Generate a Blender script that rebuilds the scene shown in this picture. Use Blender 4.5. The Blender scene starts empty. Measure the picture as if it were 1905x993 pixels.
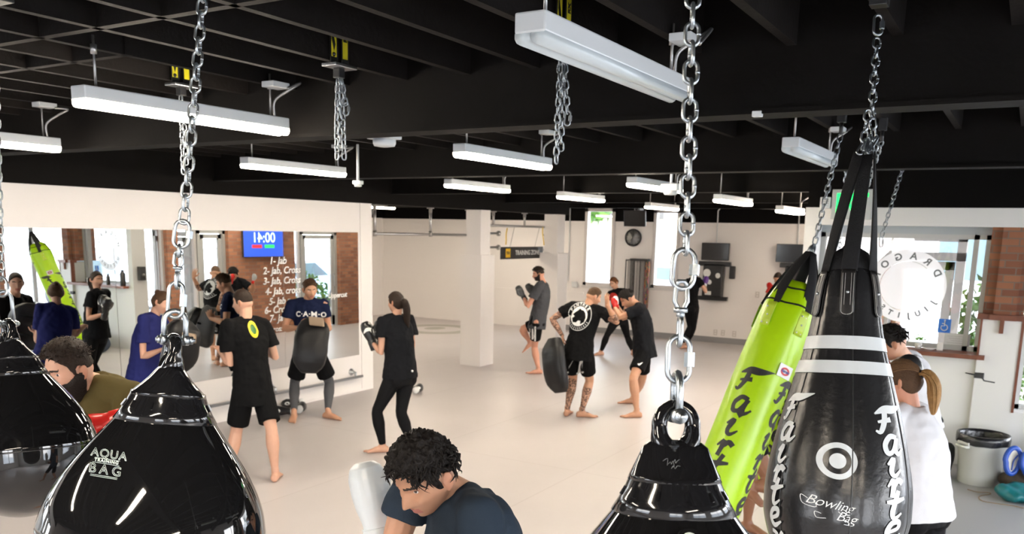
import bpy, bmesh, math, random
import numpy as np
from mathutils import Vector, Matrix, Quaternion, noise
from mathutils.bvhtree import BVHTree
V = Vector
PI = math.pi
random.seed(7)
scn = bpy.context.scene
COL = scn.collection

# ---------------------------------------------------------------- camera model
F_PX, YAW, PITCH, ROLL, CY, H = 1582.5, math.radians(30.864), math.radians(10.395), math.radians(-1.19), 720.0, 2.38
CAM = V((0, 0, H))
_f = V((math.cos(YAW) * math.cos(PITCH), math.sin(YAW) * math.cos(PITCH), -math.sin(PITCH)))
_r = V((math.sin(YAW), -math.cos(YAW), 0))
_d = _f.cross(_r)
CR = math.cos(ROLL) * _r + math.sin(ROLL) * _d
CD = -math.sin(ROLL) * _r + math.cos(ROLL) * _d
CF = _f


def ray(x, y):
    return CR * ((x - 952.5) / F_PX) + CD * ((y - CY) / F_PX) + CF


def at(x, y, X=None, Y=None, Z=None, D=None):
    v = ray(x, y)
    if X is not None: t = X / v.x
    elif Y is not None: t = Y / v.y
    elif Z is not None: t = (Z - H) / v.z
    else: t = D
    return CAM + v * t


def depth(p):
    return (V(p) - CAM).dot(CF)


def make_camera():
    cd = bpy.data.cameras.new('camera')
    co = bpy.data.objects.new('camera', cd)
    COL.objects.link(co)
    m = Matrix((CR, -CD, -CF)).transposed().to_4x4()
    m.translation = CAM
    co.matrix_world = m
    cd.sensor_fit = 'HORIZONTAL'
    cd.sensor_width = 36
    cd.lens = F_PX / 1905 * 36
    cd.shift_x = 0
    cd.shift_y = (CY - 496.5) / 1905
    cd.clip_start = 0.05
    cd.clip_end = 500
    cd.dof.use_dof = True; cd.dof.focus_distance = 2.1; cd.dof.aperture_fstop = 8.0
    scn.camera = co


# ---------------------------------------------------------------- materials
MATS = {}


def mat(name, col, rough=0.5, metal=0.0, spec=0.5, bump=0.0, bscale=40.0, var=0.0, vscale=6.0, coat=0.0, sheen=0.0, emit=None, estr=0.0, sss=0.0):
    if name in MATS: return MATS[name]
    m = bpy.data.materials.new(name)
    m.use_nodes = True
    nt = m.node_tree
    b = nt.nodes['Principled BSDF']
    c = (*col, 1) if len(col) == 3 else col
    b.inputs['Base Color'].default_value = c
    b.inputs['Roughness'].default_value = rough
    b.inputs['Metallic'].default_value = metal
    b.inputs['Specular IOR Level'].default_value = spec
    b.inputs['Coat Weight'].default_value = coat
    b.inputs['Coat Roughness'].default_value = 0.05
    b.inputs['Sheen Weight'].default_value = sheen
    if emit:
        b.inputs['Emission Color'].default_value = (*emit, 1)
        b.inputs['Emission Strength'].default_value = estr
    if bump or var:
        tc = nt.nodes.new('ShaderNodeTexCoord')
    if bump:
        n = nt.nodes.new('ShaderNodeTexNoise')
        n.inputs['Scale'].default_value = bscale
        n.inputs['Detail'].default_value = 4
        nt.links.new(tc.outputs['Object'], n.inputs['Vector'])
        bp = nt.nodes.new('ShaderNodeBump')
        bp.inputs['Strength'].default_value = bump
        bp.inputs['Distance'].default_value = 0.01
        nt.links.new(n.outputs['Fac'], bp.inputs['Height'])
        nt.links.new(bp.outputs['Normal'], b.inputs['Normal'])
    if var:
        n2 = nt.nodes.new('ShaderNodeTexNoise')
        n2.inputs['Scale'].default_value = vscale
        n2.inputs['Detail'].default_value = 5
        nt.links.new(tc.outputs['Object'], n2.inputs['Vector'])
        mx = nt.nodes.new('ShaderNodeMix')
        mx.data_type = 'RGBA'
        mx.inputs['A'].default_value = tuple(max(0, x * (1 - var)) for x in c[:3]) + (1,)
        mx.inputs['B'].default_value = tuple(min(1, x * (1 + var)) for x in c[:3]) + (1,)
        nt.links.new(n2.outputs['Fac'], mx.inputs['Factor'])
        nt.links.new(mx.outputs['Result'], b.inputs['Base Color'])
    MATS[name] = m
    return m


def mat_brick(name):
    m = mat(name, (0.2, 0.08, 0.05), 0.85)
    nt = m.node_tree
    b = nt.nodes['Principled BSDF']
    geo = nt.nodes.new('ShaderNodeNewGeometry')
    sep = nt.nodes.new('ShaderNodeSeparateXYZ')
    nt.links.new(geo.outputs['Position'], sep.inputs[0])
    add = nt.nodes.new('ShaderNodeMath'); add.operation = 'ADD'
    nt.links.new(sep.outputs['X'], add.inputs[0]); nt.links.new(sep.outputs['Y'], add.inputs[1])
    cmb = nt.nodes.new('ShaderNodeCombineXYZ')
    nt.links.new(add.outputs[0], cmb.inputs['X']); nt.links.new(sep.outputs['Z'], cmb.inputs['Y'])
    br = nt.nodes.new('ShaderNodeTexBrick')
    br.inputs['Scale'].default_value = 1.0
    br.inputs['Brick Width'].default_value = 0.21
    br.inputs['Row Height'].default_value = 0.073
    br.inputs['Mortar Size'].default_value = 0.006
    br.inputs['Color1'].default_value = (0.17, 0.062, 0.035, 1)
    br.inputs['Color2'].default_value = (0.30, 0.125, 0.065, 1)
    br.inputs['Mortar'].default_value = (0.16, 0.115, 0.09, 1)
    nt.links.new(cmb.outputs[0], br.inputs['Vector'])
    nt.links.new(br.outputs['Color'], b.inputs['Base Color'])
    bp = nt.nodes.new('ShaderNodeBump'); bp.invert = True
    bp.inputs['Strength'].default_value = 0.6; bp.inputs['Distance'].default_value = 0.01
    nt.links.new(br.outputs['Fac'], bp.inputs['Height']); nt.links.new(bp.outputs['Normal'], b.inputs['Normal'])
    return m


def mat_glass(name='window_glass', tint=(1, 1, 1), refl=0.07):
    if name in MATS: return MATS[name]
    m = bpy.data.materials.new(name); m.use_nodes = True
    nt = m.node_tree; nt.nodes.clear()
    o = nt.nodes.new('ShaderNodeOutputMaterial')
    t = nt.nodes.new('ShaderNodeBsdfTransparent'); t.inputs[0].default_value = (*tint, 1)
    g = nt.nodes.new('ShaderNodeBsdfGlossy'); g.inputs['Roughness'].default_value = 0.02
    mx = nt.nodes.new('ShaderNodeMixShader'); mx.inputs[0].default_value = refl
    nt.links.new(t.outputs[0], mx.inputs[1]); nt.links.new(g.outputs[0], mx.inputs[2]); nt.links.new(mx.outputs[0], o.inputs[0])
    MATS[name] = m
    return m


# ---------------------------------------------------------------- mesh building
BASE = {}


class MB:
    """collects closed shapes in world space; build() links them as one mesh object"""
    def __init__(s):
        s.bm = bmesh.new()

    def _faces(s, vs, fs, smooth=False, mi=0):
        vv = [s.bm.verts.new(v) for v in vs]
        out = []
        for f in fs:
            try:
                q = s.bm.faces.new([vv[i] for i in f]); q.smooth = smooth; q.material_index = mi; out.append(q)
            except ValueError:
                pass
        return out

    def box(s, lo, hi, bev=0.0, M=None, mi=0):
        lo, hi = V(lo), V(hi)
        x0, y0, z0 = (min(lo[i], hi[i]) for i in range(3)); x1, y1, z1 = (max(lo[i], hi[i]) for i in range(3))
        vs = [V(p) for p in ((x0, y0, z0), (x1, y0, z0), (x1, y1, z0), (x0, y1, z0), (x0, y0, z1), (x1, y0, z1), (x1, y1, z1), (x0, y1, z1))]
        if M is not None: vs = [M @ v for v in vs]
        fs = [(0, 3, 2, 1), (4, 5, 6, 7), (0, 1, 5, 4), (1, 2, 6, 5), (2, 3, 7, 6), (3, 0, 4, 7)]
        q = s._faces(vs, fs, False, mi)
        if bev > 0:
            es = list({e for f in q for e in f.edges})
            r = bmesh.ops.bevel(s.bm, geom=es, offset=bev, segments=2, profile=0.5, affect='EDGES')
            for f in r['faces']: f.material_index = mi; f.smooth = False
        return s

    def obox(s, c, ax, ay, az, bev=0.0, mi=0):
        """box from centre and three half-axis vectors"""
        M = Matrix((V(ax), V(ay), V(az))).transposed().to_4x4(); M.translation = V(c)
        L = [V(a).length for a in (ax, ay, az)]
        R = Matrix((V(ax).normalized(), V(ay).normalized(), V(az).normalized())).transposed().to_4x4(); R.translation = V(c)
        return s.box([-l for l in L], L, bev, R, mi)

    def loft(s, secs, n=16, caps=True, smooth=True, closed=False, mi=0, pw=2.0):
        """secs: (centre, U, V) elliptical sections"""
        vs, fs = [], []
        for c, U, W in secs:
            for k in range(n):
                a = 2 * PI * k / n
                ca, sa = math.cos(a), math.sin(a)
                if pw != 2.0: ca = math.copysign(abs(ca) ** (2 / pw), ca); sa = math.copysign(abs(sa) ** (2 / pw), sa)
                vs.append(V(c) + V(U) * ca + V(W) * sa)
        m = len(secs)
        for i in range(m if closed else m - 1):
            j = (i + 1) % m
            for k in range(n):
                fs.append((i * n + k, i * n + (k + 1) % n, j * n + (k + 1) % n, j * n + k))
        if caps and not closed:
            fs.append(tuple(range(n))[::-1]); fs.append(tuple((m - 1) * n + k for k in range(n)))
        s._faces(vs, fs, smooth, mi)
        return s

    def tube(s, pts, r, n=10, caps=True, round_ends=False, closed=False, mi=0, up=None):
        pts = [V(p) for p in pts]
        rs = list(r) if hasattr(r, '__len__') else [r] * len(pts)
        if round_ends and not closed:
            d0 = (pts[0] - pts[1]).normalized(); d1 = (pts[-1] - pts[-2]).normalized()
            hp, hr = [], []
            for a in (80, 55, 28):
                hp.append(pts[0] + d0 * rs[0] * math.sin(math.radians(a))); hr.append(rs[0] * math.cos(math.radians(a)))
            tp, tr = [], []
            for a in (28, 55, 80):
                tp.append(pts[-1] + d1 * rs[-1] * math.sin(math.radians(a))); tr.append(rs[-1] * math.cos(math.radians(a)))
            pts = hp + pts + tp; rs = hr + rs + tr
        m = len(pts)
        tans = []
        for i in range(m):
            if closed: t = pts[(i + 1) % m] - pts[i - 1]
            else: t = pts[min(i + 1, m - 1)] - pts[max(i - 1, 0)]
            tans.append(t.normalized() if t.length > 1e-9 else V((0, 0, 1)))
        u = V(up) if up is not None else tans[0].orthogonal()
        secs = []
        for i in range(m):
            u = u - tans[i] * u.dot(tans[i])
            if u.length < 1e-6: u = tans[i].orthogonal()
            u.normalize()
            w = tans[i].cross(u)
            secs.append((pts[i], u * rs[i], w * rs[i]))
        return s.loft(secs, n, caps, True, closed, mi)

    def lathe(s, prof, M=None, n=32, caps=True, smooth=True, mi=0):
        """prof: (radius, z) ; around local z"""
        M = M or Matrix.Identity(4)
        R = M.to_3x3()
        secs = [(M @ V((0, 0, z)), R @ V((r, 0, 0)), R @ V((0, r, 0))) for r, z in prof]
        return s.loft(secs, n, caps, smooth, False, mi)

    def ell(s, c, ax, ay, az, n=16, m=10, mi=0):
        c, ax, ay, az = V(c), V(ax), V(ay), V(az)
        vs = [c + az]; fs = []
        for i in range(1, m):
            a = PI * i / m
            for k in range(n):
                b = 2 * PI * k / n
                vs.append(c + az * math.cos(a) + (ax * math.cos(b) + ay * math.sin(b)) * math.sin(a))
        vs.append(c - az)
        for k in range(n): fs.append((0, 1 + k, 1 + (k + 1) % n))
        for i in range(m - 2):
            for k in range(n):
                a = 1 + i * n; fs.append((a + k, a + n + k, a + n + (k + 1) % n, a + (k + 1) % n))
        l = len(vs) - 1; a = 1 + (m - 2) * n
        for k in range(n): fs.append((l, a + (k + 1) % n, a + k))
        s._faces(vs, fs, True, mi)
        return s

    def sph(s, c, r, n=16, m=10, mi=0):
        return s.ell(c, (r, 0, 0), (0, r, 0), (0, 0, r), n, m, mi)

    def prism(s, pts, vec, mi=0, smooth=False):
        """flat outline (3D points) extruded by vec"""
        n = len(pts); vec = V(vec)
        vs = [V(p) for p in pts] + [V(p) + vec for p in pts]
        fs = [tuple(range(n))[::-1], tuple(range(n, 2 * n))] + [(i, (i + 1) % n, n + (i + 1) % n, n + i) for i in range(n)]
        s._faces(vs, fs, smooth, mi)
        return s

    def mesh(s, name, mats, origin=V((0, 0, 0)), recalc=True):
        if recalc: bmesh.ops.recalc_face_normals(s.bm, faces=s.bm.faces)
        if origin.length > 0: bmesh.ops.translate(s.bm, verts=s.bm.verts, vec=-origin)
        me = bpy.data.meshes.new(name)
        s.bm.to_mesh(me); s.bm.free()
        for m in (mats if isinstance(mats, (list, tuple)) else [mats]): me.materials.append(m)
        return me

    def build(s, name, mats, parent=None, origin=None):
        if parent is not None: o0 = BASE.get(parent.name, V((0, 0, 0)))
        else: o0 = V(origin) if origin is not None else V((0, 0, 0))
        me = s.mesh(name, mats, o0)
        return link(name, me, parent, o0)


def link(name, me, parent=None, base=V((0, 0, 0))):
    o = bpy.data.objects.new(name, me)
    COL.objects.link(o)
    if parent is not None: o.parent = parent
    else: o.location = base
    BASE[o.name] = V(base)
    return o


def tag(o, label, cat, group=None, kind=None):
    o['label'] = label; o['category'] = cat
    if group: o['group'] = group
    if kind: o['kind'] = kind
    return o


def struct(o):
    o['kind'] = 'structure'
    return o


def thing(name, label, cat, loc, group=None):
    o = bpy.data.objects.new(name, None)
    COL.objects.link(o)
    o.location = V(loc); o.empty_display_size = 0.1
    BASE[o.name] = V(loc)
    return tag(o, label, cat, group)


def copy_obj(o, parent):
    c = o.copy(); COL.objects.link(c); c.parent = parent
    return c


def remesh(mb, voxel, smooth=4, factor=0.5):
    """union of the collected closed shapes into one continuous skin"""
    bmesh.ops.recalc_face_normals(mb.bm, faces=mb.bm.faces)
    me = bpy.data.meshes.new('tmp'); mb.bm.to_mesh(me); mb.bm.free()
    o = bpy.data.objects.new('tmp', me); COL.objects.link(o)
    md = o.modifiers.new('r', 'REMESH'); md.mode = 'VOXEL'; md.voxel_size = voxel; md.use_smooth_shade = True
    if smooth:
        sm = o.modifiers.new('s', 'SMOOTH'); sm.factor = factor; sm.iterations = smooth
    dg = bpy.context.evaluated_depsgraph_get(); dg.update()
    out = bpy.data.meshes.new_from_object(o.evaluated_get(dg))
    bpy.data.objects.remove(o); bpy.data.meshes.remove(me)
    out.materials.clear()
    return out


def place_mesh(me, name, mats, parent):
    base = BASE[parent.name]
    me.transform(Matrix.Translation(-base))
    me.name = name
    for m in (mats if isinstance(mats, (list, tuple)) else [mats]): me.materials.append(m)
    return link(name, me, parent, base)


def bm_add_mesh(mb, me, M=None):
    tmp = bmesh.new(); tmp.from_mesh(me)
    if M is not None: bmesh.ops.transform(tmp, matrix=M, verts=tmp.verts)
    m2 = bpy.data.meshes.new('t'); tmp.to_mesh(m2); tmp.free()
    mb.bm.from_mesh(m2); bpy.data.meshes.remove(m2)


# ---------------------------------------------------------------- lettering
def text2d(s, size=1.0, shear=0.0, bold=0.0, space=1.0, align='CENTER', thick=0.0, line=1.0):
    """lettering as a flat or slightly thick mesh in its own xy plane"""
    cu = bpy.data.curves.new('t', 'FONT')
    cu.body = s; cu.size = size; cu.shear = shear; cu.offset = bold; cu.space_character = space
    cu.align_x = align; cu.align_y = 'CENTER'; cu.extrude = thick; cu.resolution_u = 4; cu.space_line = line
    o = bpy.data.objects.new('t', cu); COL.objects.link(o)
    dg = bpy.context.evaluated_depsgraph_get(); dg.update()
    me = bpy.data.meshes.new_from_object(o.evaluated_get(dg))
    bpy.data.objects.remove(o)
    return me


def text_on(mb, s, c, u, v, size, thick=0.001, mi=0, sx=1.0, **kw):
    """lettering at c with x axis u, y axis v"""
    me = text2d(s, size, thick=thick, **kw)
    u = V(u).normalized(); v = V(v).normalized(); n = u.cross(v)
    M = Matrix((u * sx, v, n)).transposed().to_4x4(); M.translation = V(c)
    nf = len(mb.bm.faces)
    bm_add_mesh(mb, me, M)
    mb.bm.faces.ensure_lookup_table()
    for f in mb.bm.faces[nf:]: f.material_index = mi
    bpy.data.meshes.remove(me)


def stroke2d(lines, w):
    """polyline strokes (each [(x,y,width factor)...]) -> list of quads outlines as flat mesh data"""
    vs, fs = [], []
    for ln in lines:
        n = len(ln); b = len(vs)
        for i, p in enumerate(ln):
            a = V(ln[max(0, i - 1)][:2]); c = V(ln[min(n - 1, i + 1)][:2])
            d = (c - a)
            d = d.normalized() if d.length > 1e-9 else V((1, 0))
            k = V((-d.y, d.x)) * (w * (p[2] if len(p) > 2 else 1.0) / 2)
            vs.append((p[0] + k.x, p[1] + k.y)); vs.append((p[0] - k.x, p[1] - k.y))
        for i in range(n - 1):
            fs.append((b + 2 * i, b + 2 * i + 1, b + 2 * i + 3, b + 2 * i + 2))
    return vs, fs


def smooth_line(pts, n=5):
    """Catmull-Rom through points with widths"""
    out = []
    P = [tuple(p) if len(p) > 2 else (p[0], p[1], 1.0) for p in pts]
    for i in range(len(P) - 1):
        p0, p1, p2, p3 = P[max(i - 1, 0)], P[i], P[i + 1], P[min(i + 2, len(P) - 1)]
        for k in range(n):
            t = k / n
            out.append(tuple(0.5 * (2 * p1[j] + (p2[j] - p0[j]) * t + (2 * p0[j] - 5 * p1[j] + 4 * p2[j] - p3[j]) * t * t + (3 * p1[j] - p0[j] - 3 * p2[j] + p3[j]) * t ** 3) for j in range(3)))
    out.append(P[-1])
    return out


def decal(mb, vs, fs, bvh, c, u, v, n, off=0.0015, mi=0, reach=0.3):
    """printed mark: 2D points laid onto a surface by casting along -n"""
    c, u, v, n = V(c), V(u).normalized(), V(v).normalized(), V(n).normalized()
    pts = []
    b2 = bmesh.new(); bv_ = [b2.verts.new((x, y, 0)) for x, y in vs]
    for f in fs:
        try: b2.faces.new([bv_[i] for i in f])
        except ValueError: pass
    bmesh.ops.triangulate(b2, faces=b2.faces)
    ml = max(max(p[0] for p in vs) - min(p[0] for p in vs), max(p[1] for p in vs) - min(p[1] for p in vs)) / 9
    for _ in range(3):
        es = [e for e in b2.edges if e.calc_length() > ml]
        if not es: break
        bmesh.ops.subdivide_edges(b2, edges=es, cuts=1)
        bmesh.ops.triangulate(b2, faces=b2.faces)
    b2.verts.index_update()
    vs = [(w.co.x, w.co.y) for w in b2.verts]; fs = [tuple(w.index for w in f.verts) for f in b2.faces]; b2.free()
    for x, y in vs:
        o = c + u * x + v * y + n * reach
        h, nn, _, _ = bvh.ray_cast(o, -n, reach * 2.5)
        if h is None:
            h = c + u * x + v * y
            hh = bvh.find_nearest(h); h = hh[0]; nn = hh[1]
        pts.append(h + n * off)
    mb._faces(pts, fs, False, mi)


def mesh_to_2d(me):
    return [(v.co.x, v.co.y) for v in me.vertices], [tuple(p.vertices) for p in me.polygons]


def bvh_of(o):
    """surface tree of a built mesh in world space"""
    b = BASE[o.name]
    return BVHTree.FromPolygons([v.co + b for v in o.data.vertices], [tuple(p.vertices) for p in o.data.polygons])


def disc2d(r0, r1, n=40, sq=1.0):
    vs, fs = [], []
    for k in range(n):
        a = 2 * PI * k / n
        vs.append((r1 * math.cos(a), r1 * sq * math.sin(a)))
        vs.append((r0 * math.cos(a), r0 * sq * math.sin(a)))
    for k in range(n):
        j = (k + 1) % n
        fs.append((2 * k, 2 * j, 2 * j + 1, 2 * k + 1))
    return vs, fs


def cr3(pts, n=6):
    """smooth 3D path through points"""
    P = [V(p) for p in pts]; out = []
    for i in range(len(P) - 1):
        p0, p1, p2, p3 = P[max(i - 1, 0)], P[i], P[i + 1], P[min(i + 2, len(P) - 1)]
        for k in range(n):
            t = k / n
            out.append(0.5 * (2 * p1 + (p2 - p0) * t + (2 * p0 - 5 * p1 + 4 * p2 - p3) * t * t + (3 * p1 - p0 - 3 * p2 + p3) * t ** 3))
    out.append(P[-1])
    return out
# ================================================================ THE ROOM
make_camera()
XB = 18.7      # wall with the two tall windows
YM = 8.30      # mirror wall
XF = 10.1      # storefront wall facing the bags
YS = 2.1       # storefront side wall
XW, YR, YA = -3.2, -4.2, 15.45
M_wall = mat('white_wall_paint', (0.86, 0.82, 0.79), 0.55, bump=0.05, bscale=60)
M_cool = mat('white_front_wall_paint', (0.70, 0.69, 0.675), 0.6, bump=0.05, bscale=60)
M_black = mat('black_ceiling_paint', (0.003, 0.0026, 0.0026), 0.8, spec=0.08, bump=0.1, bscale=30)
M_joist = mat('black_painted_timber', (0.0085, 0.007, 0.0065), 0.75, spec=0.12, bump=0.2, bscale=50, var=0.4, vscale=9)
M_beam = mat('black_painted_beam', (0.0045, 0.0038, 0.0035), 0.75, spec=0.1, bump=0.15, bscale=30, var=0.3)
M_brick = mat_brick('red_brick')
M_wood = mat('stained_wood_trim', (0.155, 0.045, 0.02), 0.45, bump=0.1, var=0.3, vscale=12)
M_frame = mat('grey_window_frame', (0.42, 0.42, 0.41), 0.4)
M_wframe = mat('white_window_frame', (0.66, 0.63, 0.61), 0.4)
M_dark = mat('dark_bronze_frame', (0.05, 0.045, 0.04), 0.4)
M_glass = mat_glass()
M_steel = mat('galvanised_steel', (0.62, 0.64, 0.66), 0.3, metal=1.0, bump=0.05, bscale=80)
M_pipe = mat('dull_steel_pipe', (0.42, 0.41, 0.40), 0.4, metal=0.9)
M_blackm = mat('black_metal', (0.012, 0.012, 0.013), 0.4)
M_blackp = mat('black_plastic', (0.015, 0.015, 0.016), 0.35)
M_grey = mat('grey_base_vinyl', (0.25, 0.245, 0.25), 0.5)
M_white = mat('white_enamel', (0.72, 0.74, 0.74), 0.35)

# floor: pale vinyl mats with fine seams and scuffs, worn sheen
M_floor = mat('pale_vinyl_mat', (0.555, 0.51, 0.50), 0.36, spec=0.4, bump=0.04, bscale=25)
nt = M_floor.node_tree; bs = nt.nodes['Principled BSDF']
geo = nt.nodes.new('ShaderNodeNewGeometry')
br = nt.nodes.new('ShaderNodeTexBrick')
br.offset = 0.0
for k, v in (('Scale', 1.0), ('Brick Width', 7.5), ('Row Height', 1.83), ('Mortar Size', 0.006), ('Mortar Smooth', 0.5)): br.inputs[k].default_value = v
br.inputs['Color1'].default_value = (0.555, 0.51, 0.50, 1); br.inputs['Color2'].default_value = (0.54, 0.50, 0.49, 1)
br.inputs['Mortar'].default_value = (0.46, 0.41, 0.40, 1)
nt.links.new(geo.outputs['Position'], br.inputs['Vector'])
nz = nt.nodes.new('ShaderNodeTexNoise'); nz.inputs['Scale'].default_value = 0.9; nz.inputs['Detail'].default_value = 6
nt.links.new(geo.outputs['Position'], nz.inputs['Vector'])
rmp = nt.nodes.new('ShaderNodeMapRange'); rmp.inputs['To Min'].default_value = 0.90; rmp.inputs['To Max'].default_value = 1.06
nt.links.new(nz.outputs['Fac'], rmp.inputs['Value'])
mx = nt.nodes.new('ShaderNodeMix'); mx.data_type = 'RGBA'; mx.blend_type = 'MULTIPLY'; mx.inputs['Factor'].default_value = 1
nt.links.new(br.outputs['Color'], mx.inputs['A']); nt.links.new(rmp.outputs['Result'], mx.inputs['B'])
nt.links.new(mx.outputs['Result'], bs.inputs['Base Color'])
M_grymat = mat('grey_vinyl_mat', (0.33, 0.33, 0.34), 0.45, bump=0.04, bscale=25)

fl = struct(MB().box((XW - .3, YR - .3, -0.2), (XB + .3, YA + .3, 0)).build('floor', M_floor))
# grey mats in front of the storefront wall
gm = MB().box((5.9, YR, 0), (XF, 0.95, 0.004)).build('floor', M_grymat); struct(gm)
# faded round emblem printed on the far mats
cl = at(812, 612, Z=0.0)
lg = MB()
vs, fs = disc2d(0.62, 1.02, 48); lg._faces([V((cl.x + x, cl.y + y, 0.003)) for x, y in vs], fs)
vs, fs = disc2d(0.0, 0.30, 24, 0.8); lg._faces([V((cl.x + 0.1 + x, cl.y + .12 + y, 0.003)) for x, y in vs], fs)
lg.build('floor_emblem', mat('faded_grey_print', (0.36, 0.345, 0.30), 0.5, var=0.2, vscale=5), fl)

# ceiling deck, beams, joists and blocking
ce = struct(MB().box((XW - .3, YR - .3, 3.45), (XB + .3, YA + .3, 3.6)).build('ceiling', M_black))
for X in (-2.6, 0.6, 3.8, 7.0, 10.25, 13.5, 16.4):
    b = MB(); b.box((X - .07, YR, 2.9), (X + .07, YA, 3.45)); b.box((X - .09, YR, 2.885), (X + .09, YA, 2.905))
    b.build('beam', M_beam, ce)
jy = [-3.87 + .4 * k for k in range(48)]
for y in jy: MB().box((XW, y - .02, 3.15), (XB, y + .02, 3.45)).build('joist', M_joist, ce)
for X, ya, yb in ((2.25, 2.13, 6.0), (2.65, 3.7, 6.8), (5.4, 1.6, 7.6), (8.6, 2.5, 8.2), (11.9, 2.5, 8), (5.4, -3.5, -.4)):
    MB().box((X - .02, ya, 3.15), (X + .02, yb, 3.4)).build('blocking', M_joist, ce)

# mirror wall with its black soffit beam
MX1 = 9.78
w = MB(); w.box((XW, YM, 0), (MX1, YM + .22, 2.73)); w.box((MX1 - .25, YM - .012, 0), (MX1, YM, 2.73)); struct(w.build('wall_left', M_wall))
struct(MB().box((XW, YM - .06, 2.73), (15.95, YM + .26, 3.44)).build('trim_1', M_beam))
struct(MB().box((MX1, YM + .22, 0), (MX1 + .1, YA, 2.9)).build('wall_alcove', M_wall)) if False else None
struct(MB().box((XW, YM + .22, 0), (MX1 + .02, YM + .3, 3.45)).build('wall_left_rear', M_wall))
struct(MB().box((MX1 - .1, YM + .3, 0), (MX1, YA, 3.45)).build('wall_alcove', M_wall))
w = MB(); w.box((MX1 - .1, YA, 0), (XB + .2, YA + .2, 2.66)); w.box((MX1, YA - .02, .92), (XB, YA, .96)); struct(w.build('wall_far_left', M_wall))
struct(MB().box((MX1 - .1, YA - .01, 2.66), (XB, YA + .2, 3.45)).build('wall_far_left_upper', M_black))
# mirrors
M_mir = mat('mirror_silvering', (0.86, 0.90, 0.90), 0.004, metal=1.0)
mw0, mz0, mz1 = -2.0, 0.545, 2.315
prev = mw0
for i, x in enumerate((0.55, 3.1, 5.62, 7.3 + .72, 9.48)):
    m = MB(); m.box((prev + .003, YM - .008, mz0), (x - .003, YM - .001, mz1))
    o = m.build('wall_mirror', M_mir)
    tag(o, ['mirror panel on the white wall beside the camera', 'large mirror panel left of the hanging water bags', 'mirror panel behind the two water bags, at left of the photo', 'mirror panel behind the man in the black shirt with a yellow badge',
            'narrow mirror panel with the white handwritten list, at the end of the mirror wall'][i], 'mirror', 'mirror panels on the left wall')
    prev = x
# handwriting on the mirror
U, W_ = V((1, 0, 0)), V((0, 0, 1))
M_ink = mat('white_marker', (0.9, 0.9, 0.88), 0.6)
twr = thing('mirror_writing', 'white handwritten list of punches on the mirror', 'writing', at(520, 545, Y=YM - .012))
for (px_, py_), s, z in (((517, 485), '1- Jab', .13), ((525, 503), '2- Jab, Cross', .125), ((525, 522), '3- Jab, Cross', .125), ((527, 541), '4- Jab, cross', .125), ((521, 560), '5- Jab n', .125), ((517, 576), '6- Cross', .13), ((517, 592), '7- Jab', .13), ((515, 612), 'cross', .1)):
    p = at(px_, py_, Y=YM - .012); hw = MB()
    text_on(hw, s, p, U, W_, z, thick=0.0005, shear=0.2, bold=0.002)
    hw.build('written_line', M_ink, twr)
p = at(628, 549, Y=YM - .012); hw = MB(); text_on(hw, 'Uppercut', p, U, W_, .1, thick=0.0005, shear=0.2, bold=0.002)
tag(hw.build('mirror_word', M_ink, None, p), 'single white handwritten word on the mirror right of the smiling man', 'writing')

# wall pipe rail low on the mirror wall
t = thing('wall_rail', 'long steel rail low on the white wall under the mirrors', 'rail', (5, YM - .1, .24))
MB().tube([(1.0, YM - .09, .24), (9.45, YM - .09, .24)], .02, 10).build('pipe', M_steel, t)
for x in (2.0, 4.6, 7.75, 9.3):
    b = MB(); b.lathe([(.05, 0), (.05, .012), (.022, .015), (.022, .06)], Matrix.Translation((x, YM, .31)) @ Matrix.Rotation(PI / 2, 4, 'X'), 16)
    b.tube([(x, YM - .03, .31), (x, YM - .09, .31), (x, YM - .09, .24)], .018, 8); b.build('bracket', M_steel, t)
struct(MB().box((XW, YM - .012, 0), (MX1 - .25, YM, .03)).build('baseboard_left', M_wall))

# columns
def column(x, y, w0, w1, label):
    c = MB(); c.box((x - w0, y - w0, 0), (x + w0, y + w0, 1.96), .004); c.box((x - w1, y - w1, 1.96), (x + w1, y + w1, 2.73), .004)
    struct(c.build('trim_2' if x < 13 else 'trim_3', M_wall))
column(12.72, 8.36, .215, .155, '')
column(15.55, 8.36, .215, .155, '')

# back wall with two tall windows
def hole_wall(name, axis, pos, th, a0, a1, z0, z1, holes, m):
    """wall slab across axis at pos with rectangular openings (a,b,za,zb)"""
    w = MB()
    def bx(a, b, za, zb):
        if b - a < 1e-4 or zb - za < 1e-4: return
        if axis == 'X': w.box((pos, a, za), (pos + th, b, zb))
        else: w.box((a, pos, za), (b, pos + th, zb))
    cur = a0
    for (a, b, za, zb) in sorted(holes):
        bx(cur, a, z0, z1); bx(a, b, z0, za); bx(a, b, zb, z1); cur = b
    bx(cur, a1, z0, z1)
    return struct(w.build(name, m))


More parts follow.
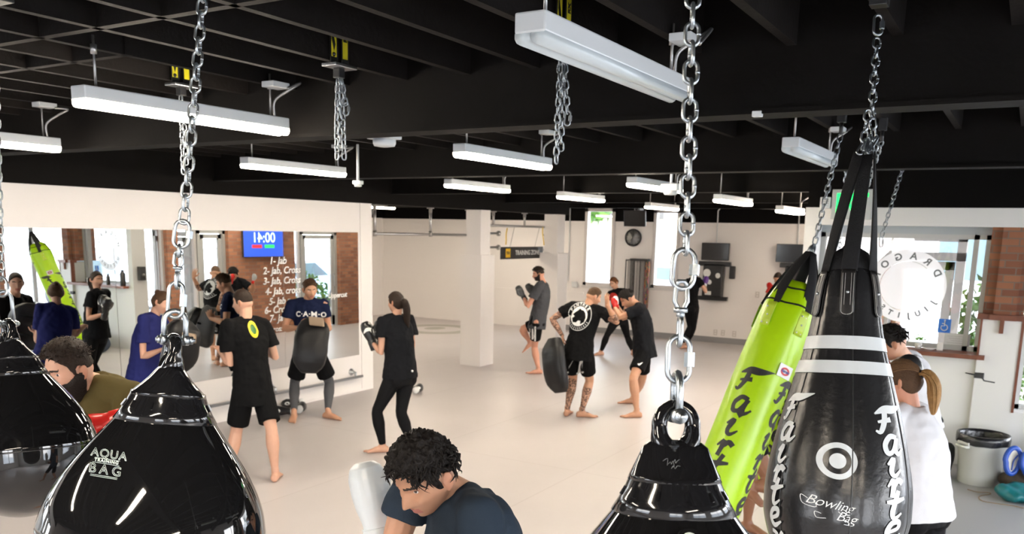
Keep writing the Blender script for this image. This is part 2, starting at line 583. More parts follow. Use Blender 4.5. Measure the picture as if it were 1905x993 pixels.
WB = [(6.83, 7.47, 1.15, 2.65), (8.44, 9.22, 1.13, 2.65)]
hole_wall('wall_back', 'X', XB, .25, YS - .2, YA + .2, 0, 2.65, WB, M_wall)
hole_wall('wall_back_upper', 'X', XB - .012, .26, YS - .2, YA + .2, 2.65, 3.45, [(6.83, 7.47, 2.65, 2.93), (8.44, 9.22, 2.65, 2.95)], M_black)
struct(MB().box((XB - .02, 9.2, .91), (XB, YA, .95)).build('trim_4', M_wall))
struct(MB().box((XB - .012, YS, 0), (XB, 10.6, .13)).build('baseboard_back', M_grey))
for i, (a, b, za, zb) in enumerate(((6.83, 7.47, 1.15, 2.93), (8.44, 9.22, 1.13, 2.95))):
    f = MB(); g = .075
    for lo, hi in (((a, za), (a + g, zb)), ((b - g, za), (b, zb)), ((a, za), (b, za + g)), ((a, zb - g), (b, zb))):
        f.box((XB - .03, lo[0], lo[1]), (XB + .1, hi[0], hi[1]))
    f.box((XB - .05, a - .03, za - .05), (XB + .05, b + .03, za))
    o = struct(f.build('window_%d' % (i + 1), M_wframe))
    MB().box((XB + .05, a + g, za + g), (XB + .058, b - g, zb - g)).build('window_pane', M_glass, o)

# ---------------- storefront wall (faces the bags)
# white sill-height wall, brick pillar on a white plinth, header band, black upper wall
w = MB()
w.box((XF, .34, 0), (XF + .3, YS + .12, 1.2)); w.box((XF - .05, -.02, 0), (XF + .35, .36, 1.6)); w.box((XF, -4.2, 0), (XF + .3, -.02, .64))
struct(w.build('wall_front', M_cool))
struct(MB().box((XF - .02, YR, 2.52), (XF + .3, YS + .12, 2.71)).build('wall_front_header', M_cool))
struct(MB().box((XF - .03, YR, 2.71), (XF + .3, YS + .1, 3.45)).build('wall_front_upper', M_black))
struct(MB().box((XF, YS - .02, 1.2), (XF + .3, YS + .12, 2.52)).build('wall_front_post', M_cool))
p = MB(); p.box((XF + .06, -.01, 1.62), (XF + .5, .36, 2.52)); p.box((XF - .02, .06, 1.62), (XF + .06, .26, 2.52)); struct(p.build('wall_front_brick', M_brick))
p = MB(); p.box((XF - .02, -3.4, .64), (XF + .5, -3.0, 2.52)); struct(p.build('wall_front_brick_rear', M_brick))
t4 = MB()
t4.box((XF - .09, -.03, 1.585), (XF + .05, .40, 1.64)); t4.box((XF - .12, .05, 1.585), (XF - .08, .29, 1.64)); t4.box((XF - .09, .15, 1.45), (XF - .05, .19, 1.59))
struct(t4.build('trim_5', M_wood))
struct(MB().box((XF - .12, .29, 1.165), (XF + .2, YS - .02, 1.21)).build('trim_6', M_wood))
tt = MB(); tt.box((XF - .06, .345, 1.21), (XF + .02, .365, 1.59)); tt.box((XF - .06, -.03, .64), (XF + .02, -.005, 1.59)); struct(tt.build('trim_7', M_wood))
# big window over the sill
def glazing(name, axis, pos, a0, a1, z0, z1, muls, rails, fw, m):
    f = MB()
    def bx(a, b, za, zb, d=.04):
        if axis == 'X': f.box((pos - d, a, za), (pos + d, b, zb))
        else: f.box((a, pos - d, za), (b, pos + d, zb))
    bx(a0, a0 + fw, z0, z1); bx(a1 - fw, a1, z0, z1); bx(a0, a1, z0, z0 + fw); bx(a0, a1, z1 - fw, z1)
    for q in muls: bx(q - fw / 2, q + fw / 2, z0, z1)
    for q in rails: bx(a0, a1, q - fw / 2, q + fw / 2)
    o = struct(f.build(name, m))
    g = MB()
    if axis == 'X': g.box((pos - .004, a0 + fw, z0 + fw), (pos + .004, a1 - fw, z1 - fw))
    else: g.box((a0 + fw, pos - .004, z0 + fw), (a1 - fw, pos + .004, z1 - fw))
    g.build('window_pane', M_glass, o)
    return o


glazing('window_3', 'X', XF + .27, .36, YS - .02, 1.21, 2.44, (.50,), (), .05, M_frame)
struct(MB().box((XF + .24, .36, 2.44), (XF + .3, YS - .02, 2.52)).build('trim_8', mat('pale_blue_soffit', (.35, .38, .4), .5)))
glazing('window_4', 'X', XF + .27, -3.0, -.02, .64, 2.52, (-1.5,), (), .05, M_frame)
# entrance door in the vestibule beyond the glass
d = MB()
for lo, hi in (((.66, 0), (.76, 2.75)), ((1.72, 0), (1.82, 2.75)), ((.66, 2.13), (1.82, 2.23)), ((.66, 2.36), (1.82, 2.44))):
    d.box((11.7, lo[0], lo[1]), (11.78, hi[0], hi[1]))
o = struct(d.build('door_1', M_frame))
l = MB()
for lo, hi in (((.77, .02), (.87, 2.12)), ((1.61, .02), (1.71, 2.12)), ((.77, .02), (1.71, .22)), ((.77, 2.02), (1.71, 2.12))):
    l.box((11.71, lo[0], lo[1]), (11.76, hi[0], hi[1]))
l.build('door_leaf', M_frame, o)
MB().box((11.735, .87, .22), (11.74, 1.61, 2.02)).build('door_glass', M_glass, o)

# ---------------- storefront side wall (seen in the mirror)
sw = MB(); TH = YS - .25
def sbx(a, b, za, zb): sw.box((a, TH, za), (b, YS, zb))
sbx(XF + .3, 18.9, 2.52, 2.71)
struct(sw.build('wall_right_header', M_wall))
struct(MB().box((XF + .3, TH, 2.71), (18.9, YS + .01, 3.45)).build('wall_right_upper', M_black))
sw = MB(); sbx(16.55, 18.9, 0, 2.52); struct(sw.build('wall_right', M_wall))
for a, b in ((10.95, 11.2), (12.45, 14.35), (15.85, 16.55)):
    s_ = MB(); s_.box((a, TH, 0), (b, YS + .03, 2.52)); struct(s_.build('wall_right_brick', M_brick))
glazing('window_5', 'Y', YS - .12, 10.4, 10.95, .05, 2.52, (), (), .05, M_wframe)
glazing('window_6', 'Y', YS - .12, 11.2, 11.72, .05, 2.52, (), (), .05, M_wframe)
glazing('window_7', 'Y', YS - .12, 14.35, 14.62, .05, 2.52, (), (), .05, M_wframe)
def glass_door(n, a, b):
    d = MB(); y = YS - .12
    for lo, hi in (((a, 0), (a + .07, 2.52)), ((b - .07, 0), (b, 2.52)), ((a, 2.2), (b, 2.28)), ((a, 2.45), (b, 2.52))): d.box((lo[0], y - .05, lo[1]), (hi[0], y + .05, hi[1]))
    o = struct(d.build('door_%d' % n, M_frame))
    l = MB(); a2, b2 = a + .08, b - .08
    for lo, hi in (((a2, .02), (a2 + .09, 2.19)), ((b2 - .09, .02), (b2, 2.19)), ((a2, .02), (b2, .25)), ((a2, 2.1), (b2, 2.19))): l.box((lo[0], y - .025, lo[1]), (hi[0], y + .025, hi[1]))
    l.build('door_leaf', M_frame, o)
    MB().box((a2 + .09, y - .004, .25), (b2 - .09, y + .004, 2.1)).build('door_glass', M_glass, o)
    h = MB(); h.tube([(b2 - .05, y + .03, .95), (b2 - .05, y + .08, .97), (b2 - .05, y + .08, 1.23), (b2 - .05, y + .03, 1.25)], .012, 8); h.build('door_handle', M_steel, o)
glass_door(2, 11.74, 12.45); glass_door(3, 14.64, 15.85)

# room behind and right of the camera
hole_wall('wall_rear', 'X', XW - .2, .2, YR, YM, 0, 3.45, [(-3, -.6, .9, 2.5), (2.5, 6.5, 1.0, 2.5)], M_wall)
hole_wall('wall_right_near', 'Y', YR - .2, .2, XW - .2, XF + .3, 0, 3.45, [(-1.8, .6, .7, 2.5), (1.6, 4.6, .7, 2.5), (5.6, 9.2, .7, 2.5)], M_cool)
glazing('window_8', 'X', XW - .1, -3, -.6, .9, 2.5, (-1.8,), (), .06, M_frame)
glazing('window_9', 'X', XW - .1, 2.5, 6.5, 1.0, 2.5, (4.5,), (), .06, M_frame)
glazing('window_10', 'Y', YR - .1, -1.8, .6, .7, 2.5, (-.6,), (), .06, M_frame)
glazing('window_11', 'Y', YR - .1, 1.6, 4.6, .7, 2.5, (3.1,), (), .06, M_frame)
glazing('window_12', 'Y', YR - .1, 5.6, 9.2, .7, 2.5, (7.4,), (), .06, M_frame)

# ---------------- outdoors
M_road = mat('pale_asphalt', (.38, .38, .39), .9, bump=.1)
struct(MB().box((XF + .3, TH - 3.4, 2.85), (18.9, TH, 3.0)).build('trim_9', M_cool))  # unseen overhang, added to keep direct sun out of the side storefront
g = MB(); g.box((XF + .3, -60, -.25), (80, TH, -.05)); g.box((XB + .25, TH, -.25), (80, 60, -.05)); g.box((-60, -60, -.25), (XF + .3, YR - .2, -.05)); g.box((-60, YR - .2, -.25), (XW - .2, 40, -.05))
o = g.build('ground', M_road); struct(o)
M_bld = mat('pale_stucco', (.62, .6, .56), .9); M_tan = mat('tan_stucco', (.5, .42, .3), .9); M_dglass = mat('dark_window', (.05, .08, .09), .1)
def building(lo, hi, label, m, face):
    t = thing('building', label, 'building', ((lo[0] + hi[0]) / 2, (lo[1] + hi[1]) / 2, 0))
    MB().box((lo[0], lo[1], -.1), (hi[0], hi[1], hi[2])).build('walls', m, t)
    MB().box((lo[0] - .3, lo[1] - .3, hi[2]), (hi[0] + .3, hi[1] + .3, hi[2] + .4)).build('roof', M_dark, t)
    n = int((hi[1] - lo[1]) / 4) if face == 'X' else int((hi[0] - lo[0]) / 4)
    for k in range(n):
        b = MB()
        if face == 'X': y = lo[1] + 1.2 + k * 4; b.box((lo[0] - .05, y, 1.0), (lo[0] + .05, y + 1.6, 3.0))
        else: x = lo[0] + 1.2 + k * 4; b.box((x, hi[1] - .05, 1.0), (x + 1.6, hi[1] + .05, 3.0))
        b.build('window', M_dglass, t)
building((34, -12, 0), (44, 6, 6.5), 'pale building across the street seen through the front window', M_bld, 'X')
building((46, 18, 0), (56, 34, 3.2), 'tan low building seen through the tall back window', M_tan, 'X')
def car(name, x, y, rz, m, label):
    t = thing('car', label, 'car', (x, y, -.05))
    R = Matrix.Translation((x, y, -.05)) @ Matrix.Rotation(rz, 4, 'Z')
    P = [(-2.1, .35), (-2.15, .75), (-1.7, .88), (-1.15, .95), (-.55, 1.42), (.6, 1.45), (1.25, 1.0), (2.0, .85), (2.15, .6), (2.1, .3)]
    def side(pts, w): return [R @ V((p[0], w, p[1])) for p in pts]
    b = MB(); a = side(P, -.85); b.prism(a, R.to_3x3() @ V((0, 1.7, 0)))
    o = b.build('body', m, t)
    md = o.modifiers.new('b', 'BEVEL'); md.width = .08; md.segments = 3
    G = [(-1.0, .98), (-.5, 1.36), (.55, 1.38), (1.05, 1.0)]
    b = MB(); b.prism(side(G, -.87), R.to_3x3() @ V((0, 1.74, 0))); b.build('side_windows', M_dglass, t)
    for wx in (-1.3, 1.35):
        for wy in (-.85, .65):
            b = MB(); b.lathe([(.12, 0), (.31, 0), (.33, .04), (.33, .16), (.31, .2), (.12, .2)], R @ Matrix.Translation((wx, wy, .33)) @ Matrix.Rotation(-PI / 2, 4, 'X'), 20); b.build('wheel', M_blackp, t)
car('car', 18.5, -2.6, .1, mat('silver_blue_paint', (.32, .40, .52), .25, coat=.5), 'silver blue car parked outside the front window')
car('car', 15.5, -6.5, 1.3, mat('white_car_paint', (.7, .7, .72), .25, coat=.5), 'white car parked outside, seen in the mirror')
car('car', 27, -4, 1.5, mat('dark_red_paint', (.2, .03, .03), .25, coat=.5), 'dark red car far across the street')
car('car', 27, 9.7, 1.45, mat('blue_grey_paint', (.2, .25, .33), .25, coat=.5), 'blue grey car outside the tall back window')
M_leaf = [mat('leaf_green', (.10, .22, .035), .6, var=.4, vscale=3), mat('leaf_deep_green', (.05, .13, .02), .6, var=.4, vscale=3)]
def bush(x, y, r, h, label, n=420, stem=0.0, seed=1):
    rnd = random.Random(seed)
    t = thing('shrub', label, 'shrub', (x, y, -.05))
    MB().tube([(x, y, -.05), (x + .03, y, stem + h * .4)], [.05 * max(r, .4), .03 * max(r, .4)], 8).build('stem', M_joist, t)
    b = MB()
    for k in range(n):
        d = V((rnd.gauss(0, 1), rnd.gauss(0, 1), rnd.gauss(0, 1))).normalized() * rnd.uniform(.55, 1)
        c = V((x + d.x * r, y + d.y * r, stem + h / 2 + d.z * h / 2))
        u = V((rnd.gauss(0, 1), rnd.gauss(0, 1), rnd.gauss(0, 1))).normalized() * .13 * max(.4, r); v = u.orthogonal().normalized() * .06 * max(.4, r)
        w_ = u.cross(v).normalized() * .008
        b._faces([c - u, c + v + w_, c + u, c - v + w_], [(0, 1, 2, 3)], True, rnd.choice((0, 0, 1)))
    b.build('foliage', M_leaf, t)
bush(15.1, .3, .75, 1.9, 'tall green shrub outside the glass door, seen in the mirror', 700, 0, 2)
bush(16.7, .2, .6, 1.2, 'round green shrub beside the tall shrub outside the glass door', 450, 0, 3)
bush(13.6, .3, .5, .9, 'low green shrub outside the side storefront', 350, 0, 5)
bush(33, 17.3, 3.0, 4.6, 'green tree seen through the left tall back window', 1500, 2.5, 4)
bush(40, 12.2, 3.5, 4.6, 'green tree further off behind the tall back windows', 1500, 3.0, 6)
# ================================================================ FIXTURES
M_emit = mat('lit_tube_diffuser', (.9, .9, .9), .4, emit=(1.0, .87, .70), estr=62.0)
M_off = mat('unlit_tube_diffuser', (.62, .68, .70), .25)
def light_fixture(x, y, z, lit, label, L=1.22):
    t = thing('strip_light', label, 'light fixture', (x, y, z), 'strip lights under the black ceiling')
    h = MB(); w = .052
    h.box((x, y - w, z - .005), (x + L, y + w, z + .055), .006); h.build('housing', M_white, t)
    d = MB()
    for s in (-1, 1): d.tube([(x + .004, y + s * .027, z - .012), (x + L - .004, y + s * .027, z - .012)], .026, 12)
    d.build('diffuser', M_emit if lit else M_off, t)
    for q in (.09, L - .09):
        r = MB(); r.tube([(x + q, y, z + .05), (x + q, y, 3.2)], .006, 6); r.tube([(x + q, y, 3.12), (x + q, y, 3.16)], .014, 8); r.build('hanger_rod', M_pipe, t)
    j = MB(); j.box((x + L - .16, y - .10, 3.12), (x + L - .04, y - .01, 3.15), .003); j.build('junction_plate', M_white, t)
    c = MB(); c.tube(cr3([(x + L - .07, y - .01, z + .055), (x + L - .075, y - .02, z + .14), (x + L - .03, y - .09, z + .2), (x + L + .02, y - .12, z + .24), (x + L - .06, y - .1, 3.12)]), .0075, 8); c.build('flexible_conduit', M_pipe, t)
    return t
FX = [((985, 57), 1.31, 0, 'large unlit white strip light hanging nearest the camera'),
      ((145, 182), 3.68, 1, 'long lit strip light at upper left, behind the left chain'),
      ((454, 304), 5.80, 1, 'lit strip light hanging over the mirror wall, left of the round detector'),
      ((854, 282), 3.36, 1, 'lit strip light in the middle, just behind the front beam'),
      ((833, 342), 5.45, 1, 'lit strip light above the nearer white column'),
      ((1042, 364), 5.15, 1, 'short looking lit strip light left of the first tall window'),
      ((1175, 340), 3.20, 1, 'lit strip light left of the right water bag chain, above the clock'),
      ((1205, 383), 5.03, 1, 'distant lit strip light in front of the second tall window'),
      ((1335, 370), 3.02, 1, 'distant lit strip light above the wall screen right of the chain'),
      ((1450, 390), 2.85, 1, 'most distant lit strip light, near the exit sign end'),
      ((1470, 272), 1.32, 0, 'unlit strip light at right, below the front beam')]
for (a, b), Y, lit, lb in FX:
    p = at(a, b, Y=Y); light_fixture(p.x, Y, p.z, lit, lb)
p = at(106, 268, Y=5.75); light_fixture(p.x - 1.22, 5.75, 2.88, 1, 'lit strip light cut by the left edge of the photo')
for i, (X, Y) in enumerate(((-.6, 3.5), (-.6, 1.2), (-.6, -1.5), (2, -1.5), (4.6, -1.8), (7.2, -1.8))):
    light_fixture(X, Y, 2.88, i < 3, ['lit strip light behind the camera, near the mirror side', 'lit strip light behind the camera', 'lit strip light behind the camera, near the far corner', 'unlit strip light right of the camera', 'unlit strip light right of the camera, along the near wall', 'unlit strip light right of the camera, near the storefront'][i])

# round detectors and small ceiling boxes
def detector(px_, py_, X, label, s=1.0, box=True):
    p = at(px_, py_, X=X)
    t = thing('ceiling_detector', label, 'detector', p)
    b = MB(); b.box(p + V((-.06, -.09, -.02)) * s, p + V((.06, .09, .05)) * s, .006); b.tube([p + V((0, 0, .04 * s)), p + V((0, 0, max(.1, 3.16 - p.z)))], .012, 8); b.build('mounting_box', M_white, t)
    b = MB(); b.lathe([(.03, -.065), (.062, -.06), (.07, -.045), (.07, -.02)], Matrix.Translation(p) @ Matrix.Scale(s, 4), 20); b.build('sensor_head', M_white, t)
detector(715, 253, 4.2, 'white round detector hanging from the front beam, centre left')
detector(1248, 351, 7.8, 'small detector beside the right water bag chain', .9)
detector(666, 341, 6.4, 'tiny white twin spot on the black beam above the mirror wall', .5)
p = at(1409, 213, X=3.72); o = MB().box(p + V((-.015, -.02, -.01)), p + V((.015, .02, .014)), .003).build('junction_box', M_white, None, p); tag(o, 'small white box on the underside of the front beam', 'junction box')

# conduits on the back wall
def conduit(pts, label, r=.014):
    t = thing('conduit', label, 'conduit', pts[0])
    MB().tube(pts, r, 8).build('pipe', M_white, t)
    return t
t = conduit([(XB - .02, 9.63, 2.95), (XB - .02, 9.63, 1.2)], 'white conduit dropping down the back wall left of the tall window')
q = at(1069, 529, X=XB - .04); MB().box(q + V((-.03, -.07, -.07)), q + V((.03, .07, .07)), .01).build('switch_box', M_white, t)
q = at(1333, 455, X=XB - .03); q2 = at(1336, 392, X=XB - .03); q3 = at(1350, 386, X=XB - .03); q4 = at(1470, 389, X=XB - .03)
conduit([q, q2, q2 * .5 + q3 * .5 + V((0, 0, .06)), q3, q4], 'bent conduit along the top of the back wall feeding the wall screens')
q = at(1487, 398, X=XB - .03); q2 = at(1484, 458, X=XB - .03); conduit([q, q2], 'short conduit above the right wall screen')

# outlets
for i, (a, b, lb) in enumerate(((1331, 618, 'leftmost outlet plate low on the back wall'), (1345, 619, 'middle outlet plate low on the back wall'), (1366, 621, 'rightmost of the low outlet plates on the back wall'), (1409, 548, 'light switch plate halfway up the back wall'))):
    p = at(a, b, X=XB - .006)
    t = thing('outlet', lb, 'outlet', p, 'wall plates on the back wall')
    MB().box(p + V((-.006, -.045, -.065)), p + V((.002, .045, .065)), .002).build('plate', mat('ivory_plate', (.66, .62, .58), .4), t)
    for s in (-1, 1): MB().box(p + V((-.009, -.018, s * .028 - .014)), p + V((-.004, .018, s * .028 + .014)), .003).build('socket', M_wall, t)

# wall clock
p = at(1178, 442, X=XB - .03)
t = thing('wall_clock', 'round black rimmed wall clock between the tall windows', 'clock', p)
R = Matrix.Translation(p) @ Matrix.Rotation(-PI / 2, 4, 'Y')
MB().lathe([(.0, -.03), (.2, -.03), (.205, 0), (.2, .03), (.178, .03), (.172, .015)], R, 40, caps=False).build('rim', M_blackp, t)
MB().lathe([(.0, .01), (.175, .012)], R, 40).build('dial', mat('clock_dial', (.75, .75, .74), .5), t)
mk = MB()
for k in range(12):
    a = k * PI / 6; c = p + V((-.022, math.sin(a) * .15, math.cos(a) * .15)); r_ = V((0, math.sin(a), math.cos(a)))
    mk.obox(c, V((.001, 0, 0)), r_ * .014, r_.cross(V((1, 0, 0))) * .004)
mk.build('hour_marks', M_blackp, t)
for nm, a, l in (('hour_hand', math.radians(212), .08), ('minute_hand', math.radians(-25), .13)):
    r_ = V((0, -math.sin(a), math.cos(a))); c = p + V((-.026, 0, 0)) + r_ * l / 2
    MB().obox(c, V((.001, 0, 0)), r_ * l / 2, r_.cross(V((1, 0, 0))) * .006).build(nm, M_blackp, t)

# screens
M_scr = mat('dark_screen', (.008, .008, .01), .12)
def screen(c, w, h, n, label, extra=None, m=M_scr):
    """flat screen centred at c, facing direction n"""
    c, n = V(c), V(n).normalized(); u = V((0, 0, 1)).cross(n).normalized(); v = n.cross(u)
    t = thing('wall_screen', label, 'screen', c)
    MB().obox(c, n * .025, u * w / 2, v * h / 2, .006).build('casing', M_blackp, t)
    MB().obox(c + n * .0255, n * .001, u * (w / 2 - .012), v * (h / 2 - .012)).build('display', m, t)
    MB().obox(c - n * .06, n * .05, u * .06, v * .1).build('wall_mount', M_blackm, t)
    return t, u, v
a, b = at(1181, 406, X=XB - .7), None
n1 = (V((0, 0, 1.0)) * -.25 + V((-1, -.15, 0)))
t, u, v = screen(a, .5, .36, n1, 'black screen hung high under the ceiling above the clock')
MB().tube([a + V((.08, 0, 0)), a + V((.16, .05, .3)), a + V((.16, .05, 3.3 - a.z))], .02, 8).build('ceiling_arm', M_blackm, t)
q = at(1189, 388, X=XB - .5); o = thing('projector', 'small pale projector hung above the clock screen', 'projector', q)
MB().box(q + V((-.12, -.07, -.09)), q + V((.12, .07, .09)), .02).build('body', M_white, o); MB().tube([q + V((0, 0, .08)), q + V((0, 0, 3.3 - q.z))], .02, 8).build('ceiling_arm', M_pipe, o)
MB().lathe([(.03, 0), (.04, .03)], Matrix.Translation(q + V((-.12, 0, 0))) @ Matrix.Rotation(-PI / 2, 4, 'Y'), 16).build('lens', M_blackp, o)
for px_, py_, lb in ((1331, 468, 'black wall screen above the striking dummy with white target discs'), (1472, 471, 'black wall screen partly hidden by the green bag straps')):
    screen(at(px_, py_, X=XB - .12), .62, .38, (-1, 0, 0), lb)

# wall striking stations
def striker(px_, py_, label):
    c = at(px_, py_, X=XB - .1)
    t = thing('striking_station', label, 'striking station', c)
    Y_, Z_ = V((0, 1, 0)), V((0, 0, 1))
    MB().obox(c + Z_ * .37, V((.05, 0, 0)), Y_ * .36, Z_ * .05, .008).build('top_rail', M_blackm, t)
    MB().obox(c - Z_ * .39, V((.05, 0, 0)), Y_ * .33, Z_ * .045, .008).build('bottom_rail', M_blackm, t)
    MB().obox(c + V((-.05, .0, 0)), V((.07, 0, 0)), Y_ * .23, Z_ * .36, .03).build('pad', mat('black_vinyl', (.012, .012, .013), .35), t)
    MB().obox(c + V((-.06, -.42, .2)), V((.05, 0, 0)), Y_ * .06, Z_ * .14, .02).build('side_pad', M_blackp, t)
    for y, z, r in ((.13, .17, .085), (-.12, .12, .055), (.06, -.03, .05)):
        q = c + V((-.12, y, z)); MB().ell(q, V((.012, 0, 0)), Y_ * r, Z_ * r * 1.05).build('target_disc', mat('white_print', (.8, .8, .78), .5), t)
    q = c + V((-.121, .08, -.27)); MB().obox(q, V((.003, 0, 0)), Y_ * .07, Z_ * .04).build('label_plate', mat('white_print', (.8, .8, .78), .5), t)
striker(1328, 522, 'black wall striking station with white discs, under the left screen')
striker(1481, 527, 'black wall striking station mostly hidden behind the green bags')

# resistance band rack
c = at(1187, 530, X=XB - .08)
t = thing('band_rack', 'wall rack of hanging black and grey bands with a colourful strip', 'rack', c)
ztop = at(1187, 485, X=XB - .08).z
MB().box((XB - .16, c.y - .24, ztop), (XB - .01, c.y + .2, ztop + .05), .006).build('top_shelf', M_blackm, t)
MB().tube(cr3([(XB - .1, c.y + .2, ztop + .02), (XB - .1, c.y + .3, ztop), (XB - .1, c.y + .32, ztop - .1), (XB - .1, c.y + .32, ztop - 1.3)]), .012, 8).build('side_rail', M_blackm, t)
rb = random.Random(3)
for k in range(13):
    y = c.y + .26 - k * .038; col = rb.choice(((.02, .02, .02), (.30, .28, .27), (.14, .13, .13), (.5, .47, .45), (.05, .05, .05)))
    nm = 'band_cloth_%d' % int(col[0] * 100)
    MB().tube(cr3([(XB - .1, y, ztop), (XB - .09, y + .004, ztop - .5), (XB - .1, y, ztop - 1.15 - .05 * rb.random())]), .013, 6).build('band', mat(nm, col, .7), t)
mc = mat('multicolour_woven_band', (.3, .05, .03), .7)
ntc = mc.node_tree; vo = ntc.nodes.new('ShaderNodeTexVoronoi'); vo.inputs['Scale'].default_value = 22
rp = ntc.nodes.new('ShaderNodeValToRGB'); rp.color_ramp.interpolation = 'CONSTANT'
for i, (ps, cc) in enumerate(((0, (.02, .02, .02)), (.3, (.45, .04, .03)), (.5, (.05, .18, .05)), (.65, (.5, .28, .05)), (.8, (.05, .06, .2)))):
    e = rp.color_ramp.elements[i] if i < 2 else rp.color_ramp.elements.new(ps)
    e.position = ps; e.color = (*cc, 1)
sx = ntc.nodes.new('ShaderNodeSeparateColor'); ntc.links.new(vo.outputs['Color'], sx.inputs[0]); ntc.links.new(sx.outputs[0], rp.inputs[0]); ntc.links.new(rp.outputs[0], ntc.nodes['Principled BSDF'].inputs['Base Color'])
MB().box((XB - .14, c.y - .27, ztop - 1.1), (XB - .05, c.y - .17, ztop), .02).build('woven_band_bundle', mc, t)

# training zone: pipe frames hung from the soffit, sign, straps
t = thing('pipe_rig', 'steel pipe pull-up frame hung under the black beam left of the nearer column', 'pipe rig', (10.9, YM + .3, 2.5))
YP = YM + .22
def X_at(px_, Y=YP): return at(px_, 400, Y=Y).x
def Z_at(px_, py_, Y=YP): return at(px_, py_, Y=Y).z
xs = [X_at(697), X_at(801), X_at(871)]
zb = Z_at(801, 436)
MB().tube([(xs[0], YP, zb), (xs[2], YP, zb)], .021, 10).build('bar', M_pipe, t)
for x in xs:
    b = MB(); b.tube([(x, YP, zb - .03), (x, YP, 2.74)], .024, 10); b.lathe([(.06, 2.73), (.06, 2.715), (.028, 2.71), (.028, 2.65)], Matrix.Translation((x, YP, 0)), 16); b.tube([(x, YP, zb - .035), (x, YP, zb + .05)], .03, 10); b.build('upright', M_pipe, t)
t = thing('pipe_rig', 'steel pipe pull-up frame between the two white columns, above the training sign', 'pipe rig', (14, YM + .3, 2.5))
xs = [X_at(918), X_at(976), X_at(1027)]; zb = Z_at(970, 421)
zb2 = Z_at(1030, 465)
MB().tube([(12.9, YP, zb), (xs[2] + .05, YP, zb), (xs[2] + .15, YP, zb - .06), (xs[2] + .15, YP, zb2)], .021, 10).build('bar', M_pipe, t)
for x in xs:
    b = MB(); b.tube([(x, YP, zb - .02), (x, YP, 2.74)], .022, 10); b.lathe([(.06, 2.73), (.06, 2.715), (.028, 2.71), (.028, 2.65)], Matrix.Translation((x, YP, 0)), 16); b.build('upright', M_pipe, t)
for x0, x1, py_ in ((12.9, X_at(928), 434), (12.9, X_at(928), 460), (X_at(1017), 15.4, 437), (X_at(1017), 15.4, 464)):
    z = Z_at(920 if x0 < 13 else 1030, py_); b = MB(); b.tube([(x0, YP, z), (x1, YP, z)], .02, 8); e = x1 if x0 < 13 else x0
    b.tube([(e - .01, YP, z), (e + .01, YP, z)], .05, 12); b.build('peg', M_pipe, t)
# black sign with yellow square
c = at(972, 470, Y=YP + .15)
t = thing('training_sign', 'black training zone sign with a yellow square, between the columns', 'sign', c)
wS = X_at(1011, YP + .15) - X_at(933, YP + .15); hS = .235
Ux, Uz = V((1, 0, 0)), V((0, 0, 1))
MB().obox(c, Ux * wS / 2, V((0, .015, 0)), Uz * hS / 2, .004).build('board', M_blackp, t)
MB().obox(c + V((-wS * .355, -.017, 0)), Ux * .085, V((0, .002, 0)), Uz * .085).build('yellow_square', mat('sign_yellow', (.85, .52, .02), .5), t)
sg = MB(); text_on(sg, 'TRX', c + V((-wS * .355, -.0195, 0)), Ux, Uz, .07, thick=.0005, bold=.003); sg.build('square_lettering', M_blackp, t)
sg = MB(); text_on(sg, 'TRAINING ZONE', c + V((wS * .11, -.017, 0)), Ux, Uz, .125, thick=.0008, bold=.003, space=1.0); sg.build('lettering', mat('white_print', (.8, .8, .78), .5), t)
b = MB(); b.tube([c + V((-wS * .3, 0, hS / 2)), c + V((-wS * .3, -.1, zb - c.z))], .005, 6); b.tube([c + V((wS * .3, 0, hS / 2)), c + V((wS * .3, -.1, zb - c.z))], .005, 6); b.build('hanging_wire', M_pipe, t)
M_yel = mat('yellow_strap', (.80, .55, .05), .6)
for i, (xa, ya, xb, yb, lb) in enumerate(((879, 425, 879, 456, 'yellow strap hanging left of the nearer column'), (944, 424, 940, 455, 'yellow strap hanging from the bar left of the training sign'), (1010, 422, 1011, 456, 'yellow strap hanging from the bar right of the training sign'))):
    A = at(xa, ya, Y=YP - .03); B = at(xb, yb, Y=YP - .03)
    b = MB(); b.loft([(A + (B - A) * s + V((0, .012 * math.sin(s * 5), 0)), V((.02, 0, 0)), V((0, .004, 0))) for s in (0, .2, .4, .6, .8, 1)], 8)
    tag(b.build('suspension_strap', M_yel, None, B), lb, 'strap', 'yellow straps of the training frame')

# exit sign and emergency light on the header
c = at(1585, 380, X=XF - .05)
t = thing('exit_sign', 'green lit exit sign on the black wall above the storefront', 'exit sign', c)
Uy = V((0, -1, 0))
MB().obox(c, V((.025, 0, 0)), Uy * .21, Uz * .16, .006).build('housing', mat('clear_grey_panel', (.45, .47, .46), .3), t)
M_green = mat('green_exit_light', (.02, .6, .1), .4, emit=(.0, 1.0, .12), estr=1.6)
ex = MB(); text_on(ex, 'EXIT', c + V((-.027, 0, 0)), Uy, Uz, .29, thick=.001, bold=.007, space=.95, sx=.58); ex.build('lettering', M_green, t)
c = at(1536, 377, X=XF - .06)
t = thing('emergency_light', 'pale perforated emergency light box left of the exit sign', 'emergency light', c)
MB().obox(c, V((.03, 0, 0)), Uy * .055, Uz * .06, .008).build('housing', M_white, t)
g = MB()
for i in range(4):
    for j in range(4): g.sph(c + V((-.03, (i - 1.5) * .022, (j - 1.5) * .024)), .006, 8, 6)
g.build('grille', M_frame, t)
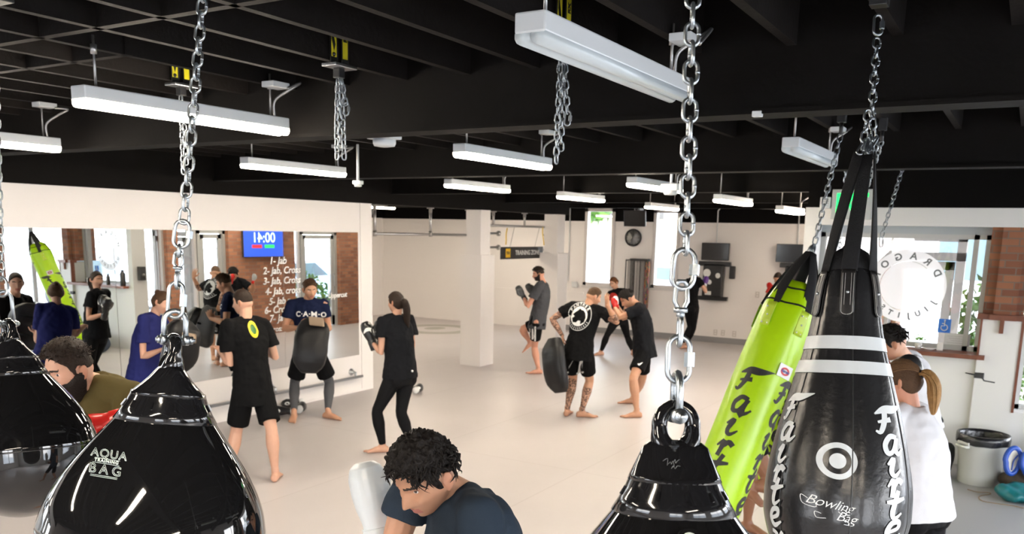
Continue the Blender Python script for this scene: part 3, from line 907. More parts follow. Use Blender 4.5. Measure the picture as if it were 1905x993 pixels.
# hand crank on the front wall
c = at(1822, 697, X=XF)
t = thing('wall_crank', 'small black crank bracket on the white wall right of the woman in white', 'crank', c)
MB().obox(c + V((-.03, 0, 0)), V((.03, 0, 0)), V((0, .045, 0)), V((0, 0, .03)), .006).build('gearbox', M_blackp, t)
MB().tube([c + V((-.05, .02, 0)), c + V((-.06, .13, .015))], [.009, .005], 8).build('spike', M_blackm, t)
MB().tube([c + V((-.05, -.03, -.02)), c + V((-.05, -.05, -.05)), c + V((-.05, -.15, -.06))], .007, 8).build('handle', M_blackm, t)

# stickers and notices on the storefront window
WX = XF + .27 - .006
c = at(1686, 532, X=WX)
t = thing('window_decal', 'round white club emblem with reversed letters on the front window', 'decal', c)
M_dec = mat_glass('frosted_decal', (1, 1, 1), .0)
ntd = M_dec.node_tree; ntd.nodes.clear(); oo = ntd.nodes.new('ShaderNodeOutputMaterial'); tr = ntd.nodes.new('ShaderNodeBsdfTransparent'); tl = ntd.nodes.new('ShaderNodeBsdfTranslucent'); tl.inputs[0].default_value = (.95, .95, .95, 1); df = ntd.nodes.new('ShaderNodeBsdfDiffuse'); df.inputs[0].default_value = (.8, .8, .8, 1); ad = ntd.nodes.new('ShaderNodeMixShader'); ad.inputs[0].default_value = .35; m1 = ntd.nodes.new('ShaderNodeMixShader'); m1.inputs[0].default_value = .9
ntd.links.new(tl.outputs[0], ad.inputs[1]); ntd.links.new(df.outputs[0], ad.inputs[2]); ntd.links.new(tr.outputs[0], m1.inputs[1]); ntd.links.new(ad.outputs[0], m1.inputs[2]); ntd.links.new(m1.outputs[0], oo.inputs[0])
R0 = .40
def on_win(vs, dx=-.002): return [V((WX + dx, c.y - x, c.z + y)) for x, y in vs]
b = MB(); vs, fs = disc2d(0.001, .27, 40); b._faces(on_win(vs), fs); vs, fs = disc2d(.275, R0, 48); b._faces(on_win(vs), fs); b.build('emblem_disc', M_dec, t)
M_ltr = mat('grey_decal_letters', (.12, .13, .13), .6)
lt = MB()
def arc_text(s, r, a0, step, size, flip):
    for i, ch in enumerate(s):
        a = a0 + i * step
        p = V((WX - .004, c.y - r * math.sin(a), c.z + r * math.cos(a)))
        u = V((0, -math.cos(a), -math.sin(a))); v = V((0, -math.sin(a), math.cos(a)))
        if flip: u, v = -u, -v
        text_on(lt, ch, p, -u, v, size, thick=.0005, bold=.003)
arc_text('DRAGON', .33, math.radians(62), math.radians(-27), .105, False)
arc_text('JIUJITSU', .33, math.radians(120), math.radians(17), .08, True)
lt.build('emblem_letters', M_ltr, t)
c2 = at(1757, 606, X=WX)
t = thing('access_sticker', 'small blue accessibility sticker on the front window', 'sticker', c2)
MB().box(c2 + V((-.002, -.062, -.075)), c2 + V((0, .062, .075))).build('sheet', mat('sticker_blue', (.02, .16, .62), .5), t)
wl = MB(); 
for ln in ([(.0, .05), (.0, .0), (.028, .0), (.035, -.03)], [(-.0, .025), (.025, .025)]): wl.tube([c2 + V((-.004, x, y)) for x, y in ln], .005, 6)
wl.tube([c2 + V((-.004, .0 + .032 * math.cos(a), -.018 + .032 * math.sin(a))) for a in [math.radians(100 + 24 * k) for k in range(11)]], .005, 6)
wl.sph(c2 + V((-.004, 0, .058)), .009, 8, 6); wl.build('wheelchair_mark', mat('white_print', (.8, .8, .78), .5), t)
c3 = at(1780, 636, X=WX)
t = thing('window_notice', 'pale printed notice taped inside the front window above the sill', 'notice', c3)
MB().box(c3 + V((-.002, -.125, -.09)), c3 + V((0, .125, .09))).build('sheet', mat('notice_paper', (.62, .62, .63), .7), t)
nl = MB()
for k in range(6): nl.box(c3 + V((-.004, -.1, .06 - k * .024 - .003)), c3 + V((-.002, .1 - .02 * (k % 3), .06 - k * .024 + .003)))
nl.build('printed_lines', M_frame, t)
# banner strip over the window
c4 = at(1690, 436, X=WX + .0)
o = MB().box(c4 + V((-.003, -.45, -.018)), c4 + V((0, .45, .018))).build('window_banner', mat('pale_banner', (.55, .52, .42), .6), None, c4); tag(o, 'thin pale lettered strip across the top of the front window', 'strip')
bt = MB(); text_on(bt, 'HELP STOP HAND FOOT AND MOUTH SPREAD', c4 + V((-.005, 0, 0)), Uy * -1, Uz, .035, thick=.0003); bt.build('lettering', M_ltr, o)
# sill objects
c5 = at(1708, 644, X=XF + .08); c5.z = 1.21
t = thing('potted_plant', 'small green plant on the wooden sill of the front window', 'plant', c5)
MB().lathe([(.028, 0), (.036, .06), (.032, .06)], Matrix.Translation(c5), 16).build('pot', M_wframe, t)
b = MB(); rnd = random.Random(4)
for k in range(60):
    dd = V((rnd.gauss(0, 1), rnd.gauss(0, 1), abs(rnd.gauss(0, 1)))).normalized(); cc = c5 + V((0, 0, .09)) + dd * .05 * rnd.uniform(.5, 1.3)
    u = V((rnd.gauss(0, 1), rnd.gauss(0, 1), rnd.gauss(0, 1))).normalized() * .018; v = u.orthogonal().normalized() * .009; b._faces([cc - u, cc + v, cc + u, cc - v], [(0, 1, 2, 3)], True)
b.build('leaves', mat('bright_leaf', (.18, .42, .06), .5), t)
for (px_, lb, w_, h_) in ((1748, 'small card standing on the wooden sill', .03, .045), (1728, 'low pale dish on the wooden sill', .07, .022)):
    q = at(px_, 652, X=XF + .06); q.z = 1.21
    if h_ > .03: o = MB().box(q + V((-.012, -w_, 0)), q + V((.012, w_, h_ * 2)), .004).build('sill_card', M_wframe, None, q); tag(o, lb, 'card')
    else: o = MB().lathe([(.03, 0), (w_, h_), (w_ - .008, h_), (.02, .006)], Matrix.Translation(q), 20).build('sill_dish', M_wframe, None, q); tag(o, lb, 'dish')

# timer screen on the brick of the side wall (read in the mirror)
c = V((13.35, YS + .09, 2.02))
t, u, v = screen(c, 1.15, .62, (0, 1, 0), 'blue lit round timer screen on the brick pier, seen in the mirror', None, mat('timer_blue', (.01, .03, .2), .3, emit=(.01, .07, .62), estr=1.1))
tm = MB(); text_on(tm, '00:41', c + V((0, .028, .1)), u, v, .30, thick=.0005, bold=.003); tm.build('timer_digits', mat('timer_white', (.8, .85, .9), .4, emit=(.55, .75, 1), estr=1.4), t)
MB().obox(c + u * -.16 + v * -.08 + V((0, .028, 0)), u * .14, v * .035, V((0, .001, 0))).build('green_button', mat('timer_green', (.02, .4, .08), .4, emit=(.02, .7, .1), estr=.9), t)
MB().obox(c + u * .2 + v * -.08 + V((0, .028, 0)), u * .14, v * .035, V((0, .001, 0))).build('red_button', mat('timer_red', (.4, .02, .02), .4, emit=(.7, .02, .03), estr=.9), t)
# speakers on the white post (seen in the mirror), bottles on the sill, gym bags below
c = V((10.25, YS + .16, 1.45))
t = thing('speaker', 'small black speaker on the white corner post, seen in the mirror', 'speaker', c)
MB().box(c + V((-.06, -.04, -.13)), c + V((.06, .06, .13)), .01).build('cabinet', M_blackp, t); MB().lathe([(.01, 0), (.045, .008)], Matrix.Translation(c + V((0, .06, -.04))) @ Matrix.Rotation(-PI / 2, 4, 'X'), 16).build('cone', M_dark, t)
for i, (y, h, r) in enumerate(((1.5, .2, .035), (1.95, .3, .05))):
    q = V((XF - .03, y, 1.21)); t = thing('bottle', ['slim dark water bottle on the sill, seen in the mirror', 'large dark jug on the sill beside the corner post, seen in the mirror'][i], 'bottle', q, 'bottles on the front sill')
    MB().lathe([(r * .9, 0), (r, .01), (r, h * .75), (r * .5, h * .88), (r * .45, h * .9)], Matrix.Translation(q), 18).build('body', M_blackp, t); MB().lathe([(r * .55, h * .9), (r * .55, h)], Matrix.Translation(q), 14).build('cap', M_blackm, t)
for i, (X, Y) in enumerate(((11.0, 10.6), (13.6, 10.8), (16.3, 10.6), (12.2, 13.2), (15.4, 13.4), (12.2, 2.35), (14.5, 2.7), (16.7, 3.1))):  # extra strip lights out of view, added to brighten the dim far end
    light_fixture(X, Y, 2.88, True, ['lit strip light over the far mats behind the mirror wall end', 'lit strip light over the far mats behind the nearer column', 'lit strip light over the far mats behind the farther column', 'lit strip light at the far left wall', 'lit strip light in the far left corner', 'lit strip light hidden behind the storefront header', 'lit strip light along the side storefront, hidden behind the front wall', 'lit strip light in the back right corner, hidden behind the front wall'][i])
# ================================================================ CHAINS AND BAGS
LINKS = {}


def link_mesh(pitch, wire, width, nut=False):
    k = (pitch, wire, width, nut)
    if k in LINKS: return LINKS[k]
    r = width / 2 - wire; hl = pitch / 2 + wire - r - wire + wire
    hl = max(pitch / 2 - r + wire, .001)
    pts = []
    for a in range(0, 181, 22): pts.append(V((r * math.cos(math.radians(a)), 0, hl + r * math.sin(math.radians(a)))))
    for a in range(180, 361, 22): pts.append(V((r * math.cos(math.radians(a)), 0, -hl + r * math.sin(math.radians(a)))))
    b = MB(); b.tube(pts, wire, 10, closed=True, up=V((0, 1, 0)))
    if nut: b.lathe([(wire * 1.3, -hl * .62), (wire * 1.95, -hl * .6), (wire * 1.95, hl * .6), (wire * 1.3, hl * .62)], Matrix.Translation((r, 0, 0)), 6, smooth=False)
    else: b.tube([(r, 0, -.002), (r, 0, .002)], wire * 1.12, 10)
    LINKS[k] = b.mesh('chain_link', M_zinc)
    return LINKS[k]


M_zinc = mat('zinc_plated_steel', (.40, .435, .46), .34, metal=1.0, bump=.08, bscale=300, var=.12, vscale=60)


def put_link(t, me, c, axis, spin, name='chain_link'):
    """one link of chain t at c with its long axis along axis"""
    axis = V(axis).normalized()
    side = V((math.cos(spin), math.sin(spin), 0)); side = (side - axis * side.dot(axis)).normalized()
    M = Matrix((side, axis.cross(side), axis)).transposed().to_4x4()
    M.translation = V(c) - BASE[t.name]
    o = bpy.data.objects.new(name, me); COL.objects.link(o); o.parent = t; o.matrix_local = M
    return o


def run_chain(t, A, B, pitch=.0315, wire=.0034, width=.029, spin=.6):
    A, B = V(A), V(B); d = B - A; n = max(1, round(d.length / pitch)); me = link_mesh(pitch, wire, width)
    for i in range(n):
        put_link(t, me, A + d * ((i + .5) / n), d, spin + (i % 2) * PI / 2 + random.uniform(-.12, .12))


def run_path(t, P, pitch=.0315, wire=.0034, width=.029, spin=.3):
    P = [V(p) for p in P]; me = link_mesh(pitch, wire, width)
    seg = [(P[i + 1] - P[i]).length for i in range(len(P) - 1)]; tot = sum(seg); n = round(tot / pitch)
    for i in range(n):
        s = (i + .5) / n * tot; k = 0
        while k < len(seg) - 1 and s > seg[k]: s -= seg[k]; k += 1
        d = P[k + 1] - P[k]; put_link(t, me, P[k] + d * (s / seg[k]), d, spin + (i % 2) * PI / 2 + random.uniform(-.2, .2))


def swivel(t, A, B):
    A, B = V(A), V(B); d = (B - A); u = d.normalized(); m = A + d * .5
    s = CR.copy(); s = (s - u * s.dot(u)).normalized(); w = u.cross(s)
    b = MB(); L = d.length
    b.tube([A + s * .009, A + s * .0105 + u * L * .28, A + s * .004 + u * L * .42], .0042, 8, round_ends=True); b.tube([A - s * .009, A - s * .0105 + u * L * .28, A - s * .004 + u * L * .42], .0042, 8, round_ends=True)
    b.tube([A + s * .009, A + s * .005 - u * .008, A - s * .005 - u * .008, A - s * .009], .0042, 8)
    b.tube([m - u * L * .1, m - u * L * .02], .0115, 12); b.tube([m - u * L * .02, m + u * L * .06], .007, 10)
    pts = [m + u * (L * .06 + .012) + (w * math.cos(a) * .010 - u * math.sin(a) * .012) for a in [PI * k / 8 for k in range(9)]]
    pts += [B - u * .004 + (-w * math.cos(a) * .010 + u * math.sin(a) * .012) for a in [PI * k / 8 for k in range(9)]]
    b.tube(pts, .0042, 8, closed=True)
    b.build('swivel', M_zinc, t)


def shackle(t, top, bolt, axis, w=.05, r=.0065):
    """U shackle from its crown to its bolt; axis = bolt direction"""
    top, bolt, axis = V(top), V(bolt), V(axis).normalized()
    up = (top - bolt).normalized(); axis = (axis - up * axis.dot(up)).normalized(); h = (top - bolt).length
    pts = [bolt - axis * w / 2, bolt - axis * w / 2 + up * (h - w / 2)]
    pts += [bolt + up * (h - w / 2) + (-axis * math.cos(a) + up * math.sin(a)) * w / 2 for a in [PI * k / 8 for k in range(1, 8)]]
    pts += [bolt + axis * w / 2 + up * (h - w / 2), bolt + axis * w / 2]
    b = MB(); b.tube(pts, r, 12)
    for s in (-1, 1): b.tube([bolt + axis * s * (w / 2 - r * 1.1), bolt + axis * s * (w / 2 + r * 1.1)], r * 2.0, 16)
    b.build('shackle', M_zinc, t)
    b = MB(); b.tube([bolt - axis * (w / 2 + .022), bolt + axis * (w / 2 + .018)], r * .8, 12)
    b.tube([bolt - axis * (w / 2 + .008), bolt - axis * (w / 2 + .017)], r * 1.55, 6); b.tube([bolt + axis * (w / 2 + .008), bolt + axis * (w / 2 + .014)], r * 1.5, 6)
    b.build('bolt', M_zinc, t)


def lerp(a, b, t): return a + (b - a) * t


def px_chain(label, D, top, items, spin, group='chains of the water bags'):
    """chain of the water bags: items are (kind, (x,y) start, (x,y) end) in photo terms at distance D"""
    A = at(*top, D=D); v = (at(*items[0][1], D=D) - at(*items[0][2], D=D)).normalized()
    topz = 3.15; A = A + v * ((topz - A.z) / v.z)
    t = thing('hanging_chain', label, 'chain', A, group)
    b = MB(); b.box(A + V((-.05, -.05, -.012)), A + V((.05, .05, 0)), .003); b.tube([A + V((-.02, 0, -.01)), A + V((-.012, 0, -.05)), A + V((.012, 0, -.05)), A + V((.02, 0, -.01))], .006, 8); b.build('ceiling_mount', M_blackm, t)
    for k, a, c in items:
        P, Q = at(*a, D=D), at(*c, D=D); d = Q - P
        if k == 'chain': run_chain(t, A + V((0, 0, -.05)), Q, spin=spin)
        elif k == 'quick': put_link(t, link_mesh(round(d.length - .012, 3), .0045, .045, True), (P + Q) / 2, d, spin + c_spin(k, a), 'quick_link')
        elif k == 'quickr': put_link(t, link_mesh(round(d.length - .012, 3), .0045, .045, True), (P + Q) / 2, -d, spin + c_spin(k, a), 'quick_link')
        elif k == 'link': put_link(t, link_mesh(round(d.length - .010, 3), .0042, .030), (P + Q) / 2, d, spin + PI / 2 + .3, 'chain_link')
        elif k == 'swivel': swivel(t, P, Q)
        elif k == 'shackle': shackle(t, P, Q, SHAX[label])
    return t


def c_spin(k, a): return 0
SHAX = {}
R0_ = -CR.copy()
sp_face = math.atan2(CR.y, CR.x)     # spin that shows a link face-on
D1, D3, D2 = 2.05, 1.42, 3.0
LB1, LB3, LB2 = 'steel chain holding the glossy water bag at centre left', 'steel chain holding the glossy water bag right of centre', 'short visible end of steel chain holding the water bag cut by the left edge'
ax1 = (-CR * .82 - CF * .5 + CD * .05).normalized(); SHAX[LB1] = ax1; SHAX[LB3] = CF; SHAX[LB2] = CR * .5 + CF * .6
px_chain(LB1, D1, (373, 0), [('chain', (373, 0), (342, 414)), ('quick', (341, 409), (335, 462)), ('link', (334, 455), (332, 478)), ('swivel', (332, 474), (330, 530)), ('quickr', (329, 524), (325, 592)), ('shackle', (326, 578), (325, 632))], sp_face)
px_chain(LB3, D3, (1290, 0), [('chain', (1290, 0), (1276, 470)), ('quickr', (1275, 462), (1268, 539)), ('swivel', (1268, 532), (1264, 634)), ('quick', (1264, 624), (1261, 712)), ('shackle', (1260, 694), (1258, 773))], sp_face)
px_chain(LB2, D2, (-14, 0), [('chain', (-14, 0), (2, 520)), ('quick', (2, 515), (5, 552)), ('shackle', (6, 542), (12, 602))], sp_face)

# ---------------- water bags
M_aqua = mat('glossy_black_vinyl', (.006, .006, .0065), .045, spec=.6, coat=.3)
M_aqua2 = mat('glossy_black_moulding', (.008, .008, .009), .09, spec=.6)
M_mark = mat('pale_green_marking', (.62, .70, .66), .5)
PROF = [(.0, -.238), (.04, -.235), (.10, -.215), (.165, -.178), (.215, -.128), (.245, -.068), (.2555, 0), (.2545, .02), (.241, .071), (.209, .136), (.166, .2), (.115, .266), (.083, .312), (.074, .33)]


def frame(axis, face):
    """axes of a hanging bag: z along axis (up), x towards face"""
    z = V(axis).normalized(); x = V(face); x = (x - z * x.dot(z)).normalized(); y = z.cross(x)
    return Matrix((x, y, z)).transposed().to_4x4()


def water_bag(label, c, axis, tabn, s=1.0, extra=None):
    """c = centre of the widest ring; tabn = direction the bolt runs through the tab"""
    M = frame(axis, tabn); M.translation = V(c)
    S = M @ Matrix.Scale(s, 4)
    t = thing('water_punching_bag', label, 'punching bag', c, 'glossy black water bags')
    # smooth the profile
    pr = [(p[0], 0, p[1]) for p in PROF]; pr = [(max(p.x, 0.0005), p.z) for p in cr3(pr, 4)]
    body = MB().lathe(pr, S, 64).build('body', M_aqua, t)
    MB().lathe([(.2545, -.0035), (.2572, -.002), (.2572, .002), (.2545, .0035)], S, 64, caps=False).build('seam', M_aqua2, t)
    # collar with notched ring
    cl = MB(); cl.lathe([(.112, .264), (.1175, .267), (.1025, .292), (.101, .296), (.092, .312), (.0905, .318), (.086, .328), (.084, .336), (.03, .338)], S, 48)
    nb = 12
    for k in range(nb):
        a = 2 * PI * k / nb; R_ = V((math.cos(a), math.sin(a), 0)); T_ = V((-math.sin(a), math.cos(a), 0))
        p = R_ * .0975 + V((0, 0, .305)); up = (R_ * -.012 + V((0, 0, .02))).normalized()
        cl.obox(S @ p, S.to_3x3() @ (T_ * .0022), S.to_3x3() @ (up * .009), S.to_3x3() @ (T_.cross(up) * .002))
    cl.build('collar', M_aqua2, t)
    # tab with an oval eye; bolt runs along local x, tab lies in local y-z
    secs = []; n = 40; hc = V((0, 0, .428))
    for k in range(n):
        a = 2 * PI * k / n; dy, dz = math.sin(a), math.cos(a)
        hy, hz = .0165 * dy, .022 * dz
        hz = .027 * dz
        if dz >= -.2: oy, oz = .047 * dy, .051 * dz
        else:
            f = (-.2 - dz) / .8; oz = -.0102 + (dz + .2) * (.051 + .03 * f); oy = dy * (.047 + .02 * f)
        mid = V((0, (hy + oy) / 2, (hz + oz) / 2)); half = V((0, (oy - hy) / 2, (oz - hz) / 2))
        f2 = max(0, -dz)
        secs.append((S @ (hc + mid), S.to_3x3() @ half, S.to_3x3() @ V((.015 + .016 * f2, 0, 0))))
    tb = MB().loft(secs, 14, closed=True)
    tb.loft([(S @ V((0, 0, z)), S.to_3x3() @ V((0, w, 0)), S.to_3x3() @ V((d, 0, 0))) for z, w, d in ((.326, .0885, .087), (.336, .085, .081), (.352, .078, .064), (.370, .070, .047), (.388, .063, .034), (.398, .050, .024), (.402, .03, .016))], 40)
    tb.build('hanging_tab', M_aqua2, t)
    return t, S, body


def outline_text(lines, fn, r=.0011):
    """outlined lettering: each glyph drawn as a thin raised outline, mapped by fn(x, y)"""
    mb = MB()
    for s, x0, y0, size, sp_ in lines:
        cu = bpy.data.curves.new('t', 'FONT'); cu.body = s; cu.size = size; cu.align_x = 'CENTER'; cu.align_y = 'CENTER'; cu.space_character = sp_; cu.fill_mode = 'NONE'; cu.resolution_u = 3; cu.offset = .002
        o = bpy.data.objects.new('t', cu); COL.objects.link(o); dg = bpy.context.evaluated_depsgraph_get(); dg.update()
        me = bpy.data.meshes.new_from_object(o.evaluated_get(dg)); bpy.data.objects.remove(o)
        for e in me.edges:
            a, c = me.vertices[e.vertices[0]].co, me.vertices[e.vertices[1]].co
            if (a - c).length < 1e-5: continue
            mb.tube([fn(a.x + x0, a.y + y0), fn(c.x + x0, c.y + y0)], r, 5)
        bpy.data.meshes.remove(me)
    return mb


top1, eq1 = at(324, 628, D=D1), at(289, 987, D=D1)
t1, S1, b1 = water_bag('glossy black water bag with outlined lettering, at centre left of the photo', eq1, top1 - eq1, ax1, 1.0)
bv = bvh_of(b1)
cL = at(203, 862, D=D1 - .2)
def onbag(bv, D, cx, cy, tilt=0.0):
    def fn(x, y):
        xr, yr = x * math.cos(tilt) - y * math.sin(tilt), x * math.sin(tilt) + y * math.cos(tilt)
        r0 = ray(cx, cy); p = CAM + r0 * D + CR * xr - CD * yr
        d = (p - CAM).normalized(); h = bv.ray_cast(CAM, d)
        if h[0] is None: return p
        return h[0] + h[1] * .0008
    return fn
fn = onbag(bv, D1 - .2, 198, 861, -.16)
m = outline_text([('AQUA', .003, .019, .026, 1.1), ('TRAINING', .0, .0033, .0095, 1.25), ('BAG', .0, -.016, .029, 1.5)], fn, .0006)
for y in (.0083, -.0022, -.029, -.032): m.tube([fn(-.030 + .004 * (y > 0), y), fn(-.015, y), fn(0, y), fn(.015, y), fn(.029, y)], .0005, 5)
m.build('lettering', M_mark, t1)
top3, eq3 = at(1259, 744, D=D3), at(1244, 1212, D=D3)
t3, S3, b3 = water_bag('glossy black water bag with white valve cap, right of centre at the bottom edge', eq3, top3 - eq3, CF - CR * .05, .88)
vz, vr = .236, .140
va = V((-1, .03, 0)).normalized()
pv = S3 @ (va * vr + V((0, 0, vz))); nv = (S3.to_3x3() @ (va + V((0, 0, .75)))).normalized()
o = va.copy()
Mv = frame(nv, CR); Mv.translation = pv
MB().lathe([(.0205, -.004), (.021, .002), (.017, .006), (.0135, .005)], Mv, 24, caps=False).build('valve_ring', M_aqua2, t3)
MB().lathe([(.0005, .004), (.0115, .0055), (.0125, .003)], Mv, 24).build('valve_cap', mat('white_valve', (.72, .78, .77), .4), t3)
sg = MB(); bt = bvh_of([c for c in t3.children if c.name.startswith('hanging_tab')][0])
fn3 = onbag(bt, D3 - .03, 1252, 860, .12)
for ln in ([(-.016, .004), (-.008, .007), (-.010, -.004)], [(-.008, -.002), (-.004, .001), (-.003, -.003), (0, .002), (.001, -.006), (-.002, -.008)], [(.001, 0), (.004, .004), (.004, -.002), (.007, .001), (.011, .003)], [(-.004, -.010), (0, -.006), (.002, -.011), (.006, -.007), (.011, -.008)]):
    sg.tube([fn3(p[0], p[1]) for p in smooth_line(ln, 4)], .0004, 4)
sg.build('signature', mat('faint_grey_ink', (.16, .17, .17), .5), t3)
top2, eq2 = at(15, 598, D=D2), at(40, 838, D=D2)
t2, S2, b2 = water_bag('glossy black water bag cut by the left edge, in front of the bearded man', eq2, top2 - eq2, CR * .5 + CF * .6, .98)

# ---------------- printed script letters
GL = {'F': [[(-.15, .70, .3), (.2, .86, 1.5), (.6, .88, 1.6), (1.15, 1.02, .15)], [(.22, .86, 1.2), (.16, .45, 1.2), (-.02, .08, .9), (-.18, .12, .4)], [(-.08, .42, .5), (.42, .52, 1.1)]],
      'a': [[(.58, .62, 1), (.3, .66, 1.1), (.08, .38, 1.1), (.14, .10, 1.1), (.36, .16, .9), (.58, .60, 1)], [(.58, .62, 1.1), (.48, .25, 1.1), (.58, .06, .9), (.82, .26, .4)]],
      'i': [[(.10, .42, .5), (.34, .62, 1.1), (.22, .2, 1.1), (.36, .04, .9), (.62, .26, .4)], [(.40, .82, 1.5), (.52, .95, 1.3)]],
      'r': [[(.05, .4, .4), (.28, .62, 1.1), (.2, .03, 1.1)], [(.24, .34, .8), (.46, .62, 1.2), (.66, .52, 1.2)]],
      't': [[(.46, 1.0, 1), (.24, .3, 1.2), (.32, .04, .9), (.62, .22, .4)], [(.0, .60, .6), (.3, .62, 1.2), (.74, .74, .6)]],
      'e': [[(.12, .28, .8), (.5, .42, .9), (.52, .64, 1.1), (.24, .6, 1.1), (.10, .3, 1.1), (.28, .04, 1.1), (.68, .22, .4)]],
      'x': [[(.06, .6, .8), (.3, .5, 1.1), (.4, .12, 1.1), (.7, .1, .6)], [(.66, .62, .8), (.1, .03, .8)]]}


def script_letters(word, step, size, wid, fn, grow=0.0):
    """stacked script letters down a bag; fn maps (across, down) to the surface point"""
    mb = MB()
    for i, ch in enumerate(word):
        for ln in GL[ch]:
            vs, fs = stroke2d([smooth_line(ln, 5)], .17)
            pts = [fn((x - .3) * wid, i * step - (y - .4) * size) for x, y in vs]
            mb._faces(pts, fs, False)
    return mb


def lathe_at(S, prof, ang, down_from, off=.0012):
    """point on a turned bag: returns fn(across, down) at angle ang, measured down from local height"""
    zs = [p[1] for p in prof]; rs = [p[0] for p in prof]
    def rad(z):
        for i in range(len(zs) - 1):
            a, b = (zs[i], zs[i + 1]) if zs[i] < zs[i + 1] else (zs[i + 1], zs[i])
            if a <= z <= b:
                f = (z - zs[i]) / (zs[i + 1] - zs[i]); return rs[i] + (rs[i + 1] - rs[i]) * f
        return rs[0]
    def fn(x, y):
        z = down_from - y; r = rad(z) + off; a = ang + x / max(r, .02)
        return S @ V((r * math.cos(a), r * math.sin(a), z))
    return fn


# ---------------- bowling pin shaped bag
DB = 2.7; mm = DB / F_PX
topB, eqB = at(1579, 505, D=DB), at(1555, 935, D=DB)
LB = (topB - eqB).length
SB = frame(topB - eqB, -CF); SB.translation = eqB
def yb(y): return (935 - y) / (935 - 505) * LB
PB = [(129, 935), (128, 900), (120, 845), (107, 785), (88, 712), (71, 650), (61, 598), (53, 540), (46, 512), (38, 500)]
pb = [(w * mm, yb(y)) for w, y in PB]
low = [(.0005, -.30), (.06, -.292), (.12, -.255), (.165, -.20), (.198, -.12), (.217, -.05)]
PBAG = [(max(p.x, .0005), p.z) for p in cr3([(r, 0, z) for r, z in low + pb], 5)]
M_vin = mat('black_bag_vinyl', (.011, .011, .012), .27, spec=.5, bump=.12, bscale=55)
M_stripe = mat('pale_grey_vinyl', (.60, .63, .64), .35, bump=.05, bscale=50)
tB = thing('bowling_punching_bag', 'black bowling pin shaped punching bag with two pale stripes and a ring target', 'punching bag', eqB)
bb = MB(); nB = 72
def gore(r, z, k, n):
    a = 2 * PI * k / n; g = abs(math.sin(a * 3 + .52)); return r * (1 - .028 * (1 - g) ** 5)
secs = []; vs = []; fs = []
for r, z in PBAG:
    for k in range(nB):
        a = 2 * PI * k / nB; q = gore(r, z, k, nB) * (1 + .012 * noise.noise(V((math.cos(a) * 3, math.sin(a) * 3, z * 6))) * (1 if z > .1 else .3)); vs.append(SB @ V((q * math.cos(a), q * math.sin(a), z)))
for i in range(len(PBAG) - 1):
    for k in range(nB): fs.append((i * nB + k, i * nB + (k + 1) % nB, (i + 1) * nB + (k + 1) % nB, (i + 1) * nB + k))
fs.append(tuple(range(nB))[::-1]); fs.append(tuple((len(PBAG) - 1) * nB + k for k in range(nB)))
bb._faces(vs, fs, True); bodyB = bb.build('body', M_vin, tB); bvB = bvh_of(bodyB)
def rB(z):
    for i in range(len(PBAG) - 1):
        if PBAG[i][1] <= z <= PBAG[i + 1][1]: f = (z - PBAG[i][1]) / (PBAG[i + 1][1] - PBAG[i][1]); return lerp(PBAG[i][0], PBAG[i + 1][0], f)
    return PBAG[-1][0]
for y0, y1 in ((653, 629), (697, 674)):
    b = MB(); vs = []; fs = []
    lv = [yb(y0) + (yb(y1) - yb(y0)) * k / 4 for k in range(5)]
    for z in lv:
        for k in range(nB): a = 2 * PI * k / nB; q = gore(rB(z), z, k, nB) * 1.012 + .0015; vs.append(SB @ V((q * math.cos(a), q * math.sin(a), z)))
    for i in range(4):
        for k in range(nB): fs.append((i * nB + k, i * nB + (k + 1) % nB, (i + 1) * nB + (k + 1) % nB, (i + 1) * nB + k))
    b._faces(vs, fs, True); b.build('stripe', M_stripe, tB)
sm = MB()
for k in range(6):
    a = PI / 3 * k - .52 / 3
    sm.tube([SB @ V((rB(z) * .978 * math.cos(a), rB(z) * .978 * math.sin(a), z)) for z in np.linspace(-.25, yb(512), 24)], .0022, 6)
sm.build('seam', M_blackp, tB)
# top drape and leather tabs with straps gathered on clips
M_web = mat('black_webbing', (.010, .010, .011), .75, spec=.2, bump=.3, bscale=220)
M_leather = mat('black_leather', (.016, .015, .015), .35, bump=.1, bscale=90)
M_thread = mat('pale_stitching', (.42, .41, .38), .7)
dr = MB(); dr.loft([(SB @ V((0, 0, yb(515))), SB.to_3x3() @ V((.075, 0, 0)), SB.to_3x3() @ V((0, .078, 0))), (SB @ V((0, 0, yb(490))), SB.to_3x3() @ V((.066, 0, 0)), SB.to_3x3() @ V((0, .070, 0))), (SB @ V((.004, 0, yb(472))), SB.to_3x3() @ V((.05, 0, 0)), SB.to_3x3() @ V((0, .055, 0))), (SB @ V((0, .004, yb(462))), SB.to_3x3() @ V((.025, 0, 0)), SB.to_3x3() @ V((0, .03, 0)))], 28)
dr.build('top_cover', M_web, tB)
gat = at(1612, 292, D=DB)
hub = at(1622, 258, D=DB)
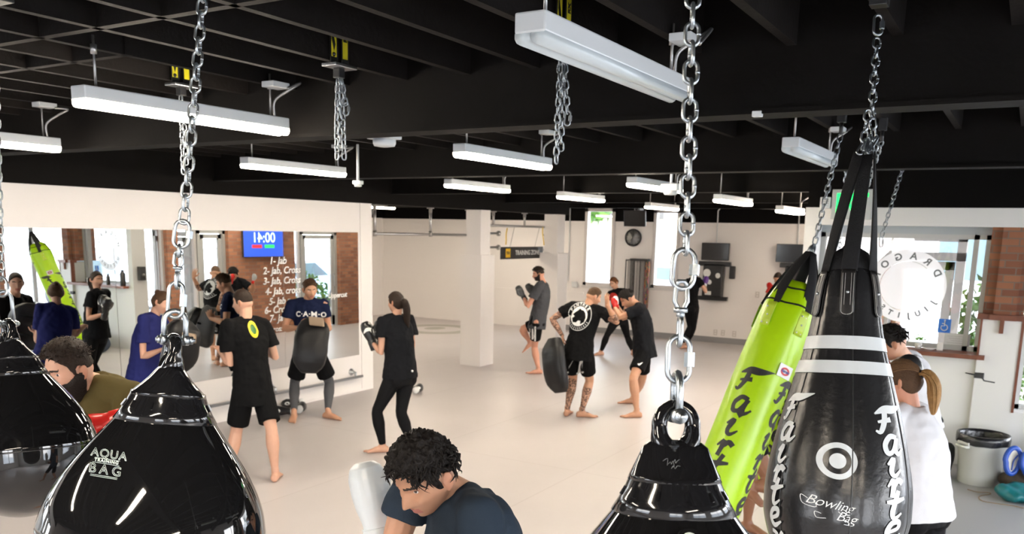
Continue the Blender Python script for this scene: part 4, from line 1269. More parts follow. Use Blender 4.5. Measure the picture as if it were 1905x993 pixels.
for k in range(6):
    a = PI / 3 * k - .37; r_ = rB(yb(520)); out = V((math.cos(a), math.sin(a), 0)); tg = V((-math.sin(a), math.cos(a), 0))
    R3 = SB.to_3x3(); zt, zl = yb(515), yb(585)
    # leather tab hugging the bag
    b = MB(); st = MB(); rv = MB()
    w = .021
    secs = []
    for z, ww in ((zl - .012, .010), (zl - .006, .017), (zl, w), (yb(560), w), (yb(535), w), (zt, w), (zt + .012, w * .96)):
        q = rB(min(z, yb(512))) + .005
        secs.append((SB @ (out * q + V((0, 0, z))), R3 @ (tg * ww), R3 @ (out * .0035)))
    b.loft(secs, 12); tabo = b.build('leather_tab', M_leather, tB)
    for s in (-1, 1):
        st.tube([SB @ (out * (rB(min(z, yb(512))) + .0082) + tg * s * w * .78 + V((0, 0, z))) for z in np.linspace(zl, zt, 8)], .0009, 4)
        st.tube([SB @ (out * (rB(min(z, yb(512))) + .0084) + tg * s * w * .42 + V((0, 0, z))) for z in np.linspace(zl + .02, zt, 8)], .0008, 4)
    st.tube([SB @ (out * (rB(zl) + .0082 + .001) + tg * w * .78 * math.cos(q) + V((0, 0, zl - .010 * math.sin(q)))) for q in np.linspace(0, PI, 8)], .0009, 4)
    st.build('stitching', M_thread, tabo)
    rv.sph(SB @ (out * (rB(yb(550)) + .009) + V((0, 0, yb(550)))), .0052, 12, 8); rv.build('rivet', M_steel, tabo)
    # webbing strap up to its clip
    A = SB @ (out * (rB(yb(512)) + .003) + V((0, 0, zt + .01))); B = gat + R3 @ (out * .026) + V((0, 0, .008 * (k % 3)))
    b = MB(); d = (B - A).normalized(); sd = (R3 @ tg); sd = (sd - d * sd.dot(d)).normalized(); nn = d.cross(sd)
    secs = []
    for q in np.linspace(0, 1, 7):
        c = lerp(A, B, q) + (R3 @ out) * .004 * math.sin(q * PI)
        tw = q * (.5 if k % 2 else -.4); s2 = sd * math.cos(tw) + nn * math.sin(tw); n2 = -sd * math.sin(tw) + nn * math.cos(tw)
        secs.append((c, s2 * lerp(.025, .020, q), n2 * .0022))
    b.loft(secs, 10); b.build('strap', M_web, tB)
    # spring clip from the strap to the ring
    C = hub + CR * (.012 * (k - 2.5)) * .4
    e = B + CR * (.011 * (k - 2.5)); dd = (C - e)
    put_link(tB, link_mesh(.062, .0034, .024, True), (e + C) / 2, dd, sp_face + .4 * k, 'spring_clip')
dec = MB()
cT = at(1556, 858, D=DB)
for r0, r1 in ((.0, 23.5), (38 - .5, 40 * 1.0 + 0)):
    pass
for r0, r1 in ((0.01, 16.5), (28, 39.5)):
    vs, fs = disc2d(r0 * mm * .8, r1 * mm * .8, 48); decal(dec, vs, fs, bvB, at(1563, 858, D=2.49), CR, -CD, -CF, .0015)
dec.build('ring_target', M_stripe, tB)
dec = MB()
for s, px_, py_, sz in (('Bowling', 1546, 938, .041), ('Bag', 1572, 963, .041)):
    me = text2d(s, sz, shear=.55, bold=-.0004, space=.95); vs, fs = mesh_to_2d(me); decal(dec, vs, fs, bvB, at(px_, py_, D=2.49), CR * .97 + CD * .22, -CD, -CF, .0015)
for ln in ([(-.055, .012), (-.075, .02), (-.07, -.01), (-.03, -.012), (-.045, .022)], [(.04, -.01), (.06, -.02), (.07, -.004), (.055, .002)], [(-.015, -.032), (-.035, -.03), (-.03, -.05), (0, -.045)], [(.045, -.04), (.07, -.038), (.08, -.05), (.06, -.052)]):
    vs, fs = stroke2d([smooth_line([(p[0] * .8, p[1] * .8) for p in ln], 5)], .0016); decal(dec, vs, fs, bvB, at(1540, 942, D=2.49), CR * .97 + CD * .22, -CD, -CF, .0015)
dec.build('script_name', mat('white_print', (.8, .8, .78), .5), tB)
for ang, nm in ((-1.30, 'left'), (.44, 'right')):
    ang2 = ang
    fnB = lathe_at(SB, PBAG, 0, yb(735)); 
    def fB(x, y, a0=ang2):
        z = yb(766 if a0 < 0 else 780) - y; r = rB(z) * 1.004 + .0018; a = a0 + x / r * (1 if True else 1); return SB @ V((r * math.cos(a), r * math.sin(a), z))
    script_letters('Fairtex', .066 if ang < 0 else .062, .085, .085 if ang < 0 else .10, fB).build('lettering', M_stripe, tB)
tC = thing('hanging_chain', 'steel chain holding the black bowling pin bag', 'chain', at(1636, 5, D=2.78), None)
tpC = BASE[tC.name]
b = MB(); b.box(tpC + V((-.028, -.028, -.012)), tpC + V((.028, .028, 3.15 - tpC.z)), .003); b.tube([tpC + CR * .03 + V((0, 0, .0)), tpC - CR * .03], .008, 10); b.build('ceiling_mount', M_blackm, tC)
put_link(tC, link_mesh(.058, .0045, .036, True), (tpC + at(1632, 76, D=2.77)) / 2 + V((0, 0, -.01)), tpC - at(1632, 76, D=2.77), sp_face, 'quick_link')
run_chain(tC, at(1632, 72, D=2.77), at(1622, 205, D=2.72), spin=sp_face, pitch=.032)
run_chain(tC, at(1616, 205, D=2.7), at(1604, 285, D=2.69), spin=sp_face); run_chain(tC, at(1622, 200, D=2.72), at(1628, 280, D=2.71), spin=sp_face + .5)

# ---------------- tall green bags
M_lime = mat('lime_green_vinyl', (.36, .60, .003), .3, spec=.5, bump=.1, bscale=14)
M_limed = mat('lime_green_reinforcement', (.40, .55, .03), .4)
M_print = mat('black_print', (.012, .012, .012), .5)
M_tag = mat('white_label', (.75, .76, .77), .5)


def long_bag(label, top, bot, R, L, face, chain_top, group='tall lime green punching bags', letters=True, clabel='', pre=.0):
    """top = where straps meet, bot = a point further down the axis"""
    top, bot = V(top), V(bot); ax = (top - bot).normalized()
    c = top - ax * .36
    S = frame(ax, face); S.translation = c
    R3 = S.to_3x3()
    t = thing('heavy_punching_bag', label, 'punching bag', c - ax * L / 2, group)
    prof = [(.0005, -L), (R * .7, -L), (R * .93, -L + .02), (R, -L + .06), (R * 1.0, -L * .6), (R * .99, -L * .3), (R * .97, -.12), (R * .9, -.02), (R * .72, .07), (R * .5, .12), (R * .3, .13)]
    pr = [(max(p.x, .0005), p.z) for p in cr3([(r, 0, z) for r, z in prof], 4)]
    n = 48; vs = []; fs = []
    for r, z in pr:
        for k in range(n):
            a = 2 * PI * k / n; f = max(0, min(1, (z + .35) / .4)); q = r * (1 + .09 * f * math.sin(5 * a + 1) + .015 * noise.noise(V((math.cos(a) * 2, math.sin(a) * 2, z * 4))))
            vs.append(S @ V((q * math.cos(a), q * math.sin(a), z)))
    for i in range(len(pr) - 1):
        for k in range(n): fs.append((i * n + k, i * n + (k + 1) % n, (i + 1) * n + (k + 1) % n, (i + 1) * n + k))
    fs.append(tuple(range(n))[::-1]); fs.append(tuple((len(pr) - 1) * n + k for k in range(n)))
    b = MB(); b._faces(vs, fs, True); body = b.build('body', M_lime, t); bv = bvh_of(body)
    hub = top + ax * .03
    for k in range(5):
        a = 2 * PI * k / 5 + .35; out = V((math.cos(a), math.sin(a), 0)); tg = V((-math.sin(a), math.cos(a), 0))
        z0 = -.05; A = S @ (out * (R * .96) + V((0, 0, z0)))
        # reinforcement patch with rivets
        h = bv.find_nearest(S @ (out * R * .98 + V((0, 0, -.14)))); nr = h[1]
        secs = [(bv.find_nearest(S @ (out * R + V((0, 0, z))))[0] + R3 @ out * .003, R3 @ tg * .032, R3 @ out * .0025) for z in (-.20, -.16, -.12, -.08, -.05)]
        b = MB(); b.loft(secs, 10); pt = b.build('reinforcement_patch', M_limed, t)
        rv = MB()
        for dx, z in ((-.018, -.185), (.018, -.185), (0, -.135), (-.018, -.085), (.018, -.085)):
            q = bv.find_nearest(S @ (out * R + tg * dx + V((0, 0, z))))[0] + R3 @ out * .006; rv.sph(q, .0055, 8, 6)
        rv.build('rivet', M_steel, pt)
        B = top + R3 @ (out * .022) - ax * .03; d = (B - A).normalized(); sd = R3 @ tg; sd = (sd - d * sd.dot(d)).normalized(); nn = d.cross(sd)
        b = MB(); b.loft([(lerp(A, B, q) + R3 @ out * (.02 * math.sin(q * PI)), sd * lerp(.042, .026, q), nn * .003) for q in np.linspace(0, 1, 7)], 10); b.build('strap', M_web, t)
        put_link(t, link_mesh(.05, .003, .02, True), (B + hub) / 2, hub - B, sp_face + k, 'spring_clip')
    for zt in (-.03, .085):
        rr = [p for p in pr if abs(p[1] - zt) < .03]
        b = MB(); pts = []
        for k in range(n):
            a = 2 * PI * k / n; q0 = S @ V((R * math.cos(a), R * math.sin(a), zt)); pts.append(bv.find_nearest(q0)[0])
        b.tube(pts, .006, 6, closed=True); b.build('binding', M_web, t)
    if letters:
        for a0 in (-.66, .85, 2.9):
            def fg(x, y, a0=a0):
                z = -.55 - y; r = R * 1.0 + .022; a = a0 + x / R
                q = S @ V((r * math.cos(a), r * math.sin(a), z)); h = bv.find_nearest(q); return h[0] + h[1] * .0015
            script_letters('Fairtex', .135, .155, .15, fg).build('lettering', M_print, t)
        for a0, z in ((.42, -.42),):
            b = MB(); q = bv.find_nearest(S @ V((R * math.cos(a0), R * math.sin(a0), z))); c_, n_ = q[0], q[1]; u = ax.cross(n_).normalized(); v = n_.cross(u)
            b.obox(c_ + n_ * .002, n_ * .002, u * .05, v * .038); lab = b.build('sewn_label', M_tag, t)
            b = MB(); vs_, fs_ = disc2d(.018, .034, 28, .7); b._faces([c_ + n_ * .005 + u * x + v * y for x, y in vs_], fs_)
            b.build('oval_badge', mat('badge_red', (.5, .03, .03), .5), lab)
            b = MB(); text_on(b, 'Fairtex', c_ + n_ * .0055, u, v, .022, thick=.0003, shear=.3, bold=.001); b.build('badge_lettering', mat('badge_blue', (.03, .05, .25), .5), lab)
    # chain
    ct = V(chain_top)
    t2 = thing('hanging_chain', clabel, 'chain', ct, 'chains of the green bags')
    b = MB(); b.box(ct + V((-.025, -.025, -.01)), ct + V((.025, .025, 3.15 - ct.z)), .003); b.tube([ct, ct + V((0, 0, -.08))], .012, 8); b.build('ceiling_mount', M_blackm, t2)
    run_chain(t2, ct + V((0, 0, -.08)), hub, pitch=.042, wire=.0045, width=.036, spin=sp_face)
    return t, S, bv


c1 = at(1566, 225, Z=3.08)
G1D = depth(c1) - .08
long_bag('tall lime green bag leaning left in front, with black script lettering', at(1512, 462, D=G1D), at(1367, 832, D=G1D - .05), .168, 1.75, -CF, c1, clabel='chain of the front leaning green bag')
c2 = at(1642, 240, Z=3.08)
long_bag('lime green bag leaning behind the black bowling pin bag', at(1580, 452, D=6.5), at(1418, 930, D=7.2), .17, 1.72, -CF, c2, clabel='chain of the second green bag, behind the black bag straps')
c3 = V((8.55, 1.55, 3.1))
long_bag('third lime green bag, its whole length seen in the mirror at left', (8.6, 1.56, 2.22), (8.9, 1.85, 1.0), .18, 1.75, (0, 1, 0), c3, clabel='chain of the third green bag, seen in the mirror')
# spare leaning chain
A = at(1686, 268, Z=3.12); B = at(1640, 440, D=depth(A) - .2)
t = thing('hanging_chain', 'thin empty chain hanging right of the black bag straps, in front of the window', 'chain', A)
b = MB(); b.box(A + V((-.04, -.04, -.01)), A + V((.04, .04, .03)), .003); b.tube([A, A + V((0, 0, -.14))], .014, 8); b.build('ceiling_mount', M_blackm, t)
run_chain(t, A + V((0, 0, -.14)), B, pitch=.045, wire=.004, width=.034)
put_link(t, link_mesh(.07, .004, .035, True), B + V((0, 0, -.04)), V((.3, .1, 1)), sp_face, 'spring_hook')

# ---------------- bundled chains on joist clamps with yellow plates
M_lab = mat('yellow_plate', (.62, .55, .02), .4)
def clamp(px_, py_, ylow, label, D, x0=0, strands=3, drop=0, group='bundled chains on joist clamps'):
    p = at(px_, py_, Z=3.15); y = round((p.y + 3.87) / .4) * .4 - 3.87
    p = at(px_, py_, Y=y - .03)
    p.z = 3.15
    t = thing('bundled_chain', label, 'chain', p, group)
    for s in (-1, 1):
        q = p + V((s * .038, -.004, 0)); MB().box(q + V((-.024, -.005, -.02)), q + V((.024, .003, .17)), .002).build('clamp_plate', M_blackm, t)
        lb = MB(); lb.box(q + V((-.021, -.0075, .015)), q + V((.012, -.005, .165)))
        o = lb.build('yellow_label', M_lab, t)
        mk = MB()
        if s < 0:
            mk.prism([q + V((x, -.0082, z)) for x, z in ((-.021, .15), (-.014, .13), (.004, .07), (-.006, .04), (-.021, .09))], V((0, -.0006, 0))); mk.sph(q + V((-.008, -.008, .025)), .010, 10, 6)
        else:
            text_on(mk, 'RX', q + V((-.004, -.0082, .11)), V((0, 0, 1)), V((-1, 0, 0)), .03, thick=.0004, bold=.002)
        mk.build('label_print', M_blackp, o)
    MB().box(p + V((-.075, -.05, -.03)), p + V((.075, .04, -.015)), .003).build('base_bar', M_steel, t)
    b = MB(); b.box(p + V((-.02, -.02, -.075)), p + V((.02, .02, -.03)), .004); b.build('swivel_block', M_blackm, t)
    A = p + V((0, 0, -.075)); Dp = depth(p)
    L = A.z - at(px_, ylow, D=Dp).z
    u = CR.copy(); w = V((CF.x, CF.y, 0)).normalized()
    for k in range(strands):
        o1 = u * (.016 * (k - (strands - 1) / 2)) + w * random.uniform(-.012, .012); l = L * (1 - .12 * (k % 2))
        run_path(t, [A + o1 * .4, A + o1 + V((0, 0, -l * .5)), A + o1 * 1.1 + V((0, 0, -l + .01))] , spin=k * .7)
    if drop:
        run_path(t, [A + u * .012, A + u * .03 + V((0, 0, -drop))], spin=.2); put_link(t, link_mesh(.05, .0038, .03, True), A + u * .032 + V((0, 0, -drop - .02)), V((.1, 0, 1)), sp_face, 'quick_link')
    return t
clamp(630, 97, 297, 'bundled chain on a yellow plated joist clamp, upper centre left', 3.5, strands=3, drop=.12)
clamp(1046, 52, 305, 'bundled chain dangling behind the big unlit strip light', 3.5, strands=2, drop=.22)
clamp(336, 148, 325, 'bundled chain on a joist clamp behind the centre left chain', 3.6, strands=2, drop=0)
# ================================================================ PEOPLE
def skin(name, c):
    m = mat(name, c, .5, spec=.35, bump=.03, bscale=120, var=.06, vscale=25)
    m.node_tree.nodes['Principled BSDF'].inputs['Subsurface Weight'].default_value = .08
    m.node_tree.nodes['Principled BSDF'].inputs['Subsurface Radius'].default_value = (.02, .008, .005)
    return m


SK_TAN = skin('tan_skin', (.50, .265, .165)); SK_FAIR = skin('fair_skin', (.60, .34, .235)); SK_PINK = skin('ruddy_skin', (.58, .29, .20)); SK_BROWN = skin('brown_skin', (.23, .105, .06))
M_ear = skin('flushed_ear_skin', (.51, .245, .155)); M_lip = mat('lips', (.42, .14, .11), .4); M_brow = mat('brow_hair', (.025, .016, .011), .8)
M_eye = mat('eye_white', (.72, .70, .68), .15); M_iris = mat('dark_iris', (.02, .013, .01), .1)
M_nail = mat('toenail', (.60, .36, .29), .3)


def hairm(name, c):
    m = mat(name, tuple(x * .7 for x in c), .6, spec=.22, bump=.5, bscale=140, var=.4, vscale=40)
    return m


H_BLACK = hairm('black_hair', (.011, .008, .007)); H_DKBR = hairm('dark_brown_hair', (.028, .016, .010)); H_BR = hairm('brown_hair', (.10, .052, .026)); H_RED = hairm('auburn_hair', (.17, .062, .020)); H_BLOND = hairm('honey_hair', (.42, .23, .085))
M_stub = mat('cropped_hair_skin', (.16, .095, .065), .7, bump=.3, bscale=300)
M_beard = hairm('beard_hair', (.018, .012, .009))


def tattoo(name, base):
    m = mat(name, base, .5, spec=.35)
    nt = m.node_tree; tc = nt.nodes.new('ShaderNodeTexCoord'); n = nt.nodes.new('ShaderNodeTexNoise'); n.inputs['Scale'].default_value = 26; n.inputs['Detail'].default_value = 5; n.inputs['Distortion'].default_value = 1.6
    nt.links.new(tc.outputs['Object'], n.inputs['Vector'])
    r = nt.nodes.new('ShaderNodeValToRGB'); r.color_ramp.elements[0].position = .44; r.color_ramp.elements[0].color = (*[x * .22 for x in base], 1); r.color_ramp.elements[1].position = .57; r.color_ramp.elements[1].color = (*base, 1)
    nt.links.new(n.outputs['Fac'], r.inputs[0]); nt.links.new(r.outputs[0], nt.nodes['Principled BSDF'].inputs['Base Color'])
    return m


M_TAT = tattoo('tattooed_skin', (.46, .25, .17))


def cloth(name, c, rough=.85, sheen=.1):
    return mat(name, c, rough, spec=.08, bump=.18, bscale=260, sheen=0)


def solve(P0, px_, L, s):
    v = ray(*px_)
    if s == 0:
        return CAM + v * depth(P0)
    a = v.dot(v); o = CAM - P0; b = 2 * v.dot(o); c = o.dot(o) - L * L; disc = b * b - 4 * a * c
    if disc <= 0: t = -b / (2 * a)
    else: t = (-b + (math.sqrt(disc) if s > 0 else -math.sqrt(disc)) * min(1, abs(s))) / (2 * a)
    return CAM + v * t


def smooth01(x, a, b):
    t = max(0.0, min(1.0, (x - a) / (b - a))); return t * t * (3 - 2 * t)


def g1(x, w): return math.exp(-(x / w) ** 2)


def head_point(d, fem=0.0):
    """surface of a head (metres, adult) in direction d: x right, y forward, z up"""
    sx, sy, sz = d
    a, b, c = .0745, .095, .115
    x, y, z = a * sx, b * sy, c * sz
    if sz < 0:
        k = (-sz) ** 1.6; x *= 1 - (.30 + .06 * fem) * k
        if sy < 0: y *= 1 - .42 * smooth01(-sz, .1, .8)
    if sy > 0:
        x *= 1 + .04 * g1(sz + .1, .3)
        f = smooth01(sy, .0, .55)
        y += f * .012 * smooth01(-sz, .35, .9) * g1(sx, .5)
        y -= f * .007 * g1(sz - .12, .22)
        ax_ = abs(x)
        y -= f * .011 * g1(ax_ - .031, .015) * g1(z - .010, .012)
        y += f * .0065 * g1(z - .030, .010) * g1(ax_ - .02, .03)
        y += f * .005 * g1(ax_ - .045, .016) * g1(z + .022, .018)
        # nose: widening wedge from bridge to tip
        if -.042 < z < .022:
            q = (.022 - z) / .058
            hgt = .007 + .022 * min(1, q ** 1.3) if z > -.030 else .029 * (1 - smooth01(-z, .030, .042))
            y += f * hgt * g1(x, .007 + .009 * min(1, q))
        y += f * .0075 * g1(x, .021) * (g1(z + .052, .0055) + 1.1 * g1(z + .066, .006))
        y -= f * .004 * g1(x, .024) * g1(z + .059, .0022)
        y += f * .008 * g1(x, .02) * g1(z + .094, .014)
    return V((x, y, z))


def sphere_dirs(n, m):
    out = []
    for i in range(m + 1):
        a = PI * i / m
        for k in range(n):
            b = 2 * PI * k / n; out.append((math.sin(a) * math.cos(b), math.sin(a) * math.sin(b), math.cos(a)))
    fs = []
    for i in range(m):
        for k in range(n): fs.append((i * n + k, i * n + n + k, i * n + n + (k + 1) % n, i * n + (k + 1) % n))
    return out, fs


def hairline(y, b=.095, long_=0.0):
    """lowest hair height at fore-aft position y"""
    t = y / b
    if t > .55: return lerp(.046, .078, smooth01(t, .5, .76))
    if t > .1: return lerp(-.012, .046, smooth01(t, .2, .5))
    return max(lerp(-.062 - long_, -.012, smooth01(t, -.55, .1)), .027 * g1(y + .004, .022) - .001 if long_ < .005 else -1)


class Person:
    def __init__(s, label, h, pelvis, D, neck, head, face, pf, cf, skin_, fem=0.0, build=1.0, det=0.007, loc=None):
        s.h = h; s.fem = fem; s.bu = build; s.det = det; s.k = h / 1.75; s.skin = skin_
        s.pel = at(*pelvis, D=D) if not isinstance(pelvis, V) else pelvis
        s.neck = solve(s.pel, neck[:2], .295 * h, neck[2])
        s.hd = solve(s.neck, head[:2], .115 * h, head[2])
        tc_ = CAM - s.pel; tc_.z = 0; tc_.normalize(); s.tc = tc_; s.ri = V((-tc_.y, tc_.x, 0))
        s.up = (s.neck - s.pel).normalized()
        s.pfw, s.pr = s._axes(pf, (V((0, 0, 1)) + s.up * .6).normalized()); s.cfw, s.cr = s._axes(cf, s.up)
        s.face = face
        y_, p_, r_ = (math.radians(a) for a in face)
        f = s.tc * math.cos(y_) + s.ri * math.sin(y_); u = V((0, 0, 1)); r = f.cross(u)
        f2 = f * math.cos(p_) - u * math.sin(p_); u2 = u * math.cos(p_) + f * math.sin(p_)
        r2 = r * math.cos(r_) + u2 * math.sin(r_); u3 = u2 * math.cos(r_) - r * math.sin(r_)
        s.HM = Matrix((r2, f2, u3)).transposed().to_4x4() @ Matrix.Scale(s.k * 1.0, 4); s.HM.translation = s.hd
        s.HM0 = s.HM
        sh = (.108 - .012 * fem) * h; hp = .052 * h
        top = s.neck - s.up * .022 * h
        s.sh = {'L': top - s.cr * sh, 'R': top + s.cr * sh}
        s.hip = {'L': s.pel - s.pr * hp, 'R': s.pel + s.pr * hp}
        s.arm = {}; s.leg = {}; s.hands = []; s.gl = {}
        s.root = thing('person', label, 'person', loc or V((s.pel.x, s.pel.y, 0)))
        s.marks = []

    def _axes(s, yaw, up):
        a = math.radians(yaw); f = s.tc * math.cos(a) + s.ri * math.sin(a); f = (f - up * f.dot(up)).normalized()
        return f, f.cross(up).normalized()

    def yawdir(s, yaw):
        a = math.radians(yaw); return s.tc * math.cos(a) + s.ri * math.sin(a)

    def set_arm(s, side, elbow, wrist, hand=None, shoulder=None):
        if shoulder is not None: s.sh[side] = solve(s.neck, shoulder[:2], .115 * s.h, shoulder[2])
        e = solve(s.sh[side], elbow[:2], .172 * s.h, elbow[2]); w = solve(e, wrist[:2], .150 * s.h, wrist[2])
        s.arm[side] = (e, w, hand)

    def set_leg(s, side, knee, ankle, toe, floor=True, pitch=0.0, tol=True):
        hip = s.hip[side]
        if floor: a = at(ankle[0], ankle[1], Z=.045 * s.h)
        else: a = None
        Lt, Ls = .245 * s.h, .235 * s.h
        if a is None:
            k = solve(hip, knee[:2], Lt, knee[2]); a = solve(k, ankle[:2], Ls, ankle[2])
        else:
            v = ray(*knee[:2]); best = None; d0 = (depth(hip) + depth(a)) / 2
            for i in range(-60, 61):
                p = CAM + v * (d0 + i * .01); e = abs((p - hip).length - Lt) + abs((p - a).length - Ls) + .02 * abs(i) * .01
                if best is None or e < best[0]: best = (e, p)
            k = best[1]
        s.leg[side] = (k, a, toe, pitch)

    # ------------------------------------------------ shapes
    def torso(s, mb, gx=0.0, t0=-.14, t1=1.0, sc=1.0, n=20):
        h = s.h * s.bu; f = s.fem
        P = [(-.16, .060, .062), (-.08, .088, .074), (0, .098 + .006 * f, .078 + .004 * f), (.14, .092 + .002 * f, .070), (.34, .077 - .006 * f, .060), (.52, .085 - .007 * f, .064), (.70, .098 - .010 * f, .071), (.82, .100 - .012 * f, .065), (.91, .088 - .012 * f, .050), (.98, .048, .042), (1.03, .036, .038)]
        secs = []
        Lt = s.neck - s.pel
        for t, w, d in P:
            if t < t0 - 1e-6 or t > t1 + 1e-6: continue
            q = smooth01(t, 0, .9); r = (s.pr * (1 - q) + s.cr * q).normalized(); fw = (s.pfw * (1 - q) + s.cfw * q).normalized()
            bend = -fw * .02 * math.sin(PI * max(0, min(1, t)))
            secs.append((s.pel + Lt * t + bend, r * (w * h * sc + gx), fw * (d * h * sc + gx)))
        mb.loft(secs, n)
        return secs

    def limb(s, mb, pts, rs, n=12):
        P = [V(p) for p in pts]
        mb.tube(P, rs, n, round_ends=True)

    def arm_shape(s, mb, side, sc=1.0, g=0.0, upto=1.0, start=0.0):
        e, w, _ = s.arm[side]; sh = s.sh[side]; h = s.h * s.bu * sc
        R = [(0, .0300), (.25, .0295), (.55, .0265), (.85, .0225), (1.0, .0215), (1.2, .0245), (1.45, .0225), (1.75, .0170), (2.0, .0145)]
        f = 1 - .14 * s.fem
        pts, rs = [], []
        for t, r in R:
            if t > upto + 1e-6: break
            p = lerp(sh, e, t) if t <= 1 else lerp(e, w, t - 1); pts.append(p); rs.append(r * h * f + g)
        if R[min(len(pts), len(R) - 1)][0] > upto and len(pts) < len(R):
            p = lerp(sh, e, upto) if upto <= 1 else lerp(e, w, upto - 1); pts.append(p); rs.append(rs[-1])
        mb.tube(pts, rs, 12, round_ends=True)
        mb.sph(sh, (.034 if not s.fem else .030) * h + g, 14, 10)

    def leg_shape(s, mb, side, sc=1.0, g=0.0, upto=2.0, flare=0.0, frm=0.0):
        k, a, toe, _ = s.leg[side]; hip = s.hip[side]; h = s.h * s.bu * sc
        f = 1 + .04 * s.fem
        R = [(-.08, .050), (.1, .0535), (.4, .0470), (.75, .0365), (.95, .0325), (1.05, .0320), (1.2, .0345), (1.35, .0355), (1.6, .0275), (1.85, .0205), (2.0, .0200)]
        kd = (k - hip).normalized(); ad = (a - k).normalized(); back = -(kd - ad)
        back = (kd * -1 + ad) if (kd - ad).length > .15 else V((0, 0, 0))
        pts, rs = [], []
        for t, r in R:
            if t < frm - .1: continue
            tt = min(t, upto)
            p = lerp(hip, k, tt) if tt <= 1 else lerp(k, a, tt - 1)
            pts.append(p); rs.append(r * h * f + g + flare * smooth01(tt, .1, 1.0))
            if t >= upto: break
        mb.tube(pts, rs, 14, round_ends=flare == 0)

    def foot(s, mb, side):
        k, a, toe, pitch = s.leg[side]; h = s.h
        f = s.yawdir(toe); u = V((0, 0, 1)); p_ = math.radians(pitch)
        f, u = f * math.cos(p_) - u * math.sin(p_), u * math.cos(p_) + f * math.sin(p_)
        r = f.cross(u)
        o = a - u * .045 * h
        secs = []
        for y, z, w, d in ((-.040, .018, .012, .010), (-.034, .022, .020, .020), (-.012, .026, .0215, .025), (.02, .025, .022, .024), (.05, .020, .0255, .019), (.075, .013, .028, .0125), (.092, .0095, .0275, .009), (.10, .008, .024, .007)):
            secs.append((o + f * y * h + u * z * h, r * w * h, u * d * h))
        mb.loft(secs, 14)
        mb.tube([a + u * .02 * h, o + f * .012 * h + u * .03 * h], [.020 * h, .0215 * h], 12, round_ends=True)
        sgn = 1 if side == 'L' else -1
        for i in range(5):
            x = (.020 - .0098 * i) * sgn; L = (.026, .022, .019, .016, .012)[i]; rr = (.0080, .0058, .0055, .0052, .005)[i]
            st = o + f * (.093 - .004 * i) * h + r * x * h + u * .0085 * h
            mb.tube([st, st + f * L * h * .55 + u * .001 * h, st + f * L * h - u * .002 * h], [rr * h, rr * h, rr * h * .85], 8, round_ends=True)

    def hand(s, mb, side, curl=.5, pn=None, spread=.10):
        """open palm with five bent fingers; pn = palm normal"""
        e, w, hd = s.arm[side]; d = (hd['dir'] if hd and 'dir' in hd else (w - e)).normalized()
        pn = V(hd['pn'] if hd and 'pn' in hd else s.cfw); pn = (pn - d * pn.dot(d)).normalized()
        curl = hd.get('curl', curl) if hd else curl
        sd = d.cross(pn) * (1 if side == 'R' else -1)   # towards the thumb
        k = s.k
        mb.loft([(w - d * .01 * k, sd * .026 * k, pn * .018 * k), (w + d * .02 * k, sd * .030 * k, pn * .016 * k), (w + d * .055 * k, sd * .040 * k, pn * .015 * k), (w + d * .088 * k, sd * .041 * k, pn * .012 * k), (w + d * .096 * k, sd * .036 * k, pn * .009 * k)], 14)
        for i in range(4):
            x = (.030 - .0205 * i) * k; L = (.072, .080, .075, .060)[i] * k; r = (.0088, .009, .0086, .0076)[i] * k
            b = w + d * (.084 - .003 * abs(i - 1)) * k + sd * x
            dd = (d + sd * spread * (1.5 - i)).normalized(); pts = [b]; ang = 0
            for j, (fr, a_) in enumerate(((.45, .5), (.30, .85), (.25, .6))):
                ang += curl * a_; q = dd * math.cos(ang) + pn * math.sin(ang); pts.append(pts[-1] + q * L * fr)
            mb.tube(pts, [r, r * .95, r * .88, r * .75], 8, round_ends=True)
        b = w + d * .028 * k + sd * .024 * k + pn * .006 * k
        t1 = (d * .62 + sd * .72 + pn * .25).normalized(); t2 = (d * .85 + sd * .35 + pn * .35 * (1 + curl)).normalized()
        mb.tube([b, b + t1 * .036 * k, b + t1 * .036 * k + t2 * .03 * k, b + t1 * .036 * k + t2 * .052 * k], [.0135 * k, .0112 * k, .0098 * k, .008 * k], 8, round_ends=True)

    # ------------------------------------------------ body
    def body(s, hands=('L', 'R'), feet=('L', 'R'), tattoos=None, beard=False, brow=M_brow, head_n=(72, 60), stub=False):
        mb = MB(); h = s.h
        s.torso(mb, sc=.97, t1=.95)
        for sd in s.arm: s.arm_shape(mb, sd, upto=2.0)
        for sd in s.leg: s.leg_shape(mb, sd)
        for sd in feet:
            if sd in s.leg: s.foot(mb, sd)
        for sd in hands:
            if sd in s.arm: s.hand(mb, sd)
        jaw = s.HM @ V((0, -.022, -.055))
        mb.tube([s.neck - s.up * .045 * h, lerp(s.neck, jaw, .2), jaw, s.HM @ V((0, -.01, -.02))], [.036 * h * s.bu, .034 * h * s.bu * (1 - .12 * s.fem), .0315 * h * (1 - .12 * s.fem), .03 * h], 14, round_ends=True)
        dirs, fs = sphere_dirs(*head_n)
        mb._faces([s.HM @ head_point(d, s.fem) for d in dirs], fs, True)
